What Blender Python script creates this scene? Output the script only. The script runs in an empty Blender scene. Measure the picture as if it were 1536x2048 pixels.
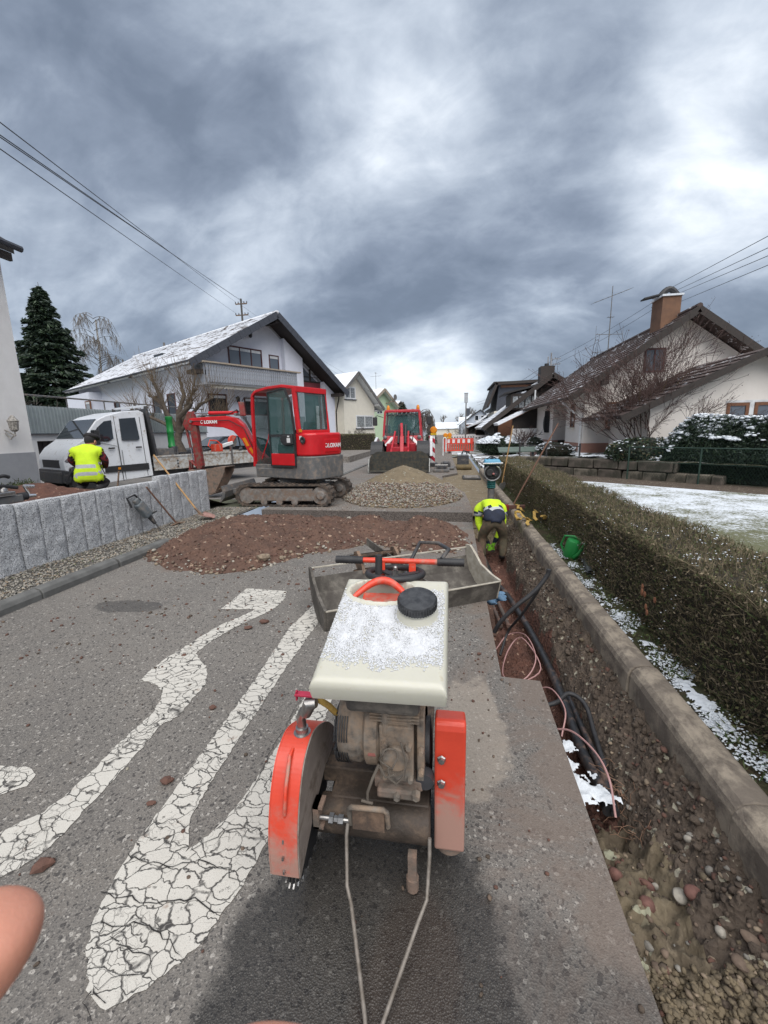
import bpy, math, random
import numpy as np
from mathutils import Vector, Matrix, noise as mnoise
random.seed(7); rng = np.random.default_rng(7)
PI = math.pi
SC = bpy.context.scene
COL = SC.collection
# ---------------------------------------------------------------- camera
def setup_camera():
    th = math.radians(10.99); ps = math.radians(9.09); ro = math.radians(1.2)
    f0 = Vector((-math.sin(ps) * math.cos(th), math.cos(ps) * math.cos(th), -math.sin(th)))
    r0 = Vector((math.cos(ps), math.sin(ps), 0)); u0 = r0.cross(f0)
    u = r0 * math.sin(ro) + u0 * math.cos(ro)
    r = u.cross(-f0)
    cam = bpy.data.cameras.new('camera'); o = bpy.data.objects.new('camera', cam); COL.objects.link(o)
    m = Matrix((r, u, -f0)).transposed().to_4x4(); m.translation = (0, 0, 1.6); o.matrix_world = m
    cam.sensor_fit = 'HORIZONTAL'; cam.sensor_width = 36; cam.lens = 830 / 1536 * 36
    cam.clip_start = .01; cam.clip_end = 2000
    cam.dof.use_dof = True; cam.dof.focus_distance = 2.5; cam.dof.aperture_fstop = cam.lens / .7
    SC.camera = o
setup_camera()
# ---------------------------------------------------------------- light
SUN_EL, SUN_AZ = math.radians(58), math.radians(163)
EXPOSURE = 1.60
def setup_world():
    w = bpy.data.worlds.new('World'); SC.world = w; w.use_nodes = True
    nt = w.node_tree; nt.nodes.clear(); N = nt.nodes.new; L = nt.links.new
    out = N('ShaderNodeOutputWorld'); mix = N('ShaderNodeMixShader')
    sky = N('ShaderNodeTexSky'); sky.sky_type = 'NISHITA'; sky.sun_disc = False
    sky.sun_elevation = SUN_EL; sky.sun_rotation = SUN_AZ
    b1 = N('ShaderNodeBackground'); b1.inputs[1].default_value = .06; L(sky.outputs[0], b1.inputs[0])
    b2 = N('ShaderNodeBackground'); b2.inputs[1].default_value = 1.0
    tc = N('ShaderNodeTexCoord'); sep = N('ShaderNodeSeparateXYZ'); L(tc.outputs['Generated'], sep.inputs[0])
    def M(op, a, b=None, c=None):
        n = N('ShaderNodeMath'); n.operation = op
        for i, v in enumerate((a, b, c)):
            if v is None: continue
            if isinstance(v, (int, float)): n.inputs[i].default_value = v
            else: L(v, n.inputs[i])
        return n.outputs[0]
    zz = M('MAXIMUM', sep.outputs[2], 0.0); den = M('ADD', zz, .62)
    px = M('DIVIDE', sep.outputs[0], den); py = M('DIVIDE', sep.outputs[1], den)
    cmb = N('ShaderNodeCombineXYZ'); L(px, cmb.inputs[0]); L(py, cmb.inputs[1])
    def NO(scale, detail, rough, dist, off):
        mp = N('ShaderNodeMapping'); mp.inputs['Location'].default_value = off
        mp.inputs['Rotation'].default_value = (0, 0, .35); mp.inputs['Scale'].default_value = (.85, 1.25, 1)
        L(cmb.outputs[0], mp.inputs[0])
        n = N('ShaderNodeTexNoise'); n.inputs['Scale'].default_value = scale; n.inputs['Detail'].default_value = detail
        n.inputs['Roughness'].default_value = rough; n.inputs['Distortion'].default_value = dist
        L(mp.outputs[0], n.inputs[0]); return n.outputs['Fac']
    big = NO(1.5, 2, .5, .6, (2.7, 3.9, 0)); mid = NO(3.3, 5, .52, .5, (.4, 4.7, 0)); sm = NO(9, 6, .6, .3, (5, 2, 0))
    s = M('ADD', M('MULTIPLY', big, .34), M('ADD', M('MULTIPLY', mid, .44), M('MULTIPLY', sm, .22)))
    # broad thin spots and heavy bars of the cloud deck, as directions in the sky
    nrm = N('ShaderNodeVectorMath'); nrm.operation = 'NORMALIZE'; L(tc.outputs['Generated'], nrm.inputs[0])
    def blob(d, width, amp):
        v = Vector(d).normalized(); n = N('ShaderNodeVectorMath'); n.operation = 'DOT_PRODUCT'
        L(nrm.outputs[0], n.inputs[0]); n.inputs[1].default_value = v
        mr = N('ShaderNodeMapRange'); mr.interpolation_type = 'SMOOTHERSTEP'; mr.inputs[1].default_value = math.cos(math.radians(width)); mr.inputs[2].default_value = 1.0
        mr.inputs[3].default_value = 0; mr.inputs[4].default_value = amp; L(n.outputs['Value'], mr.inputs[0]); return mr.outputs[0]
    for d, wd, am in SKY_BLOBS: s = M('ADD', s, blob(d, wd, am))
    cr = N('ShaderNodeValToRGB'); e = cr.color_ramp.elements
    e[0].position = .28; e[0].color = (.050, .062, .082, 1); e[1].position = .76; e[1].color = (.40, .42, .44, 1)
    for p, c in ((.41, (.066, .081, .107, 1)), (.48, (.094, .112, .143, 1)), (.54, (.138, .160, .194, 1)), (.63, (.225, .250, .285, 1))):
        q = e.new(p); q.color = c
    L(s, cr.inputs[0]); L(cr.outputs[0], b2.inputs[0])
    mix.inputs[0].default_value = .93
    L(b1.outputs[0], mix.inputs[1]); L(b2.outputs[0], mix.inputs[2]); L(mix.outputs[0], out.inputs[0])
SKY_BLOBS = [((-.12, .81, .57), 13, .10), ((.46, .78, .42), 16, .15), ((-.52, .70, .40), 20, .03), ((-.1, .9, .4), 70, -.012), ((-.08, .99, .07), 12, .17),
             ((-.06, .97, .24), 16, -.04), ((-.78, .62, .10), 16, .05)]
setup_world()
def setup_sun():
    l = bpy.data.lights.new('sun', 'SUN'); l.energy = 1.5; l.angle = math.radians(75); l.color = (1, .965, .92)
    o = bpy.data.objects.new('sun', l); COL.objects.link(o)
    d = Vector((math.sin(SUN_AZ) * math.cos(SUN_EL), math.cos(SUN_AZ) * math.cos(SUN_EL), math.sin(SUN_EL)))
    o.rotation_euler = d.to_track_quat('Z', 'Y').to_euler(); o.location = (0, 0, 30)
setup_sun()
SC.view_settings.view_transform = 'Standard'; SC.view_settings.look = 'None'; SC.view_settings.gamma = 1
SC.view_settings.exposure = EXPOSURE; SC.view_settings.use_curve_mapping = False
SC.render.engine = 'CYCLES'
SC.cycles.use_denoising = True; SC.cycles.max_bounces = 6; SC.cycles.diffuse_bounces = 3; SC.cycles.glossy_bounces = 3
SC.cycles.transmission_bounces = 4; SC.cycles.transparent_max_bounces = 8
# ---------------------------------------------------------------- materials
def _nodes(name):
    m = bpy.data.materials.new(name); m.use_nodes = True; nt = m.node_tree; nt.nodes.clear()
    out = nt.nodes.new('ShaderNodeOutputMaterial'); b = nt.nodes.new('ShaderNodeBsdfPrincipled')
    nt.links.new(b.outputs[0], out.inputs[0]); return m, nt, b
class NB:
    def __init__(s, name):
        s.m, s.nt, s.b = _nodes(name); s.L = s.nt.links.new; s.tc = s.nt.nodes.new('ShaderNodeTexCoord')
    def n(s, t): return s.nt.nodes.new('ShaderNode' + t)
    def set(s, sock, v):
        if v is None: return
        if isinstance(v, bpy.types.NodeSocket): s.L(v, sock)
        elif isinstance(v, tuple) and len(v) == 3 and sock.type == 'RGBA': sock.default_value = v + (1,)
        else: sock.default_value = v
    def math(s, op, a, b=None, clamp=False):
        n = s.n('Math'); n.operation = op; n.use_clamp = clamp; s.set(n.inputs[0], a); s.set(n.inputs[1], b); return n.outputs[0]
    def coord(s, scale=(1, 1, 1), kind='Object', rot=(0, 0, 0)):
        mp = s.n('Mapping'); mp.inputs['Scale'].default_value = scale; mp.inputs['Rotation'].default_value = rot
        s.L(s.tc.outputs[kind], mp.inputs[0]); return mp.outputs[0]
    def noise(s, scale, detail=4, rough=.55, dist=0, vec=None, out='Fac'):
        n = s.n('TexNoise'); n.inputs['Scale'].default_value = scale; n.inputs['Detail'].default_value = detail
        n.inputs['Roughness'].default_value = rough; n.inputs['Distortion'].default_value = dist
        s.L(vec or s.tc.outputs['Object'], n.inputs[0]); return n.outputs[out]
    def vor(s, scale, feature='F1', vec=None, out='Distance', rnd=1):
        n = s.n('TexVoronoi'); n.feature = feature; n.inputs['Scale'].default_value = scale; n.inputs['Randomness'].default_value = rnd
        s.L(vec or s.tc.outputs['Object'], n.inputs['Vector']); return n.outputs[out]
    def ramp(s, fac, stops, interp='LINEAR'):
        n = s.n('ValToRGB'); n.color_ramp.interpolation = interp; e = n.color_ramp.elements
        while len(e) > 1: e.remove(e[-1])
        e[0].position = stops[0][0]; e[0].color = _c4(stops[0][1])
        for p, c in stops[1:]:
            q = e.new(p); q.color = _c4(c)
        s.L(fac, n.inputs[0]); return n.outputs[0]
    def step(s, fac, lo, hi, a=0., b=1.):
        n = s.n('MapRange'); n.interpolation_type = 'SMOOTHSTEP'; n.inputs[1].default_value = lo; n.inputs[2].default_value = hi
        n.inputs[3].default_value = a; n.inputs[4].default_value = b; s.L(fac, n.inputs[0]); return n.outputs[0]
    def mix(s, fac, a, b, mode='MIX'):
        n = s.n('Mix'); n.data_type = 'RGBA'; n.blend_type = mode; s.set(n.inputs[0], fac); s.set(n.inputs[6], _c4(a) if isinstance(a, (tuple, float)) else a)
        s.set(n.inputs[7], _c4(b) if isinstance(b, (tuple, float)) else b); return n.outputs[2]
    def bump(s, h, strength=.5, dist=.01):
        n = s.n('Bump'); n.inputs['Strength'].default_value = strength; n.inputs['Distance'].default_value = dist
        s.L(h, n.inputs['Height']); s.L(n.outputs[0], s.b.inputs['Normal'])
    def done(s, col=None, rough=None, metal=None, **kw):
        if col is not None: s.set(s.b.inputs['Base Color'], _c4(col) if isinstance(col, (tuple, float)) else col)
        s.set(s.b.inputs['Roughness'], rough); s.set(s.b.inputs['Metallic'], metal)
        for k, v in kw.items(): s.set(s.b.inputs[k], v)
        return s.m
def _c4(c):
    if isinstance(c, float): return (c, c, c, 1)
    return tuple(c) + (1,) if len(c) == 3 else tuple(c)
def surf(name, c, c2=None, scale=6, rough=.7, metal=0, bump=.25, bscale=40, bdist=.004, dirt=None, dirt_amt=.5, dscale=9, spec=None):
    """painted, plastered, rubber, wood or metal surface: two-tone mottling, optional dirt, fine relief"""
    s = NB(name); c2 = c2 or tuple(x * .78 for x in c)
    f = s.noise(scale, 5, .6); col = s.mix(s.step(f, .32, .68), c, c2)
    ro = rough
    if dirt:
        g = s.noise(dscale, 6, .68, .3); k = s.step(g, .62 - dirt_amt * .35, .78 - dirt_amt * .22)
        col = s.mix(k, col, dirt); r = s.n('MapRange'); s.L(k, r.inputs[0]); r.inputs[3].default_value = rough; r.inputs[4].default_value = .9; ro = r.outputs[0]
    if bump: s.bump(s.noise(bscale, 4, .6), bump, bdist)
    kw = {'Specular IOR Level': spec} if spec is not None else {}
    return s.done(col, ro, float(metal), **kw)
# ---------------------------------------------------------------- mesh builder
class MB:
    def __init__(s): s.v = []; s.f = []; s.mi = []; s.k = 0; s.T = None
    def mat(s, k): s.k = k; return s
    def xf(s, T): s.T = T; return s
    def add(s, vs, fs):
        o = len(s.v)
        if s.T is not None: vs = [tuple(s.T @ Vector(p)) for p in vs]
        s.v.extend(tuple(p) for p in vs); s.f.extend(tuple(i + o for i in f) for f in fs); s.mi.extend([s.k] * len(fs)); return s
    def hexa(s, p): return s.add(p, [(0, 3, 2, 1), (4, 5, 6, 7), (0, 1, 5, 4), (1, 2, 6, 5), (2, 3, 7, 6), (3, 0, 4, 7)])
    def box(s, a, b):
        x0, y0, z0 = a; x1, y1, z1 = b
        return s.hexa([(x0, y0, z0), (x1, y0, z0), (x1, y1, z0), (x0, y1, z0), (x0, y0, z1), (x1, y0, z1), (x1, y1, z1), (x0, y1, z1)])
    def cbox(s, c, d, R=None):
        h = [x / 2 for x in d]; R = R or Matrix.Identity(3); c = Vector(c)
        P = [(-1, -1, -1), (1, -1, -1), (1, 1, -1), (-1, 1, -1), (-1, -1, 1), (1, -1, 1), (1, 1, 1), (-1, 1, 1)]
        return s.hexa([tuple(c + R @ Vector((p[0] * h[0], p[1] * h[1], p[2] * h[2]))) for p in P])
    def bar(s, p, q, w, h, up=(0, 0, 1)):
        """rectangular bar from p to q, w across, h along up"""
        p, q = Vector(p), Vector(q); d = (q - p).normalized(); u = Vector(up); a = d.cross(u)
        if a.length < 1e-4: a = d.cross(Vector((1, 0, 0)))
        a.normalize(); u = a.cross(d).normalized(); a *= w / 2; u *= h / 2
        return s.hexa([p - a - u, p + a - u, q + a - u, q - a - u, p - a + u, p + a + u, q + a + u, q - a + u])
    def tube(s, path, r, n=8, caps=True):
        P = [Vector(p) for p in path]; m = len(P); R = r if isinstance(r, (list, tuple)) else [r] * m
        d0 = (P[1] - P[0]).normalized(); a = d0.orthogonal().normalized(); vs = []
        for i in range(m):
            d = (P[min(i + 1, m - 1)] - P[max(i - 1, 0)])
            d = d.normalized() if d.length > 1e-9 else d0
            a = (a - d * a.dot(d)); a = a.normalized() if a.length > 1e-6 else d.orthogonal().normalized(); b = d.cross(a)
            for j in range(n):
                t = 2 * PI * j / n; vs.append(P[i] + (a * math.cos(t) + b * math.sin(t)) * R[i])
        fs = [(i * n + j, i * n + (j + 1) % n, (i + 1) * n + (j + 1) % n, (i + 1) * n + j) for i in range(m - 1) for j in range(n)]
        if caps: fs += [tuple(range(n - 1, -1, -1)), tuple(range((m - 1) * n, m * n))]
        return s.add(vs, fs)
    def cyl(s, p, q, r, r2=None, n=16): return s.tube([p, q], [r, r if r2 is None else r2], n)
    def lathe(s, prof, c=(0, 0, 0), axis='z', n=24):
        vs = []; m = len(prof)
        for r, h in prof:
            for j in range(n):
                t = 2 * PI * j / n; x, y = r * math.cos(t), r * math.sin(t)
                v = {'z': (x, y, h), 'x': (h, x, y), 'y': (y, h, x)}[axis]; vs.append((v[0] + c[0], v[1] + c[1], v[2] + c[2]))
        fs = [(i * n + j, i * n + (j + 1) % n, (i + 1) * n + (j + 1) % n, (i + 1) * n + j) for i in range(m - 1) for j in range(n)]
        if prof[0][0] > 1e-6: fs.append(tuple(range(n - 1, -1, -1)))
        if prof[-1][0] > 1e-6: fs.append(tuple(range((m - 1) * n, m * n)))
        return s.add(vs, fs)
    def prism(s, poly, axis, a, b, fn=None):
        """2-D outline extruded between a and b along axis; fn(u,v,end)->offset along the axis"""
        def P(u, v, h):
            return {'x': (h, u, v), 'y': (u, h, v), 'z': (u, v, h)}[axis]
        n = len(poly); off = fn or (lambda u, v, e: 0)
        vs = [P(u, v, a + off(u, v, 0)) for u, v in poly] + [P(u, v, b + off(u, v, 1)) for u, v in poly]
        fs = [tuple(range(n - 1, -1, -1)), tuple(range(n, 2 * n))] + [(i, (i + 1) % n, n + (i + 1) % n, n + i) for i in range(n)]
        return s.add(vs, fs)
    def ball(s, c, r, n=8, m=6, sq=(1, 1, 1), jit=0):
        vs = []
        for i in range(m + 1):
            t = PI * i / m
            for j in range(n):
                p = 2 * PI * j / n; k = 1 + (random.uniform(-jit, jit) if jit else 0)
                vs.append((c[0] + r * sq[0] * k * math.sin(t) * math.cos(p), c[1] + r * sq[1] * k * math.sin(t) * math.sin(p), c[2] + r * sq[2] * k * math.cos(t)))
        fs = [(i * n + j, (i + 1) * n + j, (i + 1) * n + (j + 1) % n, i * n + (j + 1) % n) for i in range(m) for j in range(n)]
        return s.add(vs, fs)
    def rock(s, c, r, sq=(1, 1, 1)):
        """jittered low-poly stone"""
        g = 1.618; I = [(-1, g, 0), (1, g, 0), (-1, -g, 0), (1, -g, 0), (0, -1, g), (0, 1, g), (0, -1, -g), (0, 1, -g), (g, 0, -1), (g, 0, 1), (-g, 0, -1), (-g, 0, 1)]
        F = [(0, 11, 5), (0, 5, 1), (0, 1, 7), (0, 7, 10), (0, 10, 11), (1, 5, 9), (5, 11, 4), (11, 10, 2), (10, 7, 6), (7, 1, 8), (3, 9, 4), (3, 4, 2), (3, 2, 6), (3, 6, 8), (3, 8, 9), (4, 9, 5), (2, 4, 11), (6, 2, 10), (8, 6, 7), (9, 8, 1)]
        a = random.uniform(0, 6.28); ca, sa = math.cos(a), math.sin(a); q = [sq[i] * random.uniform(.7, 1.2) * r / 1.9 for i in range(3)]
        vs = []
        for x, y, z in I:
            k = random.uniform(.75, 1.15); x, y, z = x * k * q[0], y * k * q[1], z * k * q[2]
            vs.append((c[0] + x * ca - y * sa, c[1] + x * sa + y * ca, c[2] + z))
        return s.add(vs, F)
    def build(s, name, mats, parent=None, bevel=0, smooth=None, seg=2, loc=None, rot=None):
        me = bpy.data.meshes.new(name); me.from_pydata(s.v, [], s.f); mats = mats if isinstance(mats, (list, tuple)) else [mats]
        for m in mats: me.materials.append(m)
        if len(mats) > 1: me.polygons.foreach_set('material_index', s.mi)
        if smooth is not None:
            me.shade_smooth()
            if smooth < 180: me.set_sharp_from_angle(angle=math.radians(smooth))
        me.update(); o = bpy.data.objects.new(name, me); COL.objects.link(o)
        if parent: o.parent = parent
        if loc: o.location = loc
        if rot: o.rotation_euler = rot
        if bevel:
            b = o.modifiers.new('bevel', 'BEVEL'); b.width = bevel; b.segments = seg; b.limit_method = 'ANGLE'; b.angle_limit = math.radians(35)
        return o
def grid_mesh(name, xs, ys, fn, mats, parent=None, smooth=True, mi=None):
    """height field: fn(X, Y) -> Z (or (X,Y,Z)) as numpy arrays"""
    X, Y = np.meshgrid(xs, ys); R = fn(X, Y)
    if isinstance(R, tuple): X, Y, Z = R
    else: Z = R
    ny, nx = X.shape; v = np.stack([X, Y, Z], -1).reshape(-1, 3)
    i = np.arange(ny * nx).reshape(ny, nx); f = np.stack([i[:-1, :-1], i[:-1, 1:], i[1:, 1:], i[1:, :-1]], -1).reshape(-1, 4)
    return np_mesh(name, v, f, mats, parent, smooth, None if mi is None else mi(X, Y))
def np_mesh(name, v, f, mats, parent=None, smooth=False, mi=None):
    me = bpy.data.meshes.new(name); k = f.shape[1]; v = np.asarray(v, dtype=np.float32); f = np.asarray(f, dtype=np.int32)
    me.vertices.add(len(v)); me.vertices.foreach_set('co', v.ravel()); me.loops.add(f.size); me.loops.foreach_set('vertex_index', f.ravel())
    me.polygons.add(len(f)); me.polygons.foreach_set('loop_start', np.arange(len(f), dtype=np.int32) * k)
    mats = mats if isinstance(mats, (list, tuple)) else [mats]
    for m in mats: me.materials.append(m)
    if mi is not None: me.polygons.foreach_set('material_index', np.asarray(mi, dtype=np.int32).ravel())
    me.update(calc_edges=True)
    if smooth: me.shade_smooth()
    o = bpy.data.objects.new(name, me); COL.objects.link(o)
    if parent: o.parent = parent
    return o
def vnoise(X, Y, scale, seed=0, octaves=4, rough=.5):
    """cheap value-noise fBm on numpy arrays, about -1..1"""
    r = np.zeros_like(X, dtype=float); amp = 1; tot = 0
    for o in range(octaves):
        x = X * scale * 2 ** o + 17.3 * o + seed * 3.1; y = Y * scale * 2 ** o - 9.7 * o + seed * 7.7
        xi, yi = np.floor(x).astype(np.int64), np.floor(y).astype(np.int64); xf, yf = x - xi, y - yi
        xf = xf * xf * (3 - 2 * xf); yf = yf * yf * (3 - 2 * yf)
        def h(a, b):
            n = (a * 374761393 + b * 668265263 + seed * 1442695 + o * 97) & 0xffffffff; n = ((n ^ (n >> 13)) * 1274126177) & 0xffffffff
            return ((n ^ (n >> 16)) & 0xffff) / 32767.5 - 1
        r += amp * ((h(xi, yi) * (1 - xf) + h(xi + 1, yi) * xf) * (1 - yf) + (h(xi, yi + 1) * (1 - xf) + h(xi + 1, yi + 1) * xf) * yf)
        tot += amp; amp *= rough
    return r / tot
def sstep(a, b, x):
    t = np.clip((x - a) / (b - a), 0, 1); return t * t * (3 - 2 * t)
def tag(o, label=None, cat=None, group=None, kind=None):
    if label: o['label'] = label
    if cat: o['category'] = cat
    if group: o['group'] = group
    if kind: o['kind'] = kind
    return o
def thing(name, label, cat, loc=(0, 0, 0), rz=0, group=None):
    o = bpy.data.objects.new(name, None); COL.objects.link(o); o.location = loc; o.rotation_euler = (0, 0, rz); o.empty_display_size = .2
    return tag(o, label, cat, group)
def struct(o): o['kind'] = 'structure'; return o
def stuff(o): o['kind'] = 'stuff'; return o
def copy_tree(o, parent=None):
    c = o.copy(); COL.objects.link(c)
    if parent: c.parent = parent
    for ch in list(o.children): copy_tree(ch, c)
    return c
def text_part(name, txt, size, M4, mat, parent, ext=.002, bold=0.0):
    cu = bpy.data.curves.new(name, 'FONT'); cu.body = txt; cu.size = size; cu.extrude = ext; cu.offset = bold
    o = bpy.data.objects.new(name, cu); COL.objects.link(o); cu.materials.append(mat); dg = bpy.context.evaluated_depsgraph_get()
    me = bpy.data.meshes.new_from_object(o.evaluated_get(dg)); COL.objects.unlink(o); bpy.data.objects.remove(o)
    me.transform(M4); n = bpy.data.objects.new(name, me); COL.objects.link(n); n.parent = parent; return n
def frame(o, x, y):
    """matrix with origin o, x and y axes"""
    x = Vector(x).normalized(); y = Vector(y); y = (y - x * y.dot(x)).normalized(); z = x.cross(y)
    m = Matrix((x, y, z)).transposed().to_4x4(); m.translation = Vector(o); return m
def ico_template():
    g = 1.618; V = np.array([(-1, g, 0), (1, g, 0), (-1, -g, 0), (1, -g, 0), (0, -1, g), (0, 1, g), (0, -1, -g), (0, 1, -g), (g, 0, -1), (g, 0, 1), (-g, 0, -1), (-g, 0, 1)]) / 1.9
    F = np.array([(0, 11, 5), (0, 5, 1), (0, 1, 7), (0, 7, 10), (0, 10, 11), (1, 5, 9), (5, 11, 4), (11, 10, 2), (10, 7, 6), (7, 1, 8), (3, 9, 4), (3, 4, 2), (3, 2, 6), (3, 6, 8), (3, 8, 9), (4, 9, 5), (2, 4, 11), (6, 2, 10), (8, 6, 7), (9, 8, 1)])
    return V, F
def rand_rot(n):
    q = rng.normal(size=(n, 4)); q /= np.linalg.norm(q, axis=1)[:, None]; w, x, y, z = q.T
    return np.stack([1 - 2 * (y * y + z * z), 2 * (x * y - z * w), 2 * (x * z + y * w), 2 * (x * y + z * w), 1 - 2 * (x * x + z * z), 2 * (y * z - x * w), 2 * (x * z - y * w), 2 * (y * z + x * w), 1 - 2 * (x * x + y * y)], 1).reshape(n, 3, 3)
def rocks(name, P, R, mats, parent=None, flat=.7, weights=None):
    """many stones in one mesh; P (n,3), R (n,)"""
    V, F = ico_template(); n = len(P); v = V[None] * rng.uniform(.72, 1.18, (n, 12, 1)); v = v * rng.uniform(.6, 1.15, (n, 1, 3)) * R[:, None, None]
    v = np.einsum('nij,nkj->nki', rand_rot(n), v); v[:, :, 2] *= flat; v += P[:, None]
    f = F[None] + (np.arange(n) * 12)[:, None, None]; mats = mats if isinstance(mats, list) else [mats]
    mi = np.repeat(rng.choice(len(mats), n, p=weights), 20)
    return np_mesh(name, v.reshape(-1, 3), f.reshape(-1, 3), mats, parent, False, mi)
def blades(name, P, size, mats, parent=None, up=.0, aspect=.35, weights=None, dirs=None):
    """many small leaf / twig quads scattered at P; size (n,) length; up = how much they point up"""
    n = len(P); d = rng.normal(size=(n, 3)) if dirs is None else dirs + rng.normal(size=(n, 3)) * .35
    d[:, 2] += up; d /= np.linalg.norm(d, axis=1)[:, None]; a = np.cross(d, rng.normal(size=(n, 3))); a /= np.linalg.norm(a, axis=1)[:, None]
    L = size[:, None]; w = L * aspect; v = np.stack([P - d * L * .5, P + a * w * .5, P + d * L * .5, P - a * w * .5], 1)
    f = np.arange(n * 4).reshape(n, 4); mats = mats if isinstance(mats, list) else [mats]
    return np_mesh(name, v.reshape(-1, 3), f, mats, parent, False, rng.choice(len(mats), n, p=weights))
# ================================================================ shared materials
RED = surf('red_paint', (.56, .012, .018), (.48, .010, .015), 5, .32, bump=.06, dirt=(.24, .10, .08), dirt_amt=.08)
DKRED = surf('worn_red_paint', (.27, .018, .018), (.16, .016, .016), 14, .5, dirt=(.14, .09, .07), dirt_amt=.6)
ORANGE = surf('saw_orange_paint', (.66, .055, .022), (.58, .045, .02), 6, .38, bump=.1, dirt=(.34, .24, .19), dirt_amt=.38, dscale=6)
BLACK = surf('black_rubber', (.018, .018, .020), (.03, .03, .032), 20, .6, bump=.2)
DARK = surf('dark_grey_plastic', (.030, .032, .036), (.05, .05, .055), 12, .5, dirt=(.16, .14, .12), dirt_amt=.35)
GREYM = surf('grey_machine_paint', (.125, .125, .125), (.095, .095, .095), 8, .5, dirt=(.22, .18, .15), dirt_amt=.45)
STEEL = surf('bare_steel', (.42, .41, .40), (.28, .27, .26), 30, .35, metal=.9, bump=.15)
CHROME = surf('chrome_rod', (.75, .75, .76), (.65, .65, .66), 30, .14, metal=1, bump=0)
RUSTY = surf('rusty_steel', (.13, .085, .062), (.075, .058, .048), 24, .75, metal=.2, bump=.5, dirt=(.24, .16, .11), dirt_amt=.7)
MUDSTEEL = surf('muddy_steel', (.155, .135, .115), (.09, .075, .062), 16, .8, bump=.6, dirt=(.22, .15, .115), dirt_amt=.8)
ALUDIRT = surf('dusty_cast_aluminium', (.205, .185, .16), (.070, .060, .052), 22, .75, metal=.15, bump=.6, dirt=(.27, .20, .145), dirt_amt=.7)
WHITEP = surf('white_vehicle_paint', (.72, .74, .77), (.69, .71, .74), 3, .3, bump=.03, dirt=(.40, .37, .33), dirt_amt=.2)
WHITEDIRT = surf('scratched_white_board', (.50, .51, .50), (.38, .38, .36), 9, .5, dirt=(.28, .21, .15), dirt_amt=.55)
PLASTER_BLUE = surf('bluish_white_plaster', (.70, .72, .80), (.66, .68, .76), 3, .9, bump=.4, bscale=60, bdist=.01)
PLASTER_CREAM = surf('cream_plaster', (.70, .66, .57), (.65, .61, .53), 3, .9, bump=.4, bscale=60, bdist=.01)
PLASTER_WHITE = surf('white_plaster', (.76, .75, .74), (.70, .69, .68), 3, .9, bump=.4, bscale=60, bdist=.01)
PLASTER_PINK = surf('pale_cream_render', (.80, .75, .70), (.76, .71, .66), 3, .9, bump=.4, bscale=60, bdist=.01)
PLASTER_GREEN = surf('pale_green_plaster', (.50, .62, .44), (.46, .58, .40), 3, .9, bump=.3)
TERRA = surf('terracotta_plinth_paint', (.40, .215, .165), (.35, .185, .14), 4, .85)
ORWALL = surf('orange_wall_paint', (.42, .205, .125), (.38, .185, .11), 4, .85)
GREYPLINTH = surf('grey_plinth_plaster', (.30, .31, .33), (.27, .28, .30), 5, .9)
DKWOOD = surf('dark_stained_wood', (.022, .017, .015), (.035, .026, .022), 14, .7, bump=.4)
BRWOOD = surf('brown_window_wood', (.20, .085, .04), (.14, .06, .03), 20, .55)
REDWOOD = surf('dark_red_window_frame', (.085, .018, .018), (.065, .015, .015), 12, .5)
GREYWOOD = surf('weathered_grey_wood', (.31, .35, .41), (.20, .19, .19), 30, .85, bump=.6)
PALEWOOD = surf('weathered_pale_timber', (.36, .30, .23), (.26, .22, .18), 18, .8, bump=.4)
WHITEF = surf('white_window_frame', (.72, .73, .74), None, 5, .45, bump=0)
SLATE = surf('dark_blue_grey_cladding', (.040, .046, .060), (.055, .06, .075), 8, .7)
LTCLAD = surf('pale_blue_grey_render', (.40, .44, .50), None, 4, .8)
CONC = surf('weathered_concrete', (.215, .20, .185), (.14, .125, .11), 9, .9, bump=.6, bscale=70, dirt=(.10, .085, .07), dirt_amt=.5)
HANDLE = surf('pale_ash_handle', (.42, .25, .10), (.33, .19, .08), 12, .6)
HANDLE2 = surf('worn_brown_handle', (.20, .10, .065), (.14, .08, .055), 18, .7)
YELLOWF = surf('yellow_woven_strap', (.50, .33, .08), (.33, .21, .06), 30, .8, bump=.5)
GREENP = surf('green_plastic', (.02, .23, .055), (.016, .19, .045), 6, .38, bump=.1)
BLUEP = surf('light_blue_plastic', (.08, .30, .46), (.06, .24, .38), 8, .35)
TEAL = surf('teal_bellows_rubber', (.012, .115, .11), None, 8, .5)
HIVIS = surf('hi_vis_yellow_cloth', (.56, .78, .02), (.48, .68, .02), 9, .8, bump=.5, bscale=25, bdist=.01)
REFLECT = surf('grey_reflective_tape', (.42, .44, .46), (.36, .38, .40), 30, .45)
NAVY = surf('navy_cloth', (.014, .020, .042), (.010, .014, .028), 12, .85, bump=.4)
OLIVE = surf('muddy_olive_trousers', (.085, .072, .045), (.06, .05, .032), 14, .9, bump=.5, dirt=(.13, .085, .055), dirt_amt=.5)
BLACKCLOTH = surf('black_cloth', (.014, .013, .015), (.022, .020, .022), 14, .9, bump=.4)
SKIN = NB('skin'); _f = SKIN.noise(60, 4); SKIN.bump(SKIN.noise(900, 3, .6), .35, .0004); SKIN = SKIN.done(SKIN.mix(_f, (.60, .28, .19), (.46, .20, .14)), .5, **{'Subsurface Weight': .12, 'Subsurface Radius': (.010, .004, .002), 'Subsurface Scale': .5})
WHITE = surf('white_lettering', (.78, .78, .78), None, 5, .5, bump=0)
AMBER = surf('amber_plastic', (.70, .26, .01), (.55, .18, .01), 8, .3, bump=0)
BARRIER_RED = surf('barrier_red', (.62, .045, .02), (.52, .04, .02), 6, .45, bump=0)
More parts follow.
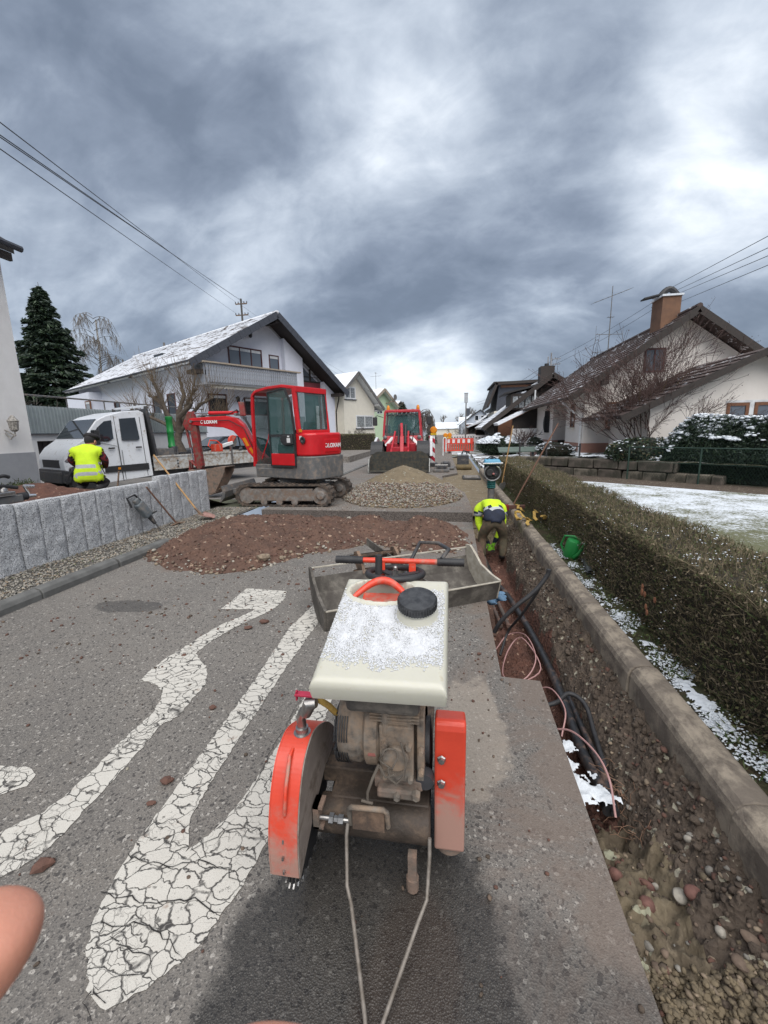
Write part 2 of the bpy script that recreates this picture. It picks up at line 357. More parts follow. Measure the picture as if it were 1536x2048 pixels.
BARRIER_WHITE = surf('barrier_white', (.70, .66, .66), None, 6, .45, bump=0)
def plaid():
    s = NB('red_check_shirt'); f = s.math('ADD', s.n('TexWave').outputs[0], 0); v = s.vor(16, out='Color'); n = s.noise(22, 3)
    return s.done(s.mix(s.step(n, .42, .55), (.16, .012, .02), (.02, .012, .016)), .9)
PLAID = plaid()
def glass(name, tint, rough=.04, trans=0.0, alpha=1.0):
    s = NB(name); s.done(tint, rough, 0.0); s.b.inputs['Specular IOR Level'].default_value = .8
    s.b.inputs['Alpha'].default_value = alpha; return s.m
GLASS_DARK = glass('dark_window_glass', (.018, .022, .026))
GLASS_GREY = glass('grey_window_glass', (.12, .14, .17))
GLASS_CURT = surf('curtained_window_glass', (.34, .36, .37), (.10, .11, .12), 9, .12, bump=0)
GLASS_CAB = glass('tinted_cab_glass', (.05, .12, .115), .03, alpha=.45)
def roof_mat(name, c, c2, snow=.0, axis_scale=(1, 1, 1), lo=.5, hi=.62):
    s = NB(name); f = s.noise(3, 5, .65); col = s.mix(f, c, c2)
    g = s.noise(1.0, 7, .72, .2, s.coord(axis_scale)); k = s.step(g, lo, hi)
    if snow: col = s.mix(s.math('MULTIPLY', k, snow), col, (.78, .80, .84))
    s.bump(s.noise(30, 4), .4, .01); return s.done(col, .85)
ROOF_BROWN = roof_mat('brown_clay_tiles', (.085, .058, .052), (.055, .040, .037), .9, (1.1, 2.2, 6), .575, .62)
ROOF_LEFT = roof_mat('brown_tiles_under_snow', (.12, .085, .065), (.07, .05, .042), .95, (1.6, .8, 3.5), .37, .50)
ROOF_DARK = roof_mat('dark_tiles', (.022, .022, .024), (.035, .033, .033), 0)
ROOF_SNOW = roof_mat('snowed_dark_tiles', (.07, .07, .075), (.05, .05, .055), 1., (.4, .4, .4), .36, .46)
def snow_mat():
    s = NB('snow'); f = s.noise(30, 5, .7); s.bump(s.noise(160, 4, .7), .9, .004)
    return s.done(s.mix(f, (.58, .63, .69), (.74, .77, .80)), .65, **{'Specular IOR Level': .3})
SNOW = snow_mat()
# ================================================================ ground materials
def asphalt():
    s = NB('old_asphalt'); sep = s.n('SeparateXYZ'); s.L(s.tc.outputs['Object'], sep.inputs[0]); X, Y = sep.outputs[0], sep.outputs[1]
    big = s.noise(.55, 6, .62, .4); med = s.noise(3.2, 6, .7, .5)
    base = s.mix(s.step(big, .35, .65), (.205, .188, .168), (.155, .143, .130))
    base = s.mix(s.step(med, .45, .70), base, (.195, .176, .155))
    spk = s.vor(190, out='Color'); sb = s.n('SeparateColor'); s.L(spk, sb.inputs[0])
    base = s.mix(s.step(sb.outputs[0], .82, .92), base, (.28, .26, .235)); v2 = s.vor(85, out='Color'); sb2 = s.n('SeparateColor'); s.L(v2, sb2.inputs[0]); base = s.mix(s.step(sb2.outputs[0], .955, .965), base, (.40, .375, .34)); base = s.mix(s.step(sb2.outputs[1], .93, .95), base, (.06, .055, .052)); base = s.mix(s.step(sb.outputs[1], .74, .95), base, (.085, .080, .076))
    fine = s.noise(260, 3, .7); base = s.mix(s.step(fine, .30, .72), s.mix(.5, base, (.06, .057, .055)), base)
    # red-brown mud: towards the trench, around the spoil heap and in spots
    near = s.math('MAXIMUM', s.step(X, -.35, .62, 0, .95), s.step(Y, 2.8, 5.8, 0, .62)); mud = s.noise(1.8, 7, .72, .8)
    k = s.math('MULTIPLY', s.step(s.math('ADD', mud, s.math('MULTIPLY', near, .30)), .62, .80), .72)
    base = s.mix(k, base, (.150, .118, .098))
    sp = s.noise(9, 5, .7, .6); base = s.mix(s.step(sp, .70, .76), base, (.105, .058, .042))
    # drops of slurry dried pale beside the wet patch
    wob = s.noise(5.5, 5, .6, .4)
    def ell(cx, cy, rx, ry, lo, hi, wamp=.9):
        dx = s.math('DIVIDE', s.math('SUBTRACT', X, cx), rx); dy = s.math('DIVIDE', s.math('SUBTRACT', Y, cy), ry)
        d = s.math('ADD', s.math('MULTIPLY', dx, dx), s.math('MULTIPLY', dy, dy)); d = s.math('ADD', d, s.math('MULTIPLY', s.math('SUBTRACT', wob, .5), wamp * 2))
        return s.step(d, lo, hi, 1, 0)
    pale = ell(.13, 2.05, .20, .52, .55, 1.0, 1.3); base = s.mix(s.math('MULTIPLY', pale, .5), base, (.33, .285, .235))
    # the wet slurry patch under the saw, running towards the viewer
    wet = s.math('MAXIMUM', ell(-.22, .78, .50, .84, .70, 1.0, .45), s.math('MULTIPLY', ell(.28, .55, .60, .66, .5, 1.0, .6), .55), True)
    wet2 = ell(-3.05, 3.32, .42, .16, .6, .8, .6); wet3 = ell(-.95, 5.1, .5, .2, .5, .9, .9)
    w = s.math('MAXIMUM', wet, s.math('MULTIPLY', s.math('MAXIMUM', wet2, wet3), .6))
    base = s.mix(s.math('MULTIPLY', w, .78), base, (.015, .014, .013)); base = s.mix(s.math('MULTIPLY', s.math('MULTIPLY', ell(-.10, .88, .16, .36, .5, 1.2, .8), wet), .35), base, (.045, .030, .022))
    h = s.math('ADD', s.math('MULTIPLY', fine, .4), s.math('MULTIPLY', s.vor(190), 1.0)); s.bump(h, .45, .004)
    rr = s.n('MapRange'); s.L(w, rr.inputs[0]); rr.inputs[3].default_value = .85; rr.inputs[4].default_value = .30
    return s.done(base, rr.outputs[0], **{'Specular IOR Level': .4})
ASPHALT = asphalt()
def cut_face():
    s = NB('cut_asphalt_edge'); v = s.vor(70, out='Color'); sb = s.n('SeparateColor'); s.L(v, sb.inputs[0])
    c = s.mix(sb.outputs[0], (.06, .05, .045), (.17, .15, .135)); s.bump(s.vor(70), .9, .01); return s.done(c, .9)
CUT = cut_face()
def dusty_orange():
    s = NB('orange_guard_paint'); sep = s.n('SeparateXYZ'); s.L(s.tc.outputs['Object'], sep.inputs[0]); f = s.noise(7, 6, .7, .4); g = s.noise(38, 5, .7)
    col = s.mix(s.step(f, .3, .7), (.60, .060, .030), (.52, .050, .026)); low = s.step(sep.outputs[2], .12, .60, .55, .04); k = s.step(s.math('ADD', s.math('MULTIPLY', f, .75), s.math('ADD', low, s.math('MULTIPLY', g, .18))), .62, .92)
    col = s.mix(s.math('MULTIPLY', k, .85), col, (.33, .235, .19)); col = s.mix(s.step(g, .70, .73), col, (.10, .05, .04)); s.bump(g, .15, .003); return s.done(col, s.math('ADD', s.math('MULTIPLY', k, .45), .36))
ORANGE_G = dusty_orange()
def paint():
    s = NB('cracked_road_paint'); W = s.noise(7, 4, .6, 0, None, 'Color')
    vm = s.n('VectorMath'); vm.operation = 'MULTIPLY_ADD'; s.L(W, vm.inputs[0]); vm.inputs[1].default_value = (.13, .13, 0); s.L(s.tc.outputs['Object'], vm.inputs[2])
    mp = s.n('Mapping'); mp.inputs['Scale'].default_value = (12, 19, 0); s.L(vm.outputs[0], mp.inputs[0])
    e = s.vor(1, 'DISTANCE_TO_EDGE', mp.outputs[0], rnd=.85); mp2 = s.n('Mapping'); mp2.inputs['Scale'].default_value = (30, 34, 0); s.L(vm.outputs[0], mp2.inputs[0])
    e2 = s.vor(1, 'DISTANCE_TO_EDGE', mp2.outputs[0]); wv = s.noise(9, 3)
    cr = s.step(s.math('ADD', e, s.math('MULTIPLY', wv, -.05)), -.022, .026, 1, 0); gate = s.step(s.noise(4, 3), .5, .62)
    cr2 = s.math('MULTIPLY', s.step(e2, .01, .05, 1, 0), s.math('MULTIPLY', gate, .65)); cr = s.math('MULTIPLY', cr, s.step(s.noise(16, 4, .6), .34, .50, .55, 1.0)); cr = s.math('MAXIMUM', cr, cr2)
    pit = s.step(s.noise(75, 4, .7), .66, .72); wear = s.step(s.noise(14, 6, .75), .61, .66); cr = s.math('MAXIMUM', cr, s.math('MAXIMUM', s.math('MULTIPLY', pit, .7), s.math('MULTIPLY', wear, .8)))
    col = s.mix(s.noise(5, 5, .65), (.56, .54, .49), (.44, .42, .38)); col = s.mix(s.step(s.noise(11, 6, .7), .60, .72), col, (.29, .22, .175))
    col = s.mix(s.step(s.noise(260, 3, .7), .28, .55, 0, 1), (.36, .34, .31), col)
    s.bump(s.math('SUBTRACT', 1.0, cr), .8, .004); return s.done(s.mix(cr, col, (.045, .042, .040)), .85)
PAINT = paint()
def soil(name, c, c2, c3, scale=7, bump=1.):
    s = NB(name); a = s.noise(scale, 7, .68, .3); b = s.noise(scale * 5, 5, .7); v = s.vor(scale * 6, out='Color'); sb = s.n('SeparateColor'); s.L(v, sb.inputs[0])
    col = s.mix(s.step(a, .35, .65), c, c2); col = s.mix(s.step(b, .58, .75), col, c3); col = s.mix(s.step(sb.outputs[0], .965, .99), col, tuple(min(.3, x * 2.0) for x in c3))
    s.bump(s.math('ADD', b, s.vor(scale * 6)), bump, .012); return s.done(col, .93, **{'Specular IOR Level': .25})
SOIL_RED = soil('red_clay_soil', (.125, .062, .046), (.085, .045, .036), (.165, .10, .075))
SOIL_MOUND = soil('brown_spoil', (.125, .074, .055), (.085, .053, .042), (.165, .108, .08), 5)
SOIL_DARK = soil('dark_gravelly_soil', (.105, .082, .064), (.070, .054, .043), (.17, .14, .11))
SAND = soil('olive_sand', (.185, .148, .098), (.14, .112, .075), (.225, .185, .125), 6, .7)
MUDGREY = soil('sandy_mud', (.150, .122, .082), (.105, .084, .06), (.19, .155, .11), 4, .8)
GRAVELBED = soil('fine_gravel_bed', (.135, .125, .112), (.085, .08, .07), (.24, .225, .20), 16, 1.)
VERGE = soil('grassy_soil', (.040, .045, .020), (.055, .042, .026), (.07, .08, .03), 6, 1.)
STONES = [surf('stone_%s' % n, c, tuple(x * .55 for x in c), 26, .85, bump=.5) for n, c in
          (('grey', (.24, .225, .20)), ('pale', (.37, .34, .29)), ('red', (.17, .082, .066)), ('brown', (.16, .115, .085)), ('buff', (.27, .21, .15)))]
CLOD = surf('clay_clod', (.12, .062, .046), (.085, .045, .034), 20, .95, bump=.6)
GRASS = [surf('grass_%d' % i, c, None, 8, .8, bump=0) for i, c in enumerate(((.045, .075, .018), (.07, .095, .028), (.10, .105, .045)))]
def pavers_mat():
    s = NB('grey_interlocking_pavers'); b = s.n('TexBrick'); s.L(s.coord((1, 1, 1)), b.inputs[0]); b.inputs['Scale'].default_value = 1; b.inputs['Brick Width'].default_value = .4; b.inputs['Row Height'].default_value = .2
    b.inputs['Mortar Size'].default_value = .008; b.inputs['Color1'].default_value = (.20, .19, .18, 1); b.inputs['Color2'].default_value = (.165, .155, .15, 1); b.inputs['Mortar'].default_value = (.06, .055, .05, 1)
    return s.done(s.mix(s.step(s.noise(2, 6, .7), .5, .7), b.outputs[0], (.19, .16, .13)), .85)
PAVERS = pavers_mat()
def lawn_mat():
    s = NB('lawn_under_thin_snow'); g = s.noise(1.1, 8, .74, .3); f = s.noise(18, 6, .75); sep = s.n('SeparateXYZ'); s.L(s.tc.outputs['Object'], sep.inputs[0])
    base = s.mix(f, (.06, .075, .03), (.16, .15, .085)); f2 = s.noise(42, 4, .8); t = s.math('ADD', s.math('MULTIPLY', g, .42), s.math('ADD', s.math('MULTIPLY', f, .33), s.math('MULTIPLY', f2, .25)))
    t = s.math('ADD', t, s.step(sep.outputs[1], 4.2, 9.5, -.05, .055)); k = s.step(t, .485, .58); s.bump(f, .7, .02)
    return s.done(s.mix(k, base, (.62, .66, .71)), .8)
LAWN = lawn_mat()
FARSNOW = roof_mat('snowy_field', (.09, .10, .06), (.07, .07, .05), 1., (.05, .05, .05), .52, .62)
# ================================================================ the ground
from mathutils.geometry import tessellate_polygon
TRX = lambda y: np.where(np.asarray(y) < 2.55, .59, np.where(np.asarray(y) < 7.3, .35 + (np.asarray(y) - 2.55) * .013, .46))   # sawn road edge
g = MB()
Z = -.006
g.add([(-400, -60, Z), (-4.2, -60, Z), (-4.2, 500, Z), (-400, 500, Z)], [(0, 1, 2, 3)])
g.add([(-4.2, -60, Z), (400, -60, Z), (400, -1, Z), (-4.2, -1, Z)], [(0, 1, 2, 3)])
g.add([(1.2, -1, Z), (400, -1, Z), (400, 500, Z), (1.2, 500, Z)], [(0, 1, 2, 3)])
g.add([(-4.2, 26, Z), (1.2, 26, Z), (1.2, 500, Z), (-4.2, 500, Z)], [(0, 1, 2, 3)])
g.add([(-5, -2, -1.2), (2, -2, -1.2), (2, 27, -1.2), (-5, 27, -1.2)], [(0, 1, 2, 3)])
struct(g.build('ground', FARSNOW))
def slab(name, poly, z, depth, mats):
    m = MB(); n = len(poly); vs = [(x, y, z) for x, y in poly] + [(x, y, z - depth) for x, y in poly]
    tt = [(a, b, c) if (Vector(vs[b]) - Vector(vs[a])).cross(Vector(vs[c]) - Vector(vs[a])).z > 0 else (a, c, b) for a, b, c in tessellate_polygon([[Vector(q) for q in vs[:n]]])]; m.add(vs[:n], tt); m.mat(1); m.add(vs, [(i, i + n, (i + 1) % n + n, (i + 1) % n) for i in range(n)]); return m.build(name, mats)
RN = [(-4.08, -3), (.59, -3), (.59, 2.54), (.35, 2.56), (.36, 4.0), (.405, 7.28), (-1.2, 7.36), (-4.0, 7.45), (-4.08, 5.4)]
RF = [(-4.0, 8.28), (.46, 8.16), (.45, 9.4), (.39, 10.9), (.05, 12.3), (-.2, 13.4), (-.26, 14.9), (.30, 15.9), (.28, 18), (.14, 26), (.10, 320), (-3.9, 320), (-4.0, 20)]
road = struct(slab('road', RN, 0, .5, [ASPHALT, CUT])); struct(slab('road', RF, 0, .5, [ASPHALT, CUT]))
# ---- white number painted on the road, its paint shrunk into cracked flakes
ZERO = [(-1.10, 3.18), (-1.26, 3.54), (-1.31, 3.04), (-1.26, 2.33), (-1.24, 1.7), (-1.23, 1.39), (-1.22, 1.14), (-1.19, .99), (-1.13, .87), (-1.04, .78), (-.95, .75), (-.87, .80), (-.77, .93), (-.72, 1.12), (-.70, 1.36), (-.69, 1.77), (-.69, 2.3), (-.70, 3.0), (-.75, 3.6),
        (-.88, 3.6), (-.87, 3.0), (-.87, 2.25), (-.87, 1.93), (-.88, 1.6), (-.92, 1.35), (-1.0, 1.20), (-1.07, 1.32), (-1.09, 1.5), (-1.10, 1.91), (-1.11, 2.5)]
def G(x, y):   # a spot measured on the photographed road, as metres on the ground
    c = GC; a = x - 768; b = y - 1024; a, b = a * c[0] - b * c[1], a * c[1] + b * c[0]; u = a / 830; v = -b / 830
    f = c[2] + v * c[3]; z = -c[3] + v * c[2]; t = -1.6 / z; return ((u * c[4] - f * c[5]) * t, (u * c[5] + f * c[4]) * t)
GC = (math.cos(math.radians(1.2)), math.sin(math.radians(1.2)), math.cos(math.radians(10.99)), math.sin(math.radians(10.99)), math.cos(math.radians(9.09)), math.sin(math.radians(9.09)))
THREE = [G(*p) for p in [(494, 1177), (573, 1183), (571, 1196), (550, 1217), (517, 1233), (458, 1262), (417, 1287), (392, 1308), (400, 1321), (412, 1333), (415, 1350), (410, 1371), (387, 1396), (358, 1433), (323, 1450), (271, 1512), (221, 1567), (173, 1617), (125, 1671), (75, 1717), (50, 1731)]]
THREE += [(-1.66, .98), (-1.80, .90), (-1.98, .88), (-2.14, .95), (-2.25, 1.1), (-2.30, 1.3), (-2.24, 1.46), (-2.06, 1.48), (-1.97, 1.45), (-1.94, 1.38), (-2.06, 1.30), (-2.05, 1.15), (-1.96, 1.06), (-1.85, 1.08)]
THREE += [G(*p) for p in [(0, 1667), (42, 1646), (87, 1625), (125, 1596), (179, 1550), (233, 1492), (271, 1458), (304, 1429), (321, 1400), (325, 1383), (312, 1371), (281, 1360), (300, 1342), (333, 1317), (367, 1296), (400, 1275), (442, 1250), (483, 1233), (512, 1219), (442, 1219)]]
HOOK = [G(*p) for p in [(-40, 1600), (0, 1571), (46, 1540), (71, 1550), (54, 1575), (0, 1646), (-40, 1690)]]
def ragged(poly, step=.02, amp=.006):
    out = []
    for i in range(len(poly)):
        a, b = Vector(poly[i]), Vector(poly[(i + 1) % len(poly)]); k = max(1, int((b - a).length / step))
        for j in range(k):
            p = a.lerp(b, j / k); out.append((p.x + random.uniform(-amp, amp), p.y + random.uniform(-amp, amp)))
    return out
from mathutils.geometry import tessellate_polygon
def flat_poly(name, polys, z, mat, parent=None):
    m = MB()
    for p in polys:
        v = [(x, y, z) for x, y in p]; t = tessellate_polygon([[Vector(q) for q in v]]); fs = []
        for a, b, c in t:
            A, B, C = (Vector(v[i]) for i in (a, b, c)); fs.append((a, b, c) if (B - A).cross(C - A).z > 0 else (a, c, b))
        m.add(v, fs)
    return m.build(name, mat, parent)
struct(flat_poly('road_marking', [ragged(ZERO)], .004, PAINT)); struct(flat_poly('road_marking', [[(-1.27, 3.56), (-1.2, 3.78), (-1.0, 3.92), (-.82, 3.8), (-.745, 3.61), (-.875, 3.61), (-1.0, 3.74), (-1.10, 3.55), (-1.09, 3.22)]], .0048, PAINT)); struct(flat_poly('road_marking', [ragged(THREE)], .004, PAINT))
def crack(pts, w, lab=None):
    P = []; pts = [Vector(p) for p in pts]
    for a, b in zip(pts[:-1], pts[1:]):
        k = max(2, int((b - a).length / .025))
        for j in range(k): t = j / k; P.append(a.lerp(b, t) + Vector((random.gauss(0, .006), random.gauss(0, .006))))
    P.append(pts[-1]); L_, R_ = [], []
    for i, p in enumerate(P):
        d = (P[min(i + 1, len(P) - 1)] - P[max(0, i - 1)]).normalized(); n = Vector((-d.y, d.x)); ww = w * random.uniform(.4, 1.2) * min(1, (len(P) - 1 - i) / 4 + .1); L_.append(p + n * ww); R_.append(p - n * ww)
    m = MB(); n = len(P); m.add([(q.x, q.y, .0085) for q in L_ + R_], [(i + 1, i, n + i, n + i + 1) for i in range(n - 1)]); return struct(m.build('road_crack', CRACKM))
CRACKM = surf('open_road_crack', (.022, .020, .019), None, 30, .95)
for pts, w in (([G(185, 1985), G(168, 2000), G(190, 2060)], .0018), ([G(212, 2017), G(180, 1980), G(280, 1950), G(330, 1930)], .0018), ([G(380, 1705), G(430, 1680), G(470, 1640)], .0018), ([G(250, 1715), G(330, 1735), G(400, 1725), G(450, 1745), G(520, 1780)], .002), ([G(200, 1790), G(260, 1800), G(310, 1815), G(360, 1800), G(455, 1835)], .0022), ([G(179, 1850), G(230, 1855), G(290, 1850), G(340, 1890), G(375, 1930)], .002), ([G(225, 1875), G(270, 1905), G(300, 1925), G(320, 1965)], .0018),
               ([G(610, 1380), G(585, 1430), G(545, 1500), G(515, 1560), G(480, 1625)], .0016), ([G(300, 1400), G(318, 1440), G(260, 1480), G(225, 1520)], .0014), ([G(500, 1240), G(440, 1275), G(385, 1300)], .0014), ([G(75, 1640), G(95, 1665), G(85, 1700)], .0018)): crack(pts, w)
# ---- trench beside the kerb and the trench across the road
def trench_z(X, Y):
    n1 = vnoise(X, Y, 2.2, 3, 5, .6); n2 = vnoise(X, Y, 14, 5, 4, .6); n3 = vnoise(X, Y, 40, 9, 3, .6)
    floor = -.52 + .30 * (1 - sstep(1.2, 2.35, Y)) + .07 * (1 - sstep(.4, 1.2, Y)); floor = floor + .14 * sstep(2.3, 2.7, Y) * (1 - sstep(2.7, 3.9, Y)) * (1 - sstep(.55, .72, X))
    floor = floor + .36 * sstep(7.6, 8.6, Y)
    wall0 = .91 + .05 * n1 - .12 * (1 - sstep(1.0, 2.0, Y)); t = np.clip((X - wall0) / (1.13 - wall0), 0, 1); s0 = sstep(wall0 - .07, wall0 + .01, X)
    Zr = floor * (1 - s0) + np.maximum(floor, -.26 + .205 * t ** .8 + .05 * np.abs(n2) * 1.4 - .03) * s0; t = s0
    left = 1 - sstep(.0, .05, X - TRX(Y) + .02)
    return Zr + n1 * .04 + n2 * .062 + n3 * .040 - left * .05
def tr_mi(X, Y):
    x = X[:-1, :-1]; y = Y[:-1, :-1]; n = vnoise(x, y, 5, 2, 4, .6); m = np.zeros(x.shape, int)
    m[(x > .88 + n * .08)] = 1; m[(y < 1.95 + n * .25) & (x < .90 + n * .1)] = 2; m[(y < .95 + n * .3) & (x < 1.0 + n * .15)] = 3; m[y > 7.5 + n * .2] = 3; return m
struct(grid_mesh('trench', np.linspace(.28, 1.16, 90), np.linspace(-.6, 8.6, 760), trench_z, [SOIL_RED, SOIL_DARK, MUDGREY, SAND], mi=tr_mi))
def tr2(X, Y): return -.30 + .04 * vnoise(X, Y, 2.5, 4, 5, .6) + .02 * vnoise(X, Y, 16, 6, 3) - .12 * sstep(-1, .4, X)
struct(grid_mesh('trench', np.linspace(-4.6, .42, 200), np.linspace(7.15, 8.4, 50), tr2, [SOIL_RED]))
struct(grid_mesh('sand_path', np.linspace(-.5, 1.14, 60), np.linspace(8.1, 27, 260), lambda X, Y: -.075 + .025 * vnoise(X, Y, 2.2, 8, 5) + .008 * vnoise(X, Y, 12, 4, 3) - .22 * (1 - sstep(8.1, 9.0, Y)), [SAND]))
# cut-through pavers and verge surfaces
m = MB(); m.add([(-15, 9.6, -.002), (-4.1, 9.6, -.002), (-4.0, 34, -.002), (-22, 34, -.002)], [(0, 1, 2, 3)]); struct(m.build('driveway', PAVERS))
struct(grid_mesh('gravel_strip', np.linspace(-5.1, -4.15, 24), np.linspace(-2, 8.4, 180), lambda X, Y: .035 + .02 * vnoise(X, Y, 3, 2, 4) + .012 * vnoise(X, Y, 18, 3, 3), [GRAVELBED]))
struct(grid_mesh('garden_soil', np.linspace(-9.4, -5.10, 80), np.linspace(1, 9.4, 110), lambda X, Y: (.66 + .05 * vnoise(X, Y, 1.2, 2, 4) + .02 * vnoise(X, Y, 9, 3, 3)) * (1 - sstep(6.6, 9.3, Y + vnoise(X, Y, .8, 5) * .3)) - .02, [SOIL_DARK]))
struct(grid_mesh('verge', np.linspace(1.23, 2.3, 32), np.linspace(-.5, 16, 330), lambda X, Y: .05 + .02 * vnoise(X, Y, 4, 12, 4) + .01 * vnoise(X, Y, 20, 3, 3), [VERGE]))
m = MB(); m.add([(2.1, -.6, .012), (9.5, -.6, .012), (9.6, 8.4, .012), (4.2, 13.0, .012), (2.1, 14.2, .012)], [(0, 1, 2, 3, 4)]); struct(m.build('lawn', LAWN))
m = MB(); m.add([(2.05, 14.2, .006), (4.15, 12.9, .006), (9.7, 8.2, .006), (11, 9.0, .006), (4.6, 14.9, .006), (2.6, 16.8, .006)], [(0, 1, 2, 3, 4, 5)]); struct(m.build('garden_path', SOIL_DARK))
struct(grid_mesh('terrace', np.linspace(0, 1, 60), np.linspace(0, 1, 60), lambda U, V: (3.1 + (11.5 - 3.1) * U + V * (6 - U * 2), 16.3 - 8.2 * U + V * 22, .55 + .05 * vnoise(U * 20, V * 20, 1, 3, 4)), [roof_mat('snow_flecked_garden', (.07, .065, .04), (.05, .055, .025), 1, (.7, .7, .7), .50, .56)]))
m = MB(); m.box((1.3, 17, -.05), (4.2, 27, .10)); struct(m.build('front_yard', roof_mat('slushy_yard', (.13, .12, .11), (.09, .08, .07), 1, (1, 1, 1), .48, .54)))
# ---- kerbs: metre-long stones
def kerb_row(name, prof, y0, y1, ln, mat, lab=None):
    k = bpy.data.objects.new(name, None); COL.objects.link(k); k['kind'] = 'structure'; base = None; y = y0
    while y < y1:
        if base is None:
            m = MB(); m.prism(prof, 'y', .004, ln - .004); base = m.build('kerb_stone', mat, k, bevel=.008); o = base
        else: o = base.copy(); COL.objects.link(o); o.parent = k
        o.location = (random.uniform(-.006, .006), y, random.uniform(-.006, .006)); o.rotation_euler = (0, 0, random.uniform(-.004, .004)); y += ln
    return k
KERBM = surf('dirty_kerb_concrete', (.165, .138, .112), (.095, .078, .064), 5, .9, bump=.7, bscale=90, bdist=.005, dirt=(.30, .255, .20), dirt_amt=.6, dscale=5)
KERBL = surf('grey_kerb_stone', (.125, .125, .12), (.085, .085, .082), 6, .85, bump=.5, bscale=90)
kerb_row('kerb', [(1.135, -.35), (1.298, -.35), (1.30, .10), (1.285, .115), (1.215, .120), (1.172, .106), (1.148, .08), (1.138, .05)], -1.4, 16.5, 1.0, KERBM)
kerb_row('kerb', [(-4.22, -.2), (-4.06, -.2), (-4.06, .06), (-4.085, .10), (-4.14, .115), (-4.22, .10)], -1.6, 5.2, 1.0, KERBL)
kerb_row('kerb', [(-4.10, -.2), (-3.96, -.2), (-3.96, .03), (-4.10, .035)], 9.6, 30, 1.0, KERBL)
# ---- pebbles, clods and snow
def scatter(n, x0, x1, y0, y1): return np.stack([rng.uniform(x0, x1, n), rng.uniform(y0, y1, n), np.zeros(n)], 1)
P = scatter(9000, -5.02, -4.22, .8, 8.3); P[:, 2] = .045 + .02 * vnoise(P[:, 0], P[:, 1], 3, 2, 4)
tag(rocks('gravel', P, rng.uniform(.006, .018, len(P)), [STONES[0], STONES[1], STONES[4]], weights=[.55, .3, .15]), 'grey gravel chips along the foot of the granite wall', 'gravel', kind='stuff')
P = scatter(500, .35, 1.12, .55, 2.1); P[:, 2] = trench_z(P[:, 0], P[:, 1]); R = rng.uniform(.005, .020, len(P))
P2 = scatter(1300, .9, 1.12, 1.2, 7.2); P2[:, 2] = trench_z(P2[:, 0], P2[:, 1]); R2 = rng.uniform(.004, .014, len(P2))
tag(rocks('trench_gravel', np.concatenate([P, P2]), np.concatenate([R, R2]), [STONES[4], STONES[3], STONES[0], CLOD, SOIL_DARK], weights=[.12, .28, .10, .15, .35]), 'gravel and crumbs of earth in the trench', 'gravel', kind='stuff')
P = scatter(5200, .60, 1.02, .55, 1.22); P[:, 2] = trench_z(P[:, 0], P[:, 1]) + .004
tag(rocks('coarse_gravel', P, rng.uniform(.005, .017, len(P)), [SAND, MUDGREY, STONES[4]], weights=[.5, .42, .08]), 'sandy pebble fill at the near end of the trench', 'gravel', kind='stuff')
P = scatter(1100, .96, 1.13, .8, 8.0); P[:, 2] = trench_z(P[:, 0], P[:, 1]); tag(rocks('bank_clods', P, .006 + .026 * rng.random(len(P)) ** 2.2, [SOIL_DARK, MUDGREY, CLOD], flat=.75, weights=[.86, .08, .06]), 'lumps of dark earth on the bank under the kerb', 'earth', kind='stuff')
def crumbs(n, cx, cy, sx, sy, lo, hi):
    P = np.stack([rng.normal(cx, sx, n), rng.normal(cy, sy, n), np.full(n, .004)], 1); P = P[(P[:, 0] < TRX(P[:, 1]) - .02) & (P[:, 0] > -4.0) & (P[:, 1] < 7.2) & (P[:, 1] > .3)]
    return P, rng.uniform(lo, hi, len(P)) ** 1.0
Q = [crumbs(260, -1.5, 3.2, 1.5, 1.6, .003, .014), crumbs(160, -2.6, 3.2, .9, .6, .004, .02), crumbs(240, .2, 3.2, .25, 1.4, .003, .012), crumbs(120, -1.0, 4.3, .9, .5, .005, .022)]
tag(rocks('earth_crumbs', np.concatenate([q[0] for q in Q]), np.concatenate([q[1] for q in Q]), [CLOD, SOIL_DARK, STONES[3]], weights=[.6, .25, .15]), 'crumbs of red earth scattered over the road', 'earth', kind='stuff')
for i, (x, y, r, lab) in enumerate([(333, 1566, .030, 'red clay clod between the two painted figures'), (302, 1610, .020, 'small dark clod left of the long white stripe'), (85, 1735, .035, 'muddy clod at the lower end of the left painted figure'),
                                    (528, 1246, .04, 'flat red clod on the upper end of the left painted figure'), (497, 1258, .03, 'clump of red mud under the painted bar'), (425, 1418, .022, 'black crumb of asphalt beside the long stripe'), (958, 1310, .018, 'lone clod by the corner of the sawn road edge')]):
    gx, gy = G(x, y); m = MB(); m.rock((0, 0, r * .35), r, (1.2, 1, .6)); m.rock((r * .6, r * .3, r * .2), r * .5); o = m.build('clod', CLOD); o.location = (gx, gy, .004); tag(o, lab, 'clod of earth', 'clods of earth lying on the road')
STN = [(1290, 1757, .038, 2, 'angular red stone nearest the sawn road edge in the trench'), (1232, 1752, .032, 2, 'dark red stone pressed against the sawn road edge'), (1296, 1803, .036, 2, 'squarish red stone below the angular red one'), (1360, 1803, .034, 1, 'smooth pale cobble in the trench'),
       (1385, 1790, .034, 2, 'flat pink-red stone behind the pale cobble'), (1312, 1765, .020, 1, 'small buff stone beside the angular red stone'), (1375, 1690, .024, 1, 'broken white stone in the trench wall'), (1300, 1900, .024, 0, 'grey stone at the foot of the road edge'), (1440, 1870, .024, 1, 'long pale chip low in the trench wall'),
       (1420, 1745, .022, 0, 'rounded grey stone half way up the trench wall'), (1500, 1880, .030, 3, 'large brown stone under the kerb at the frame edge'), (1480, 1930, .026, 3, 'brown stone below the large brown one')]
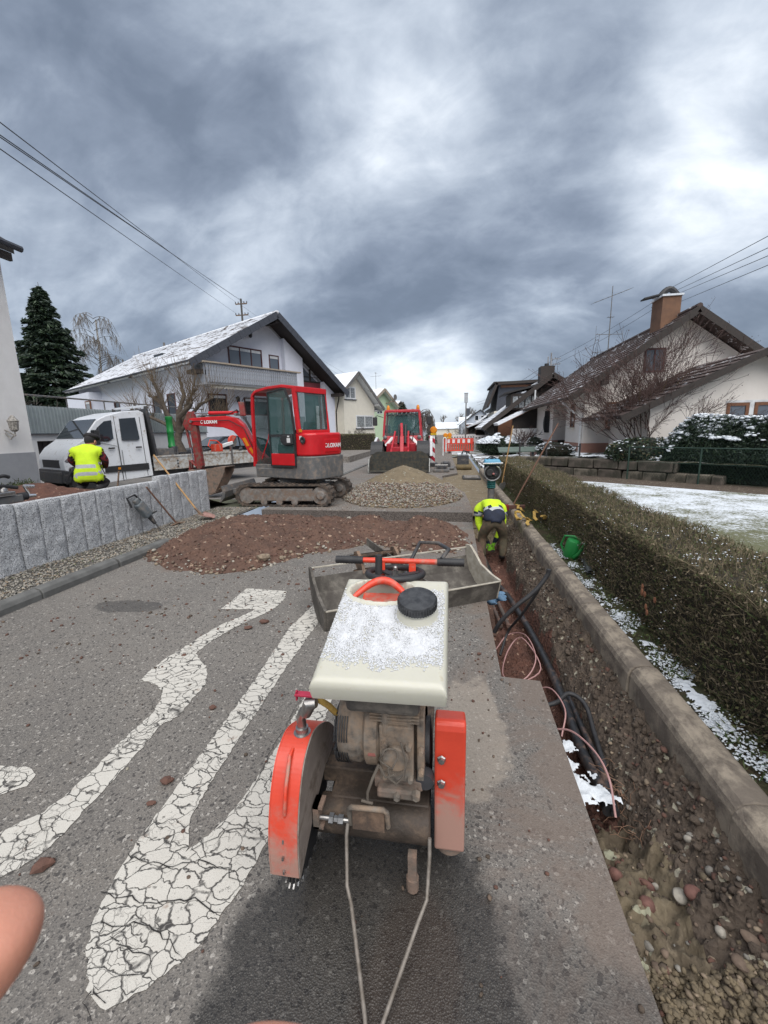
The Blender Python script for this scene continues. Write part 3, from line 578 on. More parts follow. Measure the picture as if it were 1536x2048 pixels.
for x, y, r, k, lab in STN:
    zz = -.2
    for _ in range(8):
        c = GC; a = x - 768; b = y - 1024; a, b = a * c[0] - b * c[1], a * c[1] + b * c[0]; u = a / 830; v = -b / 830; f = c[2] + v * c[3]; zr = -c[3] + v * c[2]; t = (zz - 1.6) / zr
        gx, gy = (u * c[4] - f * c[5]) * t, (u * c[5] + f * c[4]) * t; zz = float(trench_z(np.array([min(gx, 1.1)]), np.array([gy]))[0])
    m = MB(); m.rock((0, 0, 0), r * 1.2, (1., .95, .9)); o = m.build('stone', STONES[k], smooth=50); sb_ = o.modifiers.new('round', 'SUBSURF'); sb_.levels = sb_.render_levels = 1; o.location = (min(gx, 1.1), gy, zz + r * .2); tag(o, lab, 'stone', 'loose stones in the trench')
def snow_patch(name, x0, x1, y0, y1, step, thr, base, seed, amp=.02, lab=None, scale=3.):
    xs = np.arange(x0, x1, step); ys = np.arange(y0, y1, step); X, Y = np.meshgrid(xs, ys)
    h = vnoise(X, Y, scale, seed, 5, .62) - thr(X, Y); Zs = base(X, Y) - .004 + np.clip(h, 0, .4) ** .6 * amp * 2 + .006 * vnoise(X, Y, 45, seed + 1, 2) * (h > 0)
    idx = np.arange(X.size).reshape(X.shape); F4 = np.stack([idx[:-1, :-1], idx[:-1, 1:], idx[1:, 1:], idx[1:, :-1]], -1); keep = (h[:-1, :-1] > -.01) & (h[1:, 1:] > -.01) & (h[:-1, 1:] > -.01) & (h[1:, :-1] > -.01)
    o = np_mesh(name, np.stack([X, Y, Zs], -1).reshape(-1, 3), F4[keep], [SNOW], smooth=True); return tag(o, lab, 'snow', kind='stuff')
snow_patch('snow', 1.27, 1.66, .9, 5.6, .008, lambda X, Y: .04 + 2.2 * np.abs(X - 1.41 - .02 * np.sin(Y * 3)) - .16 * sstep(3.8, 2.4, Y) - .5 * vnoise(X, Y, 34, 5, 3, .7), lambda X, Y: .055 + .02 * vnoise(X, Y, 4, 12, 4), 4, .009, 'thin melting snow along the back of the kerb', 9)
snow_patch('snow', .50, .86, 1.70, 2.34, .008, lambda X, Y: -.22 + 7 * np.maximum(0, np.abs(X - .67 + (Y - 2.0) * .22) - .06) + 4 * np.maximum(0, np.abs(Y - 2.02) - .13) + .25 * vnoise(X, Y, 50, 4, 3, .7), lambda X, Y: -.20 + .03 * vnoise(X, Y, 9, 3), 7, .012, 'small white heap of snow in the trench by the sawn road edge', 9)
snow_patch('snow', 1.3, 4.4, 16.5, 26.5, .06, lambda X, Y: .12 + 0 * X, lambda X, Y: .105 + 0 * X, 9, .05, 'patchy snow on the yard behind the barrier', .9)
snow_patch('snow', 4.0, 10, 14.5, 19, .06, lambda X, Y: .18 + 0 * X, lambda X, Y: .60 + 0 * X, 11, .05, 'snow left on the terrace in front of the cream house', .8)
P = np.stack([1.40 + rng.normal(0, .075, 5200), .9 + 4.8 * rng.random(5200) ** 1.3, np.full(5200, .07)], 1); P = P[(vnoise(P[:, 0], P[:, 1], 5, 6, 4) > -.08) & (P[:, 0] > 1.29)]; tag(rocks('snow_crumbs', P, rng.uniform(.003, .011, len(P)), SNOW, flat=.5), 'crumbs of wet snow on the verge behind the kerb', 'snow', kind='stuff')
n = 5200; P = np.stack([1.30 + np.abs(rng.normal(.16, .10, n)), rng.uniform(1.1, 15, n) ** 1.0, np.full(n, .075)], 1); dens = vnoise(P[:, 0], P[:, 1], 3, 21, 3) > -.15; P = P[dens]
tag(blades('grass', P, rng.uniform(.025, .07, len(P)), GRASS, up=.9, aspect=.16), 'tufts of grass and weeds under the clipped hedge', 'grass', kind='stuff')
n = 900; P = np.stack([rng.uniform(-5.0, -4.3, n), rng.uniform(2, 8, n), np.full(n, .06)], 1); P = P[vnoise(P[:, 0], P[:, 1], 1.5, 3, 3) > .05]
tag(blades('moss', P, rng.uniform(.01, .03, len(P)), GRASS, up=.4, aspect=.4), 'moss and weeds growing through the gravel strip', 'moss', kind='stuff')
# ---- spoil heaps
def inside_fn(poly):
    P = np.array(poly)
    def f(X, Y):   # signed-ish distance inside a convex-like outline (positive inside)
        ins = np.zeros(X.shape, bool); d = np.full(X.shape, 9.)
        for i in range(len(P)):
            a, b = P[i], P[(i + 1) % len(P)]; c = ((a[1] > Y) != (b[1] > Y)) & (X < (b[0] - a[0]) * (Y - a[1]) / (b[1] - a[1] + 1e-9) + a[0]); ins ^= c
            t = np.clip(((X - a[0]) * (b[0] - a[0]) + (Y - a[1]) * (b[1] - a[1])) / ((b[0] - a[0]) ** 2 + (b[1] - a[1]) ** 2), 0, 1); d = np.minimum(d, np.hypot(X - a[0] - t * (b[0] - a[0]), Y - a[1] - t * (b[1] - a[1])))
        return np.where(ins, d, -d)
    return f
M1 = inside_fn([(-4.15, 4.85), (-3.5, 4.45), (-2.86, 4.25), (-2.3, 4.45), (-1.87, 5.1), (-1.1, 5.75), (-.75, 5.45), (.05, 5.35), (.30, 5.8), (.22, 6.6), (-.4, 7.25), (-2.2, 7.35), (-4.4, 7.4)])
def m1z(X, Y):
    d = M1(X, Y) + .10 * vnoise(X, Y, 3, 31, 3); h = .30 * (1 - np.exp(-np.clip(d, 0, 9) * 1.9)) * (1 + .45 * vnoise(X, Y, 1.1, 33, 3)) + .06 * vnoise(X, Y, 5, 35, 4) * sstep(0, .2, d) + .055 * vnoise(X, Y, 17, 37, 4, .75) * sstep(0, .1, d)
    h = h * (1 - .45 * sstep(-1.25, -.95, X) * (1 - sstep(-.75, -.5, X))) * (1 - .25 * sstep(6.3, 7.3, Y))
    return np.where(d > 0, h + .004, -.10 + d * .3)
h1 = stuff(grid_mesh('spoil_heap', np.linspace(-4.55, .5, 300), np.linspace(4.1, 7.5, 210), m1z, [SOIL_MOUND], smooth=True)); tag(h1, 'low spread heap of red-brown earth across the road', 'earth heap')
def on(fn, n, x0, x1, y0, y1, lo=.004):
    P = scatter(n, x0, x1, y0, y1); P[:, 2] = fn(P[:, 0], P[:, 1]); return P[P[:, 2] > lo]
P = on(m1z, 8200, -4.5, .4, 4.1, 7.4); tag(rocks('heap_clods', P, rng.uniform(.004, .012, len(P)) + .018 * rng.random(len(P)) ** 4, [CLOD, SOIL_MOUND, STONES[3], STONES[4], STONES[1]], weights=[.34, .57, .06, .02, .01]), 'clods and pebbles over the red-brown earth heap', 'earth', kind='stuff')
P = scatter(2600, -4.3, .4, 4.1, 6.2); d = M1(P[:, 0], P[:, 1]); P = P[(d > -.05) & (d < .16)]; P[:, 2] = np.maximum(m1z(P[:, 0], P[:, 1]), 0) + .006
tag(rocks('rim_pebbles', P, rng.uniform(.010, .034, len(P)), [STONES[4], STONES[1], STONES[3], CLOD], weights=[.35, .2, .2, .25]), 'pebbles rolled to the foot of the red-brown heap', 'pebbles', kind='stuff')
for x, y, r, lab in [(530, 1128, .085, 'big buff stone at the front foot of the earth heap'), (565, 1120, .05, 'brown stone right of the big buff stone'), (475, 1042, .06, 'pale stone on the back edge of the earth heap'), (705, 1055, .05, 'white stone lying high on the earth heap'), (890, 1087, .04, 'dark red clod near the right tail of the heap')]:
    gx, gy = G(x, y); gy -= .25 if y < 1100 else .02; zz = max(0., float(m1z(np.array([gx]), np.array([gy]))[0])); m = MB(); m.rock((0, 0, 0), r, (1.2, 1, .75)); o = m.build('stone', STONES[4] if 'buff' in lab or 'brown' in lab else STONES[1] if 'dark' not in lab else CLOD); o.location = (gx, gy, zz + r * .3); tag(o, lab, 'stone', 'stones on the earth heap')
def m2z(X, Y):
    d = 1 - np.hypot((X + 1.15) / 1.48, (Y - 10.45) / 1.95) + .05 * vnoise(X, Y, 1.6, 41, 3); h = .86 * np.clip(d, 0, 1) ** .85 * (1 - .12 * d) + .02 * vnoise(X, Y, 14, 43, 3) * (d > .02); return np.where(d > 0, h + .003, -.1)
tag(stuff(grid_mesh('sand_heap', np.linspace(-3.1, 1.1, 150), np.linspace(8.3, 12.8, 150), m2z, [SAND])), 'tall heap of olive sand in front of the red loader', 'sand heap')
P = on(m2z, 16000, -2.8, .5, 8.4, 11.6, .006); k = (P[:, 2] < .44 - .16 * np.clip(P[:, 1] - 9.4, 0, 9) + .06 * vnoise(P[:, 0], P[:, 1], 3, 8, 3)) & (P[:, 1] < 10.6); P = P[k]; P[:, 2] += .012
tag(rocks('crushed_stone', P, rng.uniform(.012, .034, len(P)), [STONES[0], STONES[1], STONES[2], STONES[3], STONES[4]], flat=.8, weights=[.30, .20, .07, .28, .15]), 'pinkish crushed stone spilled down the front of the sand heap', 'crushed stone', kind='stuff')
P = scatter(500, -2.9, .45, 8.25, 9.6); tag(rocks('spilled_chips', P, rng.uniform(.008, .022, len(P)), [STONES[0], STONES[1], STONES[3]]), 'stone chips strewn on the asphalt before the sand heap', 'stone chips', kind='stuff')
P = np.stack([rng.normal(-5.9, .35, 1500), rng.normal(5.3, .35, 1500), np.zeros(1500)], 1); 
def m3z(X, Y): return .60 + .26 * np.exp(-((X + 6.75) ** 2 / .5 + (Y - 5.9) ** 2 / .35)) * (1 + .25 * vnoise(X, Y, 5, 3, 3)) + .02 * vnoise(X, Y, 16, 3, 3)
tag(stuff(grid_mesh('garden_earth_heap', np.linspace(-8.2, -5.3, 90), np.linspace(4.9, 7.1, 80), m3z, [SOIL_RED])), 'small heap of red earth behind the granite wall', 'earth heap')
# ================================================================ buildings
def azroot(name, label, cat, ox, oy, az, z=0, group=None):
    """local x runs along azimuth az (from the street direction to the right), local y away to its left"""
    return thing(name, label, cat, (ox, oy, z), PI / 2 - math.radians(az), group)
def slope(root, e, r, y0, y1, n, th, mat, name='roof', over=.035):
    """one roof slope from eave point e=(x,z) to ridge point r, made of n stepped courses of tiles"""
    m = MB(); e, r = Vector((e[0], 0, e[1])), Vector((r[0], 0, r[1])); d = (r - e) / n; nn = Vector((-d.z, 0, d.x)).normalized()
    if nn.z < 0: nn = -nn
    for i in range(n):
        a, b = e + d * i, e + d * (i + 1); lo, hi = over, .004
        Q = [a - nn * th, b - nn * th, b + nn * hi, a + nn * lo]
        m.hexa([(Q[0].x, y0, Q[0].z), (Q[0].x, y1, Q[0].z), (Q[1].x, y1, Q[1].z), (Q[1].x, y0, Q[1].z), (Q[3].x, y0, Q[3].z), (Q[3].x, y1, Q[3].z), (Q[2].x, y1, Q[2].z), (Q[2].x, y0, Q[2].z)])
    return m.build(name, mat, root)
def window(root, M4, w, h, fm, gm, cols=2, rows=1, fw=.07, sill=None, box=None, deep=.06, name='window', lab=None):
    """M4: lower-left corner on the wall, x along it, y up, z out of it"""
    m = MB(); m.xf(M4)
    m.box((0, 0, -deep), (w, fw, .035)); m.box((0, h - fw, -deep), (w, h, .035)); m.box((0, fw, -deep), (fw, h - fw, .034)); m.box((w - fw, fw, -deep), (w, h - fw, .034))
    for i in range(1, cols): m.box((w * i / cols - fw * .4, fw, -deep), (w * i / cols + fw * .4, h - fw, .028))
    for i in range(1, rows): m.box((fw, h * i / rows - fw * .3, -deep), (w - fw, h * i / rows + fw * .3, .022))
    o = m.build(name, fm, root)
    if lab: o['label'] = lab
    for i in range(cols):
        p = MB(); p.xf(M4); p.box((w * i / cols + fw * .4, fw * .9, -.03), (w * (i + 1) / cols - fw * .4, h - fw * .9, .006)); p.build('pane', gm, o)
    if sill is not None: p = MB(); p.xf(M4); p.box((-.08, -.07, -.02), (w + .08, -.005, .12)); p.build('sill', sill, o)
    if box is not None: p = MB(); p.xf(M4); p.box((fw, h - fw - .16, -.02), (w - fw, h - fw, .014)); p.build('roller_blind', box, o)
    return o
def on_y(x, z, y=0): return frame((x, y - .003, z), (1, 0, 0), (0, 0, 1))          # wall facing -y
def on_x0(y, z, x=0): return frame((x - .003, y, z), (0, -1, 0), (0, 0, 1))        # wall facing -x (x axis of the window runs to -y)
def antenna(name, label, x, y, z0, z1, booms, group=None):
    t = thing(name, label, 'antenna', (x, y, z0), 0, group); m = MB(); m.cyl((0, 0, 0), (0, 0, z1 - z0), .028, .02, 8); m.build('mast', GREYM, t)
    for (dz, L, tilt, az, ne, el) in booms:
        d = Vector((math.cos(az) * math.cos(tilt), math.sin(az) * math.cos(tilt), math.sin(tilt))); c = Vector((0, 0, dz)); m = MB(); m.tube([c - d * L / 2, c + d * L / 2], .014, 6)
        p = d.cross(Vector((0, 0, 1))).normalized() if ne > 0 else Vector((0, 0, 1))
        for i in range(abs(ne)):
            q = c + d * L * (i / max(1, abs(ne) - 1) - .5); m.tube([q - p * el / 2, q + p * el / 2], .008, 5)
        m.build('boom', GREYM, t)
    return t
# ---- left: big bluish-white house with balcony
H = azroot('gabled_house', 'big bluish-white house with wooden balcony and snow-dusted roof behind the excavator', 'house', -14.4, 22.9, 30)
XL, XR, RX, RZ = 0, 10.98, 5.2, 9.15
roofz = lambda x: 5.6 + (RZ - 5.6) * (x + .8) / (RX + .8) if x < RX else RZ - (RZ - 4.72) * (x - RX) / (11.25 - RX)
RX0 = 5.2
wall = MB(); D = 20.5
Wl = lambda x: roofz(x) - .34
# front gable: left bay stands back behind the balcony, right bay flush
wall.prism([(0, -.2), (6.45, -.2), (6.45, Wl(6.45)), (RX, Wl(RX)), (0, Wl(0))], 'y', .35, D); wall.prism([(6.4, -.2), (7.95, -.2), (7.95, Wl(7.95)), (6.4, Wl(6.4))], 'y', -.02, .9)
wall.prism([(9.9, -.2), (XR, -.2), (XR, Wl(XR)), (9.9, Wl(9.9))], 'y', -.02, .9); wall.prism([(6.45, -.2), (XR, -.2), (XR, Wl(XR)), (6.45, Wl(6.45))], 'y', .5, D)
wall.box((-.9, 15.2, -.2), (.1, D + .4, 5.1)); wall.build('wall', PLASTER_BLUE, H)
p = MB(); p.box((-.02, .3, -.25), (0.001, D, 1.05)); p.box((9.88, -.04, -.25), (XR + .02, -.02, 1.25)); p.build('plinth', surf('pale_teal_plinth', (.22, .27, .28), None, 4, .9), H)
slope(H, (-.85, 5.57), (RX, RZ), -1.05, D + .9, 26, .16, ROOF_LEFT).name = 'roof'; slope(H, (11.45, 4.58), (RX, RZ), -1.05, D + .9, 24, .16, ROOF_LEFT)
m = MB(); m.tube([(RX, -1.1, RZ + .03), (RX, D + .9, RZ + .03)], .10, 8); rc = m.build('ridge_cap', ROOF_LEFT, H)
for sx, ex, ez in ((-1, -.85, 5.57), (1, 11.45, 4.58)):   # slate-clad verge boards, one slate after another
    n = 17; a, b = Vector((ex, -1.07, ez - .12)), Vector((RX, -1.07, RZ - .12)); sm = None
    for i in range(n):
        m = MB(); p0, p1 = a.lerp(b, i / n), a.lerp(b, (i + .97) / n); d = (p1 - p0)
        m.bar(p0 + Vector((0, -.02 - .008 * (i % 2), -.02)), p1 + Vector((0, -.02 - .008 * (i % 2), -.02)), .05, .40); m.build('verge_slate', SLATE, H)
for a_, b_ in (((-.55, -.95, 4.98), (.25, -.05, 5.2)), ((10.6, -.95, 4.30), (11.1, 0, 4.52)), ((RX - .1, -.95, RZ - .62), (RX + .1, .25, RZ - .32))): m = MB(); m.box(a_, b_); m.build('purlin', DKWOOD, H)
m = MB(); sf = lambda x0, x1: m.hexa([(x0, -1.0, roofz(x0) - .20), (x0, .36, roofz(x0) - .20), (x1, .36, roofz(x1) - .20), (x1, -1.0, roofz(x1) - .20), (x0, -1.0, roofz(x0) - .17), (x0, .36, roofz(x0) - .17), (x1, .36, roofz(x1) - .17), (x1, -1.0, roofz(x1) - .17)])
sf(-.8, RX); sf(RX, 11.2); m.build('soffit', DKWOOD, H)
m = MB(); m.hexa([(-.82, -.9, 5.36), (-.82, D, 5.36), (.05, D, 5.62), (.05, -.9, 5.62), (-.82, -.9, 5.39), (-.82, D, 5.39), (.05, D, 5.65), (.05, -.9, 5.65)]); m.build('eaves_boards', GREYWOOD, H)
m = MB(); m.tube([(-.93, -1.0, 5.56), (-.93, D + .8, 5.56)], .065, 8); m.build('gutter', SLATE, H)
m = MB(); m.tube([(11.3, -.2, 4.5), (11.3, -.15, 4.1), (11.03, -.1, 3.2), (11.03, -.1, 0)], .05, 8); m.build('downpipe', DKWOOD, H)
window(H, on_y(2.35, 5.75, .35), 2.45, 1.25, REDWOOD, GLASS_GREY, 3, fw=.09, box=WHITEF); window(H, on_y(5.35, 4.75, .35), .8, 2.05, REDWOOD, GLASS_GREY, 1, box=WHITEF)
window(H, on_y(.75, 2.85, .35), 1.25, 1.2, REDWOOD, GLASS_DARK, 1, fw=.09, box=WHITEF, sill=WHITEF); window(H, on_y(3.2, 2.8, .35), 1.9, 1.15, REDWOOD, GLASS_DARK, 2, fw=.09, box=WHITEF, sill=WHITEF)
# tall dark-red stair window bay
m = MB(); m.box((7.98, .34, 4.35), (9.88, .44, 5.25)); m.box((7.98, .34, .2), (8.2, .44, 4.35)); m.box((9.66, .34, .2), (9.88, .44, 4.35)); m.build('red_panel', surf('dull_red_panel', (.20, .045, .055), None, 4, .6), H)
m = MB(); m.prism([(8.0, 5.27), (9.8, 5.27), (9.8, Wl(9.8) - .25), (8.0, Wl(8.0) - .25)], 'y', .40, .46); o = m.build('stair_glazing', GLASS_GREY, H)
m = MB(); m.box((8.85, .33, 5.25), (8.98, .40, 6.2)); m.box((7.98, .33, 5.25), (9.88, .40, 5.36)); m.box((7.98, .33, 5.62), (9.88, .37, 5.66)); m.build('glazing_bar', DKWOOD, H)
m = MB(); m.box((8.2, .40, .2), (9.66, .45, 4.35)); m.build('lower_glazing', GLASS_DARK, H); m = MB(); m.box((9.35, .30, 1.3), (9.6, .38, 3.6)); m.build('glazing_edge', WHITEF, H)
# balcony: deck, rail and every board
m = MB(); m.box((-.05, -1.15, 4.42), (6.38, .4, 4.60)); m.build('balcony_deck', GREYPLINTH, H)
m = MB(); m.box((-.2, -1.32, 5.55), (6.65, -1.1, 5.63)); m.box((-.2, -1.12, 5.55), (-.02, .4, 5.63)); m.box((-.05, -1.19, 4.75), (6.38, -1.14, 4.85)); m.box((-.05, -1.19, 5.3), (6.38, -1.14, 5.38)); m.build('balcony_rail', PALEWOOD, H)
bm_ = None
for i in range(40):
    if bm_ is None: m = MB(); m.prism([(0, 4.58), (.03, 4.52), (.10, 4.52), (.13, 4.58), (.13, 5.55), (0, 5.55)], 'y', -.012, .012); bm_ = m.build('balcony_board', GREYWOOD, H); o = bm_
    else: o = bm_.copy(); COL.objects.link(o)
    o.location = (-.04 + i * .161, -1.205 + random.uniform(-.006, .006), random.uniform(-.015, .01)); o.parent = H
for i in range(9):
    o = bm_.copy(); COL.objects.link(o); o.parent = H; o.location = (-.06, -1.1 + i * .165, 0); o.rotation_euler = (0, 0, PI / 2)
m = MB()
for i in range(60): m.box((.3 + i * .1, -1.0, 4.22 + .04 * (i % 2)), (.39 + i * .1, -.97, 4.42))
m.build('awning_fringe', PLASTER_CREAM, H)
m = MB()
for i in range(40): m.box((2.9 + i * .12, -.3, 2.0), (2.98 + i * .12, -.27, 2.72))
m.box((2.85, -.28, 2.7), (7.7, .35, 2.76)); m.build('terrace_screen', GREYWOOD, H)
for x, z in ((2.65, 3.55), (3.9, 7.6)):
    m = MB(); m.lathe([(.02, 0), (.10, .05), (.12, .3), (.03, .42)], (x, .12, z), 'z', 8); m.box((x - .02, .12, z + .3), (x + .02, .36, z + .36)); m.build('wall_lantern', BLACK, H)
for y, w, h, z in ((16.2, 1.1, 1.3, 3.15),): window(H, on_x0(y, z, -.9), w, h, BRWOOD, GLASS_CURT, 1, box=WHITEF)
for y in (3.9, 6.0, 12.8): m = MB(); m.box((-.04, y - 1.1, 2.3), (0, y, 4.1)); window(H, on_x0(y, 2.9), 1.1, 1.3, REDWOOD, GLASS_DARK, 1)
m = MB(); m.box((5.9, 12.2, 9.0), (6.4, 12.7, 9.6)); m.build('chimney', CONC, H); m = MB(); m.cyl((5.3, 15, 9.1), (5.3, 15, 9.6), .09); m.build('vent_pipe', GREYM, H); m = MB(); m.box((2.3, 9.0, 7.4), (3.4, 10.4, 7.62)); m.build('roof_window', GLASS_DARK, H)
# ---- second house, cream
H = azroot('gabled_house', 'cream house with white windows between the bluish house and the green one', 'house', -10.2, 38, 30)
def pent(root, x0, x1, zl, zr, ax, az_, D, mat, off=.22, z0=-.3):
    m = MB(); m.prism([(x0, z0), (x1, z0), (x1, zr), (ax, az_ - off), (x0, zl)], 'y', 0, D); return m.build('wall', mat, root)
pent(H, .85, 5.25, 5.7, 4.15, 2.35, 7.1, 11, PLASTER_CREAM)
m = MB(); m.box((-.6, 1.5, -.3), (.86, 11, 5.0)); m.build('annexe_wall', PLASTER_CREAM, H)
slope(H, (-.3, 4.9), (2.3, 7.15), -.7, 12, 12, .14, ROOF_SNOW); slope(H, (6.05, 3.85), (2.3, 7.15), -.7, 12, 12, .14, ROOF_SNOW)
for a, b in (((-.3, 4.8), (2.3, 7.05)), ((6.05, 3.75), (2.3, 7.05))): m = MB(); m.bar((a[0], -.72, a[1]), (b[0], -.72, b[1]), .05, .26); m.build('verge_board', GREYM, H)
m = MB(); m.box((5.2, 0, 3.6), (6.0, 11, 3.75)); m.hexa([(5.25, -.65, 4.15), (5.25, 0, 4.15), (5.95, 0, 3.65), (5.95, -.65, 3.65), (5.25, -.65, 4.3), (5.25, 0, 4.3), (5.95, 0, 3.8), (5.95, -.65, 3.8)]); m.build('soffit', WHITEF, H)
for x, z, w, h in ((1.0, 4.65, 1.5, 1.15), (2.45, 1.95, 2.55, 1.25)): window(H, on_y(x, z), w, h, WHITEF, GLASS_CURT, 2, 1, fw=.13, sill=SLATE)
window(H, on_x0(6.5, 2.0, -.6), 1.1, 1.3, WHITEF, GLASS_GREY, 1, sill=SLATE)
# ---- third, pale green
H = azroot('gabled_house', 'pale green house with a wooden verge and dish aerial beyond the cream house', 'house', -9.6, 58, 30)
pent(H, -3.2, 3.8, 5.0, 4.9, .41, 7.3, 11, PLASTER_GREEN)
slope(H, (-4.2, 4.2), (.41, 7.35), -.7, 12, 12, .14, ROOF_SNOW); slope(H, (4.6, 4.25), (.41, 7.35), -.7, 12, 12, .14, ROOF_SNOW)
for a, b in (((-4.2, 4.1), (.41, 7.22)), ((4.6, 4.15), (.41, 7.22))): m = MB(); m.bar((a[0], -.72, a[1]), (b[0], -.72, b[1]), .06, .36); m.build('verge_board', PALEWOOD, H)
m = MB(); m.box((1.6, -.65, 5.6), (2.9, -.55, 5.75)); m.box((1.4, -.65, 5.4), (1.55, 0, 5.55)); m.build('gable_truss', PALEWOOD, H)
window(H, on_y(-2.6, 1.2), 1.4, 1.3, WHITEF, GLASS_DARK, 2); window(H, on_y(1.0, 1.2), 1.4, 1.3, WHITEF, GLASS_DARK, 2); window(H, on_y(-.6, 4.0), 1.2, 1.2, WHITEF, GLASS_DARK, 2)
m = MB(); m.lathe([(.0, .1), (.25, .06), (.4, 0)], (2.3, -1.0, 6.25), 'y', 14); m.cyl((2.3, -.9, 6.2), (2.3, -.5, 5.8), .03); m.build('dish_aerial', GREYM, H)
H = azroot('gabled_house', 'dark-gabled house peeping over the green one', 'house', -9.6, 80, 30)
pent(H, -5, 2.6, 4.0, 5.0, 0, 7.1, 11, SLATE); slope(H, (-5.4, 3.9), (0, 7.2), -.5, 12, 10, .14, ROOF_SNOW); slope(H, (3.1, 5.0), (0, 7.2), -.5, 12, 10, .14, ROOF_DARK)
antenna('roof_antenna', 'thin aerial on the roof of the pale green house', -10.2, 59, 6.4, 9.6, [(2.7, 1.5, .1, .4, 5, .5), (3.1, .8, .0, 1.6, 3, .4)])
# ---- left edge: white building, seen at its far corner
H = thing('white_building', 'white rendered building with grey plinth cut by the left edge of the picture', 'house', (-8.5, 7.45, 0))
m = MB(); m.box((-9, -14, -.2), (0, 0, 5.3)); m.build('wall', PLASTER_WHITE, H); m = MB(); m.box((-.5, -14, -.2), (.018, .012, 1.33)); m.build('plinth', GREYPLINTH, H)
m = MB(); m.hexa([(.22, -14, 5.08), (.22, .12, 5.08), (-5, .12, 8.2), (-5, -14, 8.2), (.22, -14, 5.26), (.22, .12, 5.26), (-5, .12, 8.4), (-5, -14, 8.4)]); m.build('roof', ROOF_DARK, H)
m = MB(); m.tube([(.36, -14, 5.16), (.36, .14, 5.16)], .06, 8); m.build('gutter', SLATE, H); m = MB(); m.bar((.2, .05, 5.0), (.2, -14, 5.0), .07, .14); m.build('fascia', DKWOOD, H)
m = MB()
for a, b in (((0, -.5, 1.78), (.22, -.5, 1.66)), ((.22, -.5, 1.66), (.22, -.5, 1.74)), ((0, -.5, 1.72), (.1, -.5, 1.6)), ((.1, -.5, 1.6), (.2, -.5, 1.68))): m.tube([a, b], .012, 6)
m.lathe([(.035, 1.74), (.07, 1.78), (.085, 1.93), (.10, 1.94), (.02, 2.05)], (.22, -.5, 0), 'z', 6); m.build('wall_lantern', surf('ornate_cream_lantern', (.45, .42, .38), (.12, .11, .1), 40, .5), H)
# ---- garage with corrugated parapet
H = thing('garage', 'low garage with brown door under a corrugated grey parapet', 'garage', (-13.0, 10.6, 0))
m = MB(); m.box((-6, -3, -.1), (0, .95, 1.73)); m.box((-6, .95, 1.52), (-.001, 4.5, 1.73)); m.box((-6, 4.5, -.1), (0, 10.5, 1.73)); m.box((-6, .95, -.1), (-5.8, 4.5, 1.5)); m.build('wall', PLASTER_WHITE, H)
m = MB()
for i in range(36): m.box((-.30 - .015 * (i % 2), .97 + i * .098, -.05), (-.26 - .015 * (i % 2), 1.065 + i * .098, 1.52))
m.build('garage_door', surf('brown_garage_door', (.045, .035, .034), (.035, .027, .027), 6, .6), H)
xs = []; n = 330; CORR = surf('grey_corrugated_sheet', (.30, .34, .35), (.25, .285, .295), 2, .5, metal=.0, bump=.05)
y = np.linspace(-3, 10.5, n * 4); dx = .05 + .028 * np.clip(np.sin(y * 2 * PI / .125) * 2.2, -1, 1)
v = np.concatenate([np.stack([dx, y, np.full_like(y, 1.75)], 1), np.stack([dx, y, np.full_like(y, 2.62)], 1)]); i = np.arange(len(y) - 1); f = np.stack([i, i + 1, i + 1 + len(y), i + len(y)], 1)
np_mesh('corrugated_sheet', v, f, CORR, H); m = MB(); m.box((-.1, -3, 1.73), (.1, 10.5, 1.76)); m.build('drip_edge', SLATE, H)
m = MB(); m.tube([(-.05, -3, 2.95), (-.05, 10.5, 2.95)], .028, 8)
for k in range(9): m.tube([(-.05, -2.5 + k * 1.6, 2.5), (-.05, -2.5 + k * 1.6, 2.95)], .022, 6)
m.build('roof_railing', GREYM, H)
# ---- right: cream house with long brown roof, chimney and entrance
H = thing('gabled_house', 'cream-rendered house with brown tiled roof, terracotta plinth and bare shrub in front', 'house', (5.4, 18.4, .6))
L_, W_ = 10.4, 6.9; ZR = 5.2; ez, ex = 2.15, -.85
rz = lambda x: ez + (ZR - ez) * (x - ex) / (W_ / 2 - ex) if x <= W_ / 2 else ez + (ZR - ez) * (W_ - ex - x) / (W_ / 2 - ex)
m = MB(); m.prism([(0, .35), (W_, .35), (W_, rz(W_) - .2), (W_ / 2, ZR - .22), (0, rz(0) - .2)], 'y', 0, .3); m.prism([(0, .35), (W_, .35), (W_, rz(W_) - .2), (W_ / 2, ZR - .22), (0, rz(0) - .2)], 'y', L_ - .3, L_)
m.box((0, .3, .35), (.3, 2.7, rz(0) - .2)); m.box((0, 5.3, .35), (.3, L_ - .3, rz(0) - .2)); m.box((W_ - .3, .3, .35), (W_, L_ - .3, rz(0) - .2)); m.box((1.3, 2.4, .35), (1.5, 5.6, 3.0)); m.box((.3, 2.4, .35), (1.5, 2.7, 3.0)); m.box((.3, 5.3, .35), (1.5, 5.6, 3.0)); m.build('wall', PLASTER_PINK, H)
m = MB(); m.box((-.02, -.02, -.6), (W_ + .02, .3, .35)); m.box((-.02, .3, -.6), (.3, 2.72, .35)); m.box((-.02, 5.28, -.6), (.3, L_, .35)); m.build('plinth', TERRA, H)
m = MB(); m.hexa([(.02, .302, rz(.02) - .19), (.02, L_ - .3, rz(.02) - .19), (1.5, L_ - .3, rz(1.5) - .19), (1.5, .302, rz(1.5) - .19), (.02, .302, rz(.02) - .17), (.02, L_ - .3, rz(.02) - .17), (1.5, L_ - .3, rz(1.5) - .17), (1.5, .302, rz(1.5) - .17)]); m.build('porch_ceiling', DKWOOD, H)
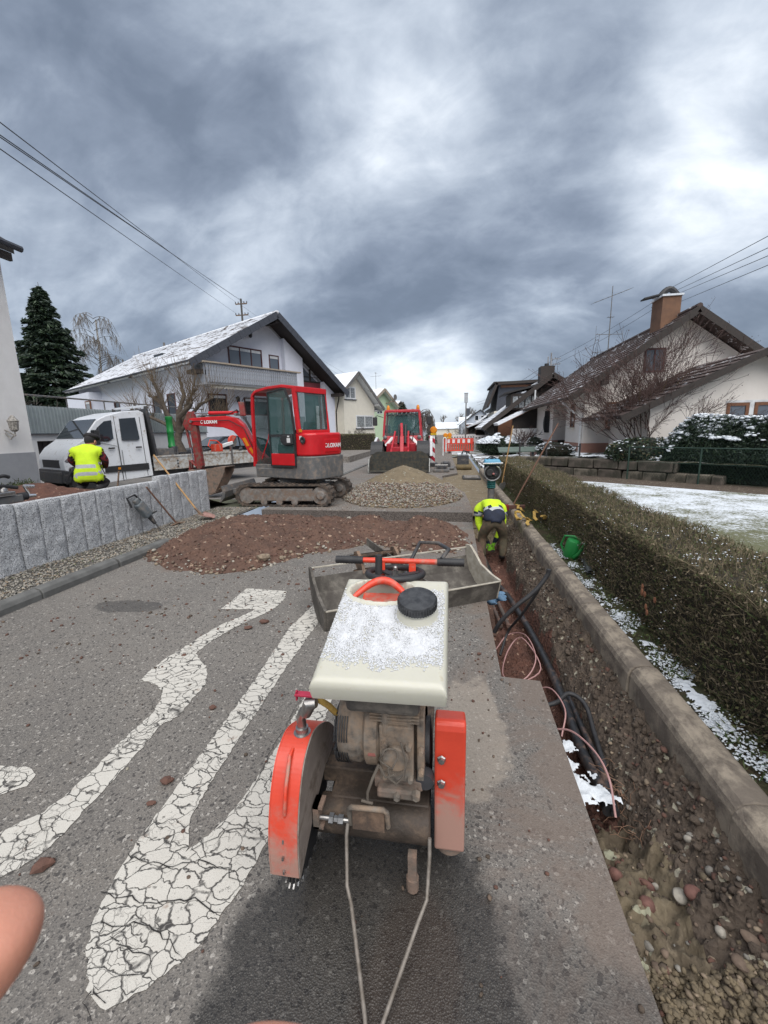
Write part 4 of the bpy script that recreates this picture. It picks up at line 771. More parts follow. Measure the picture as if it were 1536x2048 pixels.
slope(H, (ex, ez), (W_ / 2, ZR), -.75, L_ + .7, 17, .12, ROOF_BROWN); slope(H, (W_ - ex, ez), (W_ / 2, ZR), -.75, L_ + .7, 17, .12, ROOF_BROWN)
m = MB(); m.tube([(W_ / 2, -.76, ZR + .02), (W_ / 2, L_ + .7, ZR + .02)], .10, 8); m.build('ridge_cap', ROOF_BROWN, H)
for a in (ex, W_ - ex): m = MB(); m.bar((a, -.77, ez - .10), (W_ / 2, -.77, ZR - .10), .045, .24); m.build('verge_board', DKWOOD, H)
m = MB(); m.box((W_ - 1.15, -.74, rz(W_ - 1) - .48), (W_ - .8, 0, rz(W_ - 1) - .2)); m.build('purlin', DKWOOD, H); m = MB(); m.box((.35, -.74, rz(.5) - .5), (.6, 0, rz(.5) - .22)); m.build('purlin', DKWOOD, H)
m = MB(); m.tube([(ex - .05, -.75, ez - .02), (ex - .05, L_ + .7, ez - .02)], .06, 8); m.build('gutter', DKWOOD, H)
for y in (.15, 9.9): m = MB(); m.tube([(ex - .04, y, ez - .05), (ex, y, ez - .12), (-.07, y, 1.35), (-.07, y, -.3)], .045, 8); m.build('downpipe', WHITEF, H)
window(H, on_y(.82, .92), .92, 1.05, BRWOOD, GLASS_CURT, 1, fw=.08, sill=surf('grey_sill', (.3, .29, .28), None)); window(H, on_y(2.05, 3.05), .75, .9, REDWOOD, GLASS_GREY, 2, fw=.07)
window(H, on_x0(1.9, 1.0), .62, 1.0, BRWOOD, GLASS_DARK, 1, fw=.07, sill=PLASTER_CREAM)
m = MB(); m.box((1.18, 3.2, .25), (1.29, 4.3, 2.1)); m.build('front_door', surf('dark_red_door', (.09, .02, .022), None, 4, .5), H); m = MB(); m.box((1.2, 4.35, .25), (1.27, 5.2, 2.5)); m.box((1.2, 3.2, 2.15), (1.27, 4.3, 2.6)); m.build('door_sidelight', GLASS_DARK, H)
for i in range(3): m = MB(); m.box((-1.1 + i * .36, 3.0 - .3 * (2 - i) * .4, -.5), (.3, 5.2, -.14 + i * .16)); m.build('step', surf('red_brown_step', (.15, .07, .055), None, 5, .7), H)
m = MB(); m.lathe([(0, -.06), (.42, -.05), (.46, .0)], (0, 7.0, 1.25), 'x', 18); m.build('oval_grille', BLACK, H); m = MB(); m.box((-.06, 6.0, .75), (-.01, 6.9, 1.9)); 
for k in range(5): m.tube([(-.08, 6.05 + k * .2, .75), (-.08, 6.05 + k * .2, 1.95)], .02, 5)
m.tube([(-.08, 6.2 + .25 * math.cos(t), 1.95 + .28 * math.sin(t)) for t in np.linspace(0, PI, 8)], .03, 5); m.build('window_grille', BLACK, H)
C_ = MB(); C_.box((2.78, .6, 3.6), (3.45, 1.5, 5.95)); c = C_.build('chimney', surf('brown_slab_chimney', (.20, .105, .06), (.15, .08, .05), 3, .8), H); m = MB(); m.box((2.73, .54, 5.95), (3.50, 1.56, 6.02)); m.build('chimney_cap', SNOW, c)
m = MB(); m.tube([(2.85 + .65 * t, 1.05, 6.04 + .28 * math.sin(PI * t)) for t in np.linspace(0, 1, 9)], .12, 8); m.bar((2.2, 1.0, 5.98), (2.9, 1.0, 6.12), .4, .05); m.build('cowl', BLACK, c)
antenna('roof_antenna', 'tall branched TV aerial on the ridge of the cream house', 8.8, 26.5, 5.7, 9.2, [(3.0, 2.3, .35, .3, 7, .5), (1.0, 1.5, .0, .15, -3, .9), (1.9, .3, 0, 0, 3, .3), (.1, 1.6, .03, -.2, 6, .35)])
# wing of the same house, nearer
H = thing('garage_wing', 'lower gabled wing with wood-framed windows at the right edge of the picture', 'house', (5.9, 15.0, .5))
m = MB(); m.prism([(.5, -.1), (7.2, -.1), (7.2, 1.9), (3.42, 3.2), (.5, 1.75)], 'y', 0, 3.5); m.build('wall', PLASTER_PINK, H)
slope(H, (-.55, 1.42), (3.42, 3.32), -.55, 3.5, 12, .1, ROOF_BROWN); slope(H, (7.6, 1.45), (3.42, 3.32), -.55, 3.5, 12, .1, ROOF_BROWN)
for a, az_ in ((-.55, 1.42), (7.6, 1.45)): m = MB(); m.bar((a, -.57, az_ - .09), (3.42, -.57, 3.24), .045, .2); m.build('verge_board', DKWOOD, H)
window(H, on_y(2.72, .75), .62, 1.0, BRWOOD, GLASS_GREY, 1, fw=.09, deep=.1); window(H, on_y(3.50, .75), 1.5, 1.0, BRWOOD, GLASS_GREY, 2, fw=.09, deep=.1)
m = MB(); m.box((2.68, -.02, 1.76), (5.05, -.006, 1.83)); m.box((3.36, -.02, .75), (3.48, -.006, 1.76)); m.build('window_surround', WHITEF, H)
# ---- right middle distance
H = thing('gabled_house', 'house with dark wooden gable and long catslide roof over an orange wall', 'house', (2.6, 30, 0))
m = MB(); m.prism([(.5, 0), (8.6, 0), (8.6, 2.6), (4.1, 5.0), (.5, 1.75)], 'y', .9, 9); m.build('wall', DKWOOD, H)
m = MB(); m.prism([(.75, 0), (4.6, 0), (4.6, 3.3), (2.6, 2.95), (.75, 1.8)], 'y', .6, .88); m.build('orange_wall', ORWALL, H)
slope(H, (-.35, 1.72), (4.1, 5.15), .0, 9.5, 16, .16, ROOF_SNOW); slope(H, (8.9, 2.4), (4.1, 5.15), .0, 9.5, 14, .16, ROOF_DARK)
m = MB(); m.bar((-.35, -.02, 1.62), (4.1, -.02, 5.05), .06, .3); m.bar((8.9, -.02, 2.3), (4.1, -.02, 5.05), .06, .3); m.build('verge_board', DKWOOD, H)
m = MB(); m.box((1.5, .3, 2.9), (3.3, 3, 3.95)); m.build('dormer_wall', DKWOOD, H); m = MB(); m.hexa([(1.0, .1, 3.9), (1.0, 3.2, 3.9), (3.5, 3.2, 4.45), (3.5, .1, 4.45), (1.0, .1, 4.0), (1.0, 3.2, 4.0), (3.5, 3.2, 4.6), (3.5, .1, 4.6)]); m.build('dormer_roof', ROOF_DARK, H)
for k in range(4): m = MB(); m.box((1.62 + k * .42, .26, 3.0), (1.95 + k * .42, .3, 3.75)); m.build('dormer_window', GLASS_CURT, H)
m = MB(); m.box((3.5, 1, 4.6), (4.4, 1.9, 5.75)); c = m.build('chimney', DKWOOD, H); m = MB(); m.cyl((3.95, 1.4, 5.75), (3.95, 1.4, 5.95), .15); m.build('cowl', BLACK, c)
m = MB(); m.tube([(-.42, 0, 1.65), (-.42, .3, 1.6), (.2, .5, 1.2), (.3, .5, 0)], .05, 6); m.build('downpipe', SLATE, H); m = MB(); m.cyl((3.0, -.1, 3.4), (3.0, -.1, 4.1), .05); m.build('vent_pipe', WHITEF, H)
H = thing('carport', 'low carport roof with a snowy edge leaning on the cream house', 'carport', (3.7, 27.5, 0))
slope(H, (-.75, 1.95), (1.95, 3.25), 0, 2.5, 8, .14, ROOF_SNOW); m = MB(); m.box((.2, .3, 0), (2.3, .5, 1.6)); m.build('wall', PLASTER_WHITE, H); m = MB(); m.prism([(.2, 1.6), (2.1, 1.6), (2.1, 3.1), (.2, 2.2)], 'y', .35, .45); m.build('roof_shade_panel', DKWOOD, H)  # dark panel above the white wall stands in for shade under the roof
H = thing('slate_clad_house', 'tall house clad in blue-grey slate with a chimney beside the dark gable', 'house', (3.7, 37.5, 0))
m = MB(); m.prism([(.15, 0), (6, 0), (6, 5.4), (.35, 5.25), (.12, 2.6)], 'y', 0, 6); m.build('wall', SLATE, H); m = MB(); m.box((.02, -.05, 0), (.45, 6, 3.1)); m.build('cream_return', PLASTER_CREAM, H)
m = MB(); m.bar((.05, -.3, 5.33), (6, -.3, 5.48), .5, .22); m.bar((-.55, -.3, 3.5), (.15, -.3, 5.35), .5, .2); m.box((-.1, -.3, 5.35), (6, 6.3, 5.5)); m.hexa([(-.6, -.4, 3.4), (-.6, 6, 3.4), (.1, 6, 5.4), (.1, -.4, 5.4), (-.5, -.4, 3.4), (-.5, 6, 3.4), (.2, 6, 5.4), (.2, -.4, 5.4)]); m.build('roof', DKWOOD, H)
m = MB(); m.box((.5, -.06, 5.02), (6, -.02, 5.2)); m.build('fascia', BRWOOD, H); m = MB(); m.box((3.9, -.2, 5.0), (4.5, .5, 6.6)); m.build('chimney', surf('dark_green_chimney', (.05, .06, .05), None), H)
H = thing('terraced_house', 'low green-grey house with stepped snowy roofs beyond the slate house', 'house', (3.2, 46, 0))
m = MB(); m.box((1.0, 0, 0), (4.5, 7, 2.2)); m.box((1.8, .2, 2.2), (3.4, 7, 3.6)); m.build('wall', surf('grey_green_cladding', (.12, .17, .16), None, 5, .8), H)
slope(H, (-1.4, 1.9), (2.6, 3.4), -.3, 6, 10, .12, ROOF_SNOW); m = MB(); m.box((.9, .0, 3.5), (3.6, 6, 3.72)); m.build('flat_roof', ROOF_DARK, H)
H = thing('carport', 'red-brown timber carport beside the lamp post', 'carport', (-.2 + 2.2, 50, 0))
m = MB()
for x in (0, .9, 2.6, 3.5): m.box((x, 0, 0), (x + .12, .12, 2.1))
m.box((-.1, -.05, 2.0), (3.7, .1, 2.2)); m.box((-.1, 3.8, 2.0), (3.7, 4, 2.2)); m.build('timber_frame', surf('red_brown_timber', (.16, .055, .03), None, 6, .7), H); m = MB(); m.box((-.2, -.2, 2.2), (3.8, 4.3, 2.3)); m.build('roof', ROOF_SNOW, H); m = MB(); m.box((0, 3.8, 0), (3.6, 3.9, 2)); m.build('back_wall', DKWOOD, H)
H = thing('gabled_house', 'small grey house with a pointed gable at the end of the street', 'house', (1.6, 66, 0))
m = MB(); m.prism([(0, 0), (4.9, 0), (4.9, 3.0), (3.0, 4.45), (.9, 3.1), (0, 2.4)], 'y', 0, 10); m.build('wall', LTCLAD, H); slope(H, (-.3, 2.5), (1.6, 3.95), -.3, 10, 6, .12, ROOF_SNOW); slope(H, (5.2, 2.8), (2.9, 4.55), -.3, 10, 6, .12, ROOF_DARK); slope(H, (.9, 3.1), (2.9, 4.55), -.32, 10, 6, .12, ROOF_DARK)
for k in (0, 1): window(H, on_y(2.1 + k * .9, 2.9), .6, .8, WHITEF, GLASS_DARK, 1, fw=.06)
m = MB(); m.box((.9, .5, 3.6), (1.4, 1.0, 4.8)); m.build('chimney', SLATE, H)
H = thing('gabled_house', 'blue-grey house with a solar roof right of the pointed gable', 'house', (5.9, 62, 0)); m = MB(); m.box((0, 0, 0), (5, 8, 4.7)); m.build('wall', LTCLAD, H); slope(H, (-3.2, 1.9), (.6, 4.5), -1, 6, 8, .12, ROOF_SNOW)
for i, (x, y, w, h, lab) in enumerate(((-14, 120, 7, 4.5, 'far grey house low on the horizon left of the street'), (-5, 150, 8, 4, 'far snow-roofed house straight down the street'), (2.5, 110, 6, 4.5, 'far house with a snowy roof right of the street end'), (-22, 170, 9, 5, 'farthest house seen beside the willow'))):
    H = thing('distant_house', lab, 'house', (x, y, 0)); m = MB(); m.prism([(0, 0), (w, 0), (w, h * .55), (w / 2, h), (0, h * .55)], 'x', 0, 8); m.build('wall', PLASTER_CREAM if i % 2 else LTCLAD, H); m = MB(); m.hexa([(-.3, -.4, h * .5), (8.3, -.4, h * .5), (8.3, w / 2, h + .1), (-.3, w / 2, h + .1), (-.3, -.4, h * .5 + .2), (8.3, -.4, h * .5 + .2), (8.3, w / 2, h + .35), (-.3, w / 2, h + .35)]); m.build('roof', SNOW, H)
m = MB(); xs = np.linspace(-400, 400, 161); gy = [0, 1]
tag(stuff(grid_mesh('far_hills', xs, np.linspace(330, 470, 12), lambda X, Y: (Y - 330) * .028 * (1 + .6 * vnoise(X, Y, .012, 5, 4)) - .3, [roof_mat('wooded_snowy_hill', (.05, .055, .05), (.035, .04, .035), 1., (.03, .03, .03), .5, .56)])), 'low wooded hill with snow on the horizon', 'hill')
# ---- walls
BLK = [surf('sandstone_block_%d' % i, c, tuple(x * .6 for x in c), 3, .9, bump=.8, bscale=25, bdist=.02, dirt=(.045, .042, .03), dirt_amt=.55, dscale=3) for i, c in enumerate(((.155, .13, .10), (.19, .165, .13), (.12, .10, .082)))]
W = thing('stone_wall', 'dry wall of big weathered sandstone blocks below the cream house', 'wall', (0, 0, 0))
a, b = Vector((2.6, 16.6, 0)), Vector((7.15, 12.15, 0)); d = (b - a).normalized(); nrm_ = Vector((-d.y, d.x, 0)); 
for row, (z0, h, l1) in enumerate(((-.05, .31, 6.3), (.265, .31, 5.2))):
    s_ = -.15 * row
    while s_ < l1:
        w = random.uniform(.45, .95); w = min(w, l1 - s_ + .05); m = MB(); m.box((0, 0, 0), (w - .025, .38, h - .018)); m.v = [(x + random.uniform(-.02, .02), y + random.uniform(-.03, .03), z + random.uniform(-.015, .012)) for x, y, z in m.v]
        o = m.build('stone_block', random.choice(BLK), W, bevel=.03); p = a + d * s_; o.location = (p.x, p.y, z0 + random.uniform(0, .01)); o.rotation_euler = (0, 0, math.atan2(d.y, d.x) + random.uniform(-.02, .02)); s_ += w
GRAN = NB('grey_granite'); _v = GRAN.vor(160, out='Color'); _s = GRAN.n('SeparateColor'); GRAN.L(_v, _s.inputs[0]); _n = GRAN.noise(9, 6, .7)
_c = GRAN.mix(_s.outputs[0], (.30, .31, .325), (.62, .635, .655)); _c = GRAN.mix(GRAN.step(_s.outputs[1], .86, .9), _c, (.05, .05, .055)); _c = GRAN.mix(GRAN.step(_n, .55, .8, 0, .45), _c, (.2, .2, .195)); GRAN.bump(GRAN.noise(30, 6, .7, .6), 1., .02); GRAN = GRAN.done(_c, .85)
W = thing('granite_wall', 'retaining wall of upright rough grey granite posts at the left kerb', 'wall', (0, 0, 0))
ys = [-1.25 + .295 * i for i in range(9)]; joints = [.0, .31, .62, .93, 1.25, 1.56, 1.88, 2.19, 2.50, 2.80, 3.12, 3.43, 3.75, 4.06, 4.35, 4.65, 4.95, 5.2, 5.47, 5.74, 6.04, 6.31, 6.55, 6.84, 7.12, 7.42, 7.72, 8.04]
for i in range(len(joints) - 1):
    y0, y1 = joints[i] + .006, joints[i + 1] - .006; top = (.87 - .012 * joints[i] / 2 if y0 < 6.5 else .905 - .02 * (joints[i] - 6.5)) + random.uniform(-.006, .006)
    nz, ny = 34, 12; m = MB(); xs0 = -5.03; fx = lambda y, z: xs0 + .014 * float(vnoise(np.array([y * 1.0]), np.array([z]), 9, i, 4, .65)[0]) + (-.012 if (y < y0 + .012 or y > y1 - .012) else 0)
    V_ = []; 
    Yg = np.linspace(y0, y1, ny); Zg = np.linspace(-.1, top, nz); YY, ZZ = np.meshgrid(Yg, Zg); XX = xs0 + .020 * vnoise(YY, ZZ, 9, i + 1, 4, .75); XX[:, 0] -= .016; XX[:, -1] -= .016; XX[-1] -= .012
    idx = np.arange(YY.size).reshape(YY.shape); front = np.stack([XX, YY, ZZ], -1).reshape(-1, 3); f = np.stack([idx[:-1, :-1], idx[:-1, 1:], idx[1:, 1:], idx[1:, :-1]], -1).reshape(-1, 4)
    bk = front.copy(); bk[:, 0] = xs0 - .14; n0 = len(front); f2 = f[:, ::-1] + n0; ring = np.concatenate([idx[0, :], idx[1:, -1], idx[-1, -2::-1], idx[-2:0:-1, 0]]); r2 = np.roll(ring, -1)
    np_mesh('granite_post', np.concatenate([front, bk]), np.concatenate([f, f2, np.stack([r2, ring, ring + n0, r2 + n0], 1)]), GRAN, W, True).data.set_sharp_from_angle(angle=.7)
m = MB(); m.box((-10, 21.8, -.05), (-5.3, 32, .32)); m.box((-10, 21.6, .1), (-6.2, 21.78, .42)); tag(m.build('low_retaining_wall', CONC), 'low concrete wall at the foot of the bluish house', 'wall')
# ================================================================ machines and vehicles
def inv(root): return (Matrix.Translation(root.location) @ root.rotation_euler.to_matrix().to_4x4()).inverted()
def plane_frame(ox, oy, dx, dy): d = Vector((dx, dy, 0)).normalized(); n = d.cross(Vector((0, 0, 1))); m = Matrix((d, n * -1, Vector((0, 0, 1)))).transposed().to_4x4(); m.translation = (ox, oy, 0); return m
def logo(root, txt, M4, size): 
    return text_part('lettering', txt, size, M4, WHITE, root, .0015, .004)
# ---------------- excavator
E_ = thing('mini_excavator', 'red mini excavator with closed cab and arm folded to the left by the granite wall', 'excavator', (-3.4, 9.5, 0), math.radians(155))
IV = inv(E_)
def M_(T=None): m = MB(); m.xf(IV if T is None else IV @ T); return m
TRK = surf('muddy_rubber_track', (.055, .046, .040), (.032, .028, .025), 18, .85, bump=.7, dirt=(.13, .095, .072), dirt_amt=.6)
TRKIN = surf('dusty_track_frame', (.22, .205, .19), (.12, .105, .095), 12, .75, bump=.3, dirt=(.17, .12, .09), dirt_amt=.6)
def track(y0, y1, x0, x1, side):
    r = .235; zc = .25; cx0, cx1 = x0 + r, x1 - r
    P = [(cx1 + r * math.sin(t), zc + r * math.cos(t)) for t in np.linspace(0, PI, 12)] + [(cx0 - r * math.sin(t), zc - r * math.cos(t)) for t in np.linspace(0, PI, 12)]
    P[0] = (P[0][0], P[0][1] + .01); n = len(P); m = M_(); q = [(x, (z - zc) * .86 + zc) for x, z in P]; q = [(x * .93 + (x0 + x1) / 2 * .07, z) for x, z in q]
    vs = [(a[0], y0, a[1]) for a in P] + [(a[0], y1, a[1]) for a in P] + [(a[0], y0, a[1]) for a in q] + [(a[0], y1, a[1]) for a in q]
    m.add(vs, [(i, (i + 1) % n, (i + 1) % n + n, i + n) for i in range(n)] + [(i + 2 * n, (i + 1) % n + 2 * n, (i + 1) % n, i) for i in range(n)] + [(i + n, (i + 1) % n + n, (i + 1) % n + 3 * n, i + 3 * n) for i in range(n)])
    o = m.build('rubber_track', TRK, E_)
    L1 = cx1 - cx0; tot = 2 * L1 + 2 * PI * r; k = 0; nb = 46; lug = M_()
    for k in range(nb):
        s_ = tot * k / nb
        if s_ < L1: p, a = (cx0 + s_, zc + r), 0
        elif s_ < L1 + PI * r: t = (s_ - L1) / r; p, a = (cx1 + r * math.sin(t), zc + r * math.cos(t)), -t
        elif s_ < 2 * L1 + PI * r: p, a = (cx1 - (s_ - L1 - PI * r), zc - r), PI
        else: t = (s_ - 2 * L1 - PI * r) / r; p, a = (cx0 - r * math.sin(t), zc - r * math.cos(t)), PI - t
        R = Matrix.Rotation(-a, 3, 'Y'); lug.cbox((p[0], (y0 + y1) / 2, p[1]), (.038, y1 - y0 + .012, .045), R)
    tag(lug.build('track_lugs', TRK, o), kind='stuff')
    m = M_(); yb = y0 if side < 0 else y1; m.box((cx0 - .06, y0 + .03, .12), (cx1 - .20, y1 - .03, .40)); m.build('track_frame', TRKIN, E_, bevel=.02)
    m = M_(); m.lathe([(.0, y0 + .02), (.20, y0 + .03), (.20, y1 - .03)], (cx1 - .02, 0, zc), 'y', 18); m.build('sprocket', TRKIN, E_, smooth=40); m = M_(); m.lathe([(.0, y0 - .025), (.08, y0 - .02), (.12, y0 + .04)], (cx1 - .02, 0, zc), 'y', 12); m.build('hub', TRKIN, E_, smooth=40)
    m = M_(); m.lathe([(.0, y0 + .02), (.19, y0 + .03), (.19, y1 - .03)], (cx0 + .02, 0, zc), 'y', 18); m.build('idler', TRKIN, E_, smooth=40)
    for i in range(3): m = M_(); m.lathe([(.0, y0 + .025), (.075, y0 + .03), (.075, y1 - .03)], (cx0 + .42 + i * .36, 0, .10), 'y', 12); m.build('roller', TRKIN, E_, smooth=40)
track(8.62, 8.92, -4.76, -2.52, -1); track(9.84, 10.14, -4.70, -2.42, 1)
m = M_(); m.box((-4.2, 8.9, .25), (-2.9, 9.9, .42)); m.box((-3.9, 9.1, .4), (-3.0, 9.8, .62)); m.build('undercarriage', GREYM, E_, bevel=.02); m = M_(); m.lathe([(.42, .58), (.42, .70), (.3, .72)], (-3.45, 9.45, 0), 'z', 28); m.build('slewing_ring', DARK, E_, smooth=40)
m = M_(); prof = [(-5.16, .10), (-5.12, .09), (-5.02, .2), (-4.99, .34), (-5.04, .47), (-5.09, .46), (-5.06, .34), (-5.09, .22)]; m.prism(prof, 'y', 8.6, 10.16); m.build('dozer_blade', GREYM, E_, bevel=.006)
for y in (9.0, 9.7): m = M_(); m.bar((-5.05, y, .3), (-4.1, y, .38), .10, .12); m.build('blade_arm', GREYM, E_, bevel=.01)
# upper body in its own frame: x forward, y towards the viewer's side
def U(): return MB()
m = U(); sk = lambda z0, z1: m.prism([(1.05, z0), (1.05, z0), ], 'z', 0, 0)
def rr(x0, x1, y0, y1, r, k=5, only=(1, 1, 1, 1)):
    P = []
    for i, (cx, cy, a0) in enumerate(((x1, y1, 0), (x0, y1, PI / 2), (x0, y0, PI), (x1, y0, 3 * PI / 2))):
        q = r * only[i]
        if q < 1e-6: P.append((cx, cy)); continue
        ox, oy = cx - q * (1 if i in (0, 3) else -1), cy - q * (1 if i in (0, 1) else -1)
        P += [(ox + q * math.cos(a0 + PI / 2 * t / k), oy + q * math.sin(a0 + PI / 2 * t / k)) for t in range(k + 1)]
    return P
m = U(); m.prism(rr(-.90, 1.0, -.50, .67, .30, only=(.3, 1, 1, .3)), 'z', .60, .82); m.prism(rr(-.92, -.30, -.51, .68, .32, only=(0, 1, 1, 0)), 'z', .60, 1.10); m.build('lower_skirt', GREYM, E_, bevel=.02, smooth=40)
m = U(); m.prism(rr(-.88, -.30, -.48, .655, .28, only=(0, 1, 1, 0)), 'z', 1.10, 1.60); m.build('engine_cover', RED, E_, bevel=.045, smooth=40, seg=3)
m = U(); m.box((-.893, -.20, 1.18), (-.875, .26, 1.46)); m.build('cover_panel', RED, E_, bevel=.008)
m = U(); m.lathe([(.055, .66), (.075, .67), (.075, .685), (.05, .69), (.0, .66)], (-.64, 0, 1.45), 'y', 16); m.build('filler_cap', BLACK, E_, smooth=40)
m = U(); m.box((-.36, .52, .80), (.98, .655, .90)); m.box((-.36, -.35, .78), (.98, .6, .84)); m.build('cab_floor', GREYM, E_, bevel=.01)
# cab frame: posts follow the side outline
def post(pts, y, w=.055, d=.055, mat=RED, name='cab_post'):
    m = U()
    for a, b in zip(pts[:-1], pts[1:]): m.bar((a[0], y, a[1]), (b[0], y, b[1]), w, d, up=(0, 1, 0) if abs(a[0] - b[0]) < abs(a[1] - b[1]) else (0, 0, 1))
    return m.build(name, mat, E_, bevel=.01)
side = [(1.02, .84), (.98, 1.4), (.96, 2.1), (.93, 2.46), (.80, 2.55), (.40, 2.60), (-.05, 2.61), (-.42, 2.55)]
for y in (.63, -.30): post(side[:4], y, .07, .06); post(side[3:], y, .07, .06, name='roof_rail')
post([(-.42, 2.55), (-.45, 2.1), (-.50, 1.60)], .63, .09, .07); post([(-.42, 2.55), (-.45, 2.1), (-.50, 1.60)], -.30, .09, .07)
m = U()
rp = [(.90, 2.50), (.78, 2.56), (.40, 2.61), (-.05, 2.62), (-.40, 2.57)]
for a, b in zip(rp[:-1], rp[1:]): m.hexa([(a[0], -.30, a[1] - .03), (a[0], .63, a[1] - .03), (b[0], .63, b[1] - .03), (b[0], -.30, b[1] - .03), (a[0], -.30, a[1] + .025), (a[0], .63, a[1] + .025), (b[0], .63, b[1] + .025), (b[0], -.30, b[1] + .025)])
m.build('cab_roof', RED, E_); m = U(); m.bar((-.45, -.33, 2.52), (-.45, .66, 2.52), .07, .12); m.bar((-.51, -.33, 1.62), (-.51, .66, 1.62), .05, .09); m.build('rear_frame', RED, E_, bevel=.01)
m = U(); m.hexa([(-.455, -.26, 2.46), (-.455, .58, 2.46), (-.50, .58, 1.68), (-.50, -.26, 1.68), (-.462, -.26, 2.46), (-.462, .58, 2.46), (-.507, .58, 1.68), (-.507, -.26, 1.68)]); m.build('rear_window', GLASS_CAB, E_)
m = U(); f4 = [(-.464, -.27, 2.47), (-.464, .59, 2.47), (-.509, .59, 1.67), (-.509, -.27, 1.67)]
for i in range(4): m.bar(f4[i], f4[(i + 1) % 4], .02, .035, up=(1, 0, 0))
m.build('rear_seal', DARK, E_)
# door, its black frame and the red lower panel
m = U(); dp = [(.36, .88), (.36, 1.7), (.34, 2.50), (-.20, 2.55), (-.36, 2.2), (-.42, 1.66), (-.42, .88)]
for i in range(len(dp)): a, b = dp[i], dp[(i + 1) % len(dp)]; m.bar((a[0], .69, a[1]), (b[0], .69, b[1]), .03, .045, up=(0, 1, 0))
m.bar((.36, .69, 1.56), (-.42, .69, 1.56), .03, .05); o = m.build('cab_door', BLACK, E_)
m = U(); m.prism([(.35, 1.58), (.34, 2.48), (-.19, 2.53), (-.35, 2.2), (-.41, 1.58)], 'y', .686, .694); m.build('door_glass', GLASS_CAB, o)
m = U(); m.prism([(.35, 1.17), (.35, 1.55), (-.41, 1.55), (-.41, 1.17)], 'y', .683, .693); m.build('lower_glass', GLASS_CAB, o); m = U(); m.box((-.40, .68, .90), (.34, .71, 1.16)); m.build('door_panel', RED, o, bevel=.01)
m = U(); m.prism([(-.02, 1.50), (-.10, 1.56), (-.38, 1.58), (-.40, 1.36), (-.15, 1.34), (-.03, 1.42)], 'y', .69, .75); m.build('door_handle_box', BLACK, o, bevel=.015); m = U(); m.box((-.34, .751, 1.40), (-.24, .756, 1.50)); m.box((-.32, .751, 1.52), (-.26, .756, 1.55)); m.build('latch_sticker', WHITE, o)
m = U(); m.prism([(.62, .84), (.93, .84), (.96, 1.0), (.93, 2.40), (.62, 2.5)], 'y', -.31, -.30); m.build('far_window', GLASS_CAB, E_)
m = U(); m.prism([(.965, .86), (.93, 2.42), (.925, 2.42), (.96, .86)], 'y', -.27, .60); m.build('windscreen', GLASS_CAB, E_)
m = U(); m.prism(rr(-.42, .05, 0, .42, .1), 'z', 1.05, 1.22); m.hexa([(-.40, 0, 1.2), (-.40, .42, 1.2), (-.28, .42, 1.2), (-.28, 0, 1.2), (-.50, .03, 1.85), (-.50, .39, 1.85), (-.40, .39, 1.85), (-.40, .03, 1.85)]); m.build('operator_seat', BLACK, E_, bevel=.04); m = U(); m.box((-.3, -.1, .84), (.1, .5, 1.06)); m.box((-.45, -.28, .84), (-.3, .6, 1.6)); m.build('seat_base', DKRED, E_, bevel=.02)
m = U()
for y in (-.08, .48): m.box((-.2, y, 1.1), (.25, y + .1, 1.35)); m.cyl((.22, y + .05, 1.35), (.26, y + .05, 1.62), .016, n=8); m.ball((.27, y + .05, 1.65), .035)
m.build('control_levers', BLACK, E_, smooth=40)
m = U(); m.tube([(-.45, .05, 2.45), (-.40, .0, 2.05), (-.42, -.12, 1.98), (-.45, -.15, 2.42)], .008, 6); m.build('hanging_cable', BLACK, E_)
m = U(); m.tube([(.95, .63, 2.42), (1.10, .72, 2.44), (1.16, .75, 2.36)], .012, 6); m.build('mirror_arm', BLACK, E_); m = U(); m.hexa([(1.12, .70, 2.02), (1.18, .82, 2.02), (1.15, .84, 2.02), (1.09, .72, 2.02), (1.16, .70, 2.34), (1.22, .82, 2.34), (1.19, .84, 2.34), (1.13, .72, 2.34)]); m.build('mirror', DKRED, E_, bevel=.02)
for z in (1.62,): m = U(); m.box((-.56, .655, z), (-.80, .66, z + .06)) if 0 else m.box((-.62, .658, z), (-.46, .664, z + .06)); m.build('warning_sticker', AMBER, E_)
m = U(); m.box((-.60, .656, 1.46), (-.53, .661, 1.54)); m.build('sticker', WHITE, E_)
logo(E_, 'LOXAM', frame((-.897, .16, 1.28), (0, -1, 0), (0, 0, 1)), .125); m = U(); m.tube([(-.898, .215 + .032 * math.cos(t), 1.322 + .042 * math.sin(t)) for t in np.linspace(.9, 5.9, 12)], .008, 5); m.build('logo_ring', WHITE, E_)
# boom, stick, bucket in the plane of the arm
A = plane_frame(-4.22, 9.9, -1, .05)
def arm(poly, w, name, mat, parent=E_, bev=.012, y=0): m = M_(A); m.prism(poly, 'y', y - w / 2, y + w / 2); return m.build(name, mat, parent, bevel=bev)
boom = arm([(.18, .80), (.30, .74), (.52, .89), (.77, 1.15), (.92, 1.46), (1.14, 1.69), (1.41, 1.78), (1.83, 1.81), (2.26, 1.86), (2.36, 1.90), (2.38, 1.98), (2.31, 2.03), (1.8, 2.05), (1.31, 2.06), (1.04, 2.01), (.85, 1.84), (.67, 1.48), (.46, 1.20), (.2, .92)], .17, 'boom', RED)
arm([(2.18, 1.84), (2.26, 2.20), (2.38, 2.20), (2.50, 2.02), (2.57, 1.88), (2.50, 1.76), (2.36, 1.70), (2.34, 1.1), (2.33, .80), (2.28, .74), (2.16, .74), (2.12, .82), (2.15, 1.3)], .13, 'stick', DKRED)
arm([(.1, .62), (.45, .66), (.50, .92), (.36, 1.02), (.1, 1.0)], .30, 'boom_foot', DKRED); m = M_(A)
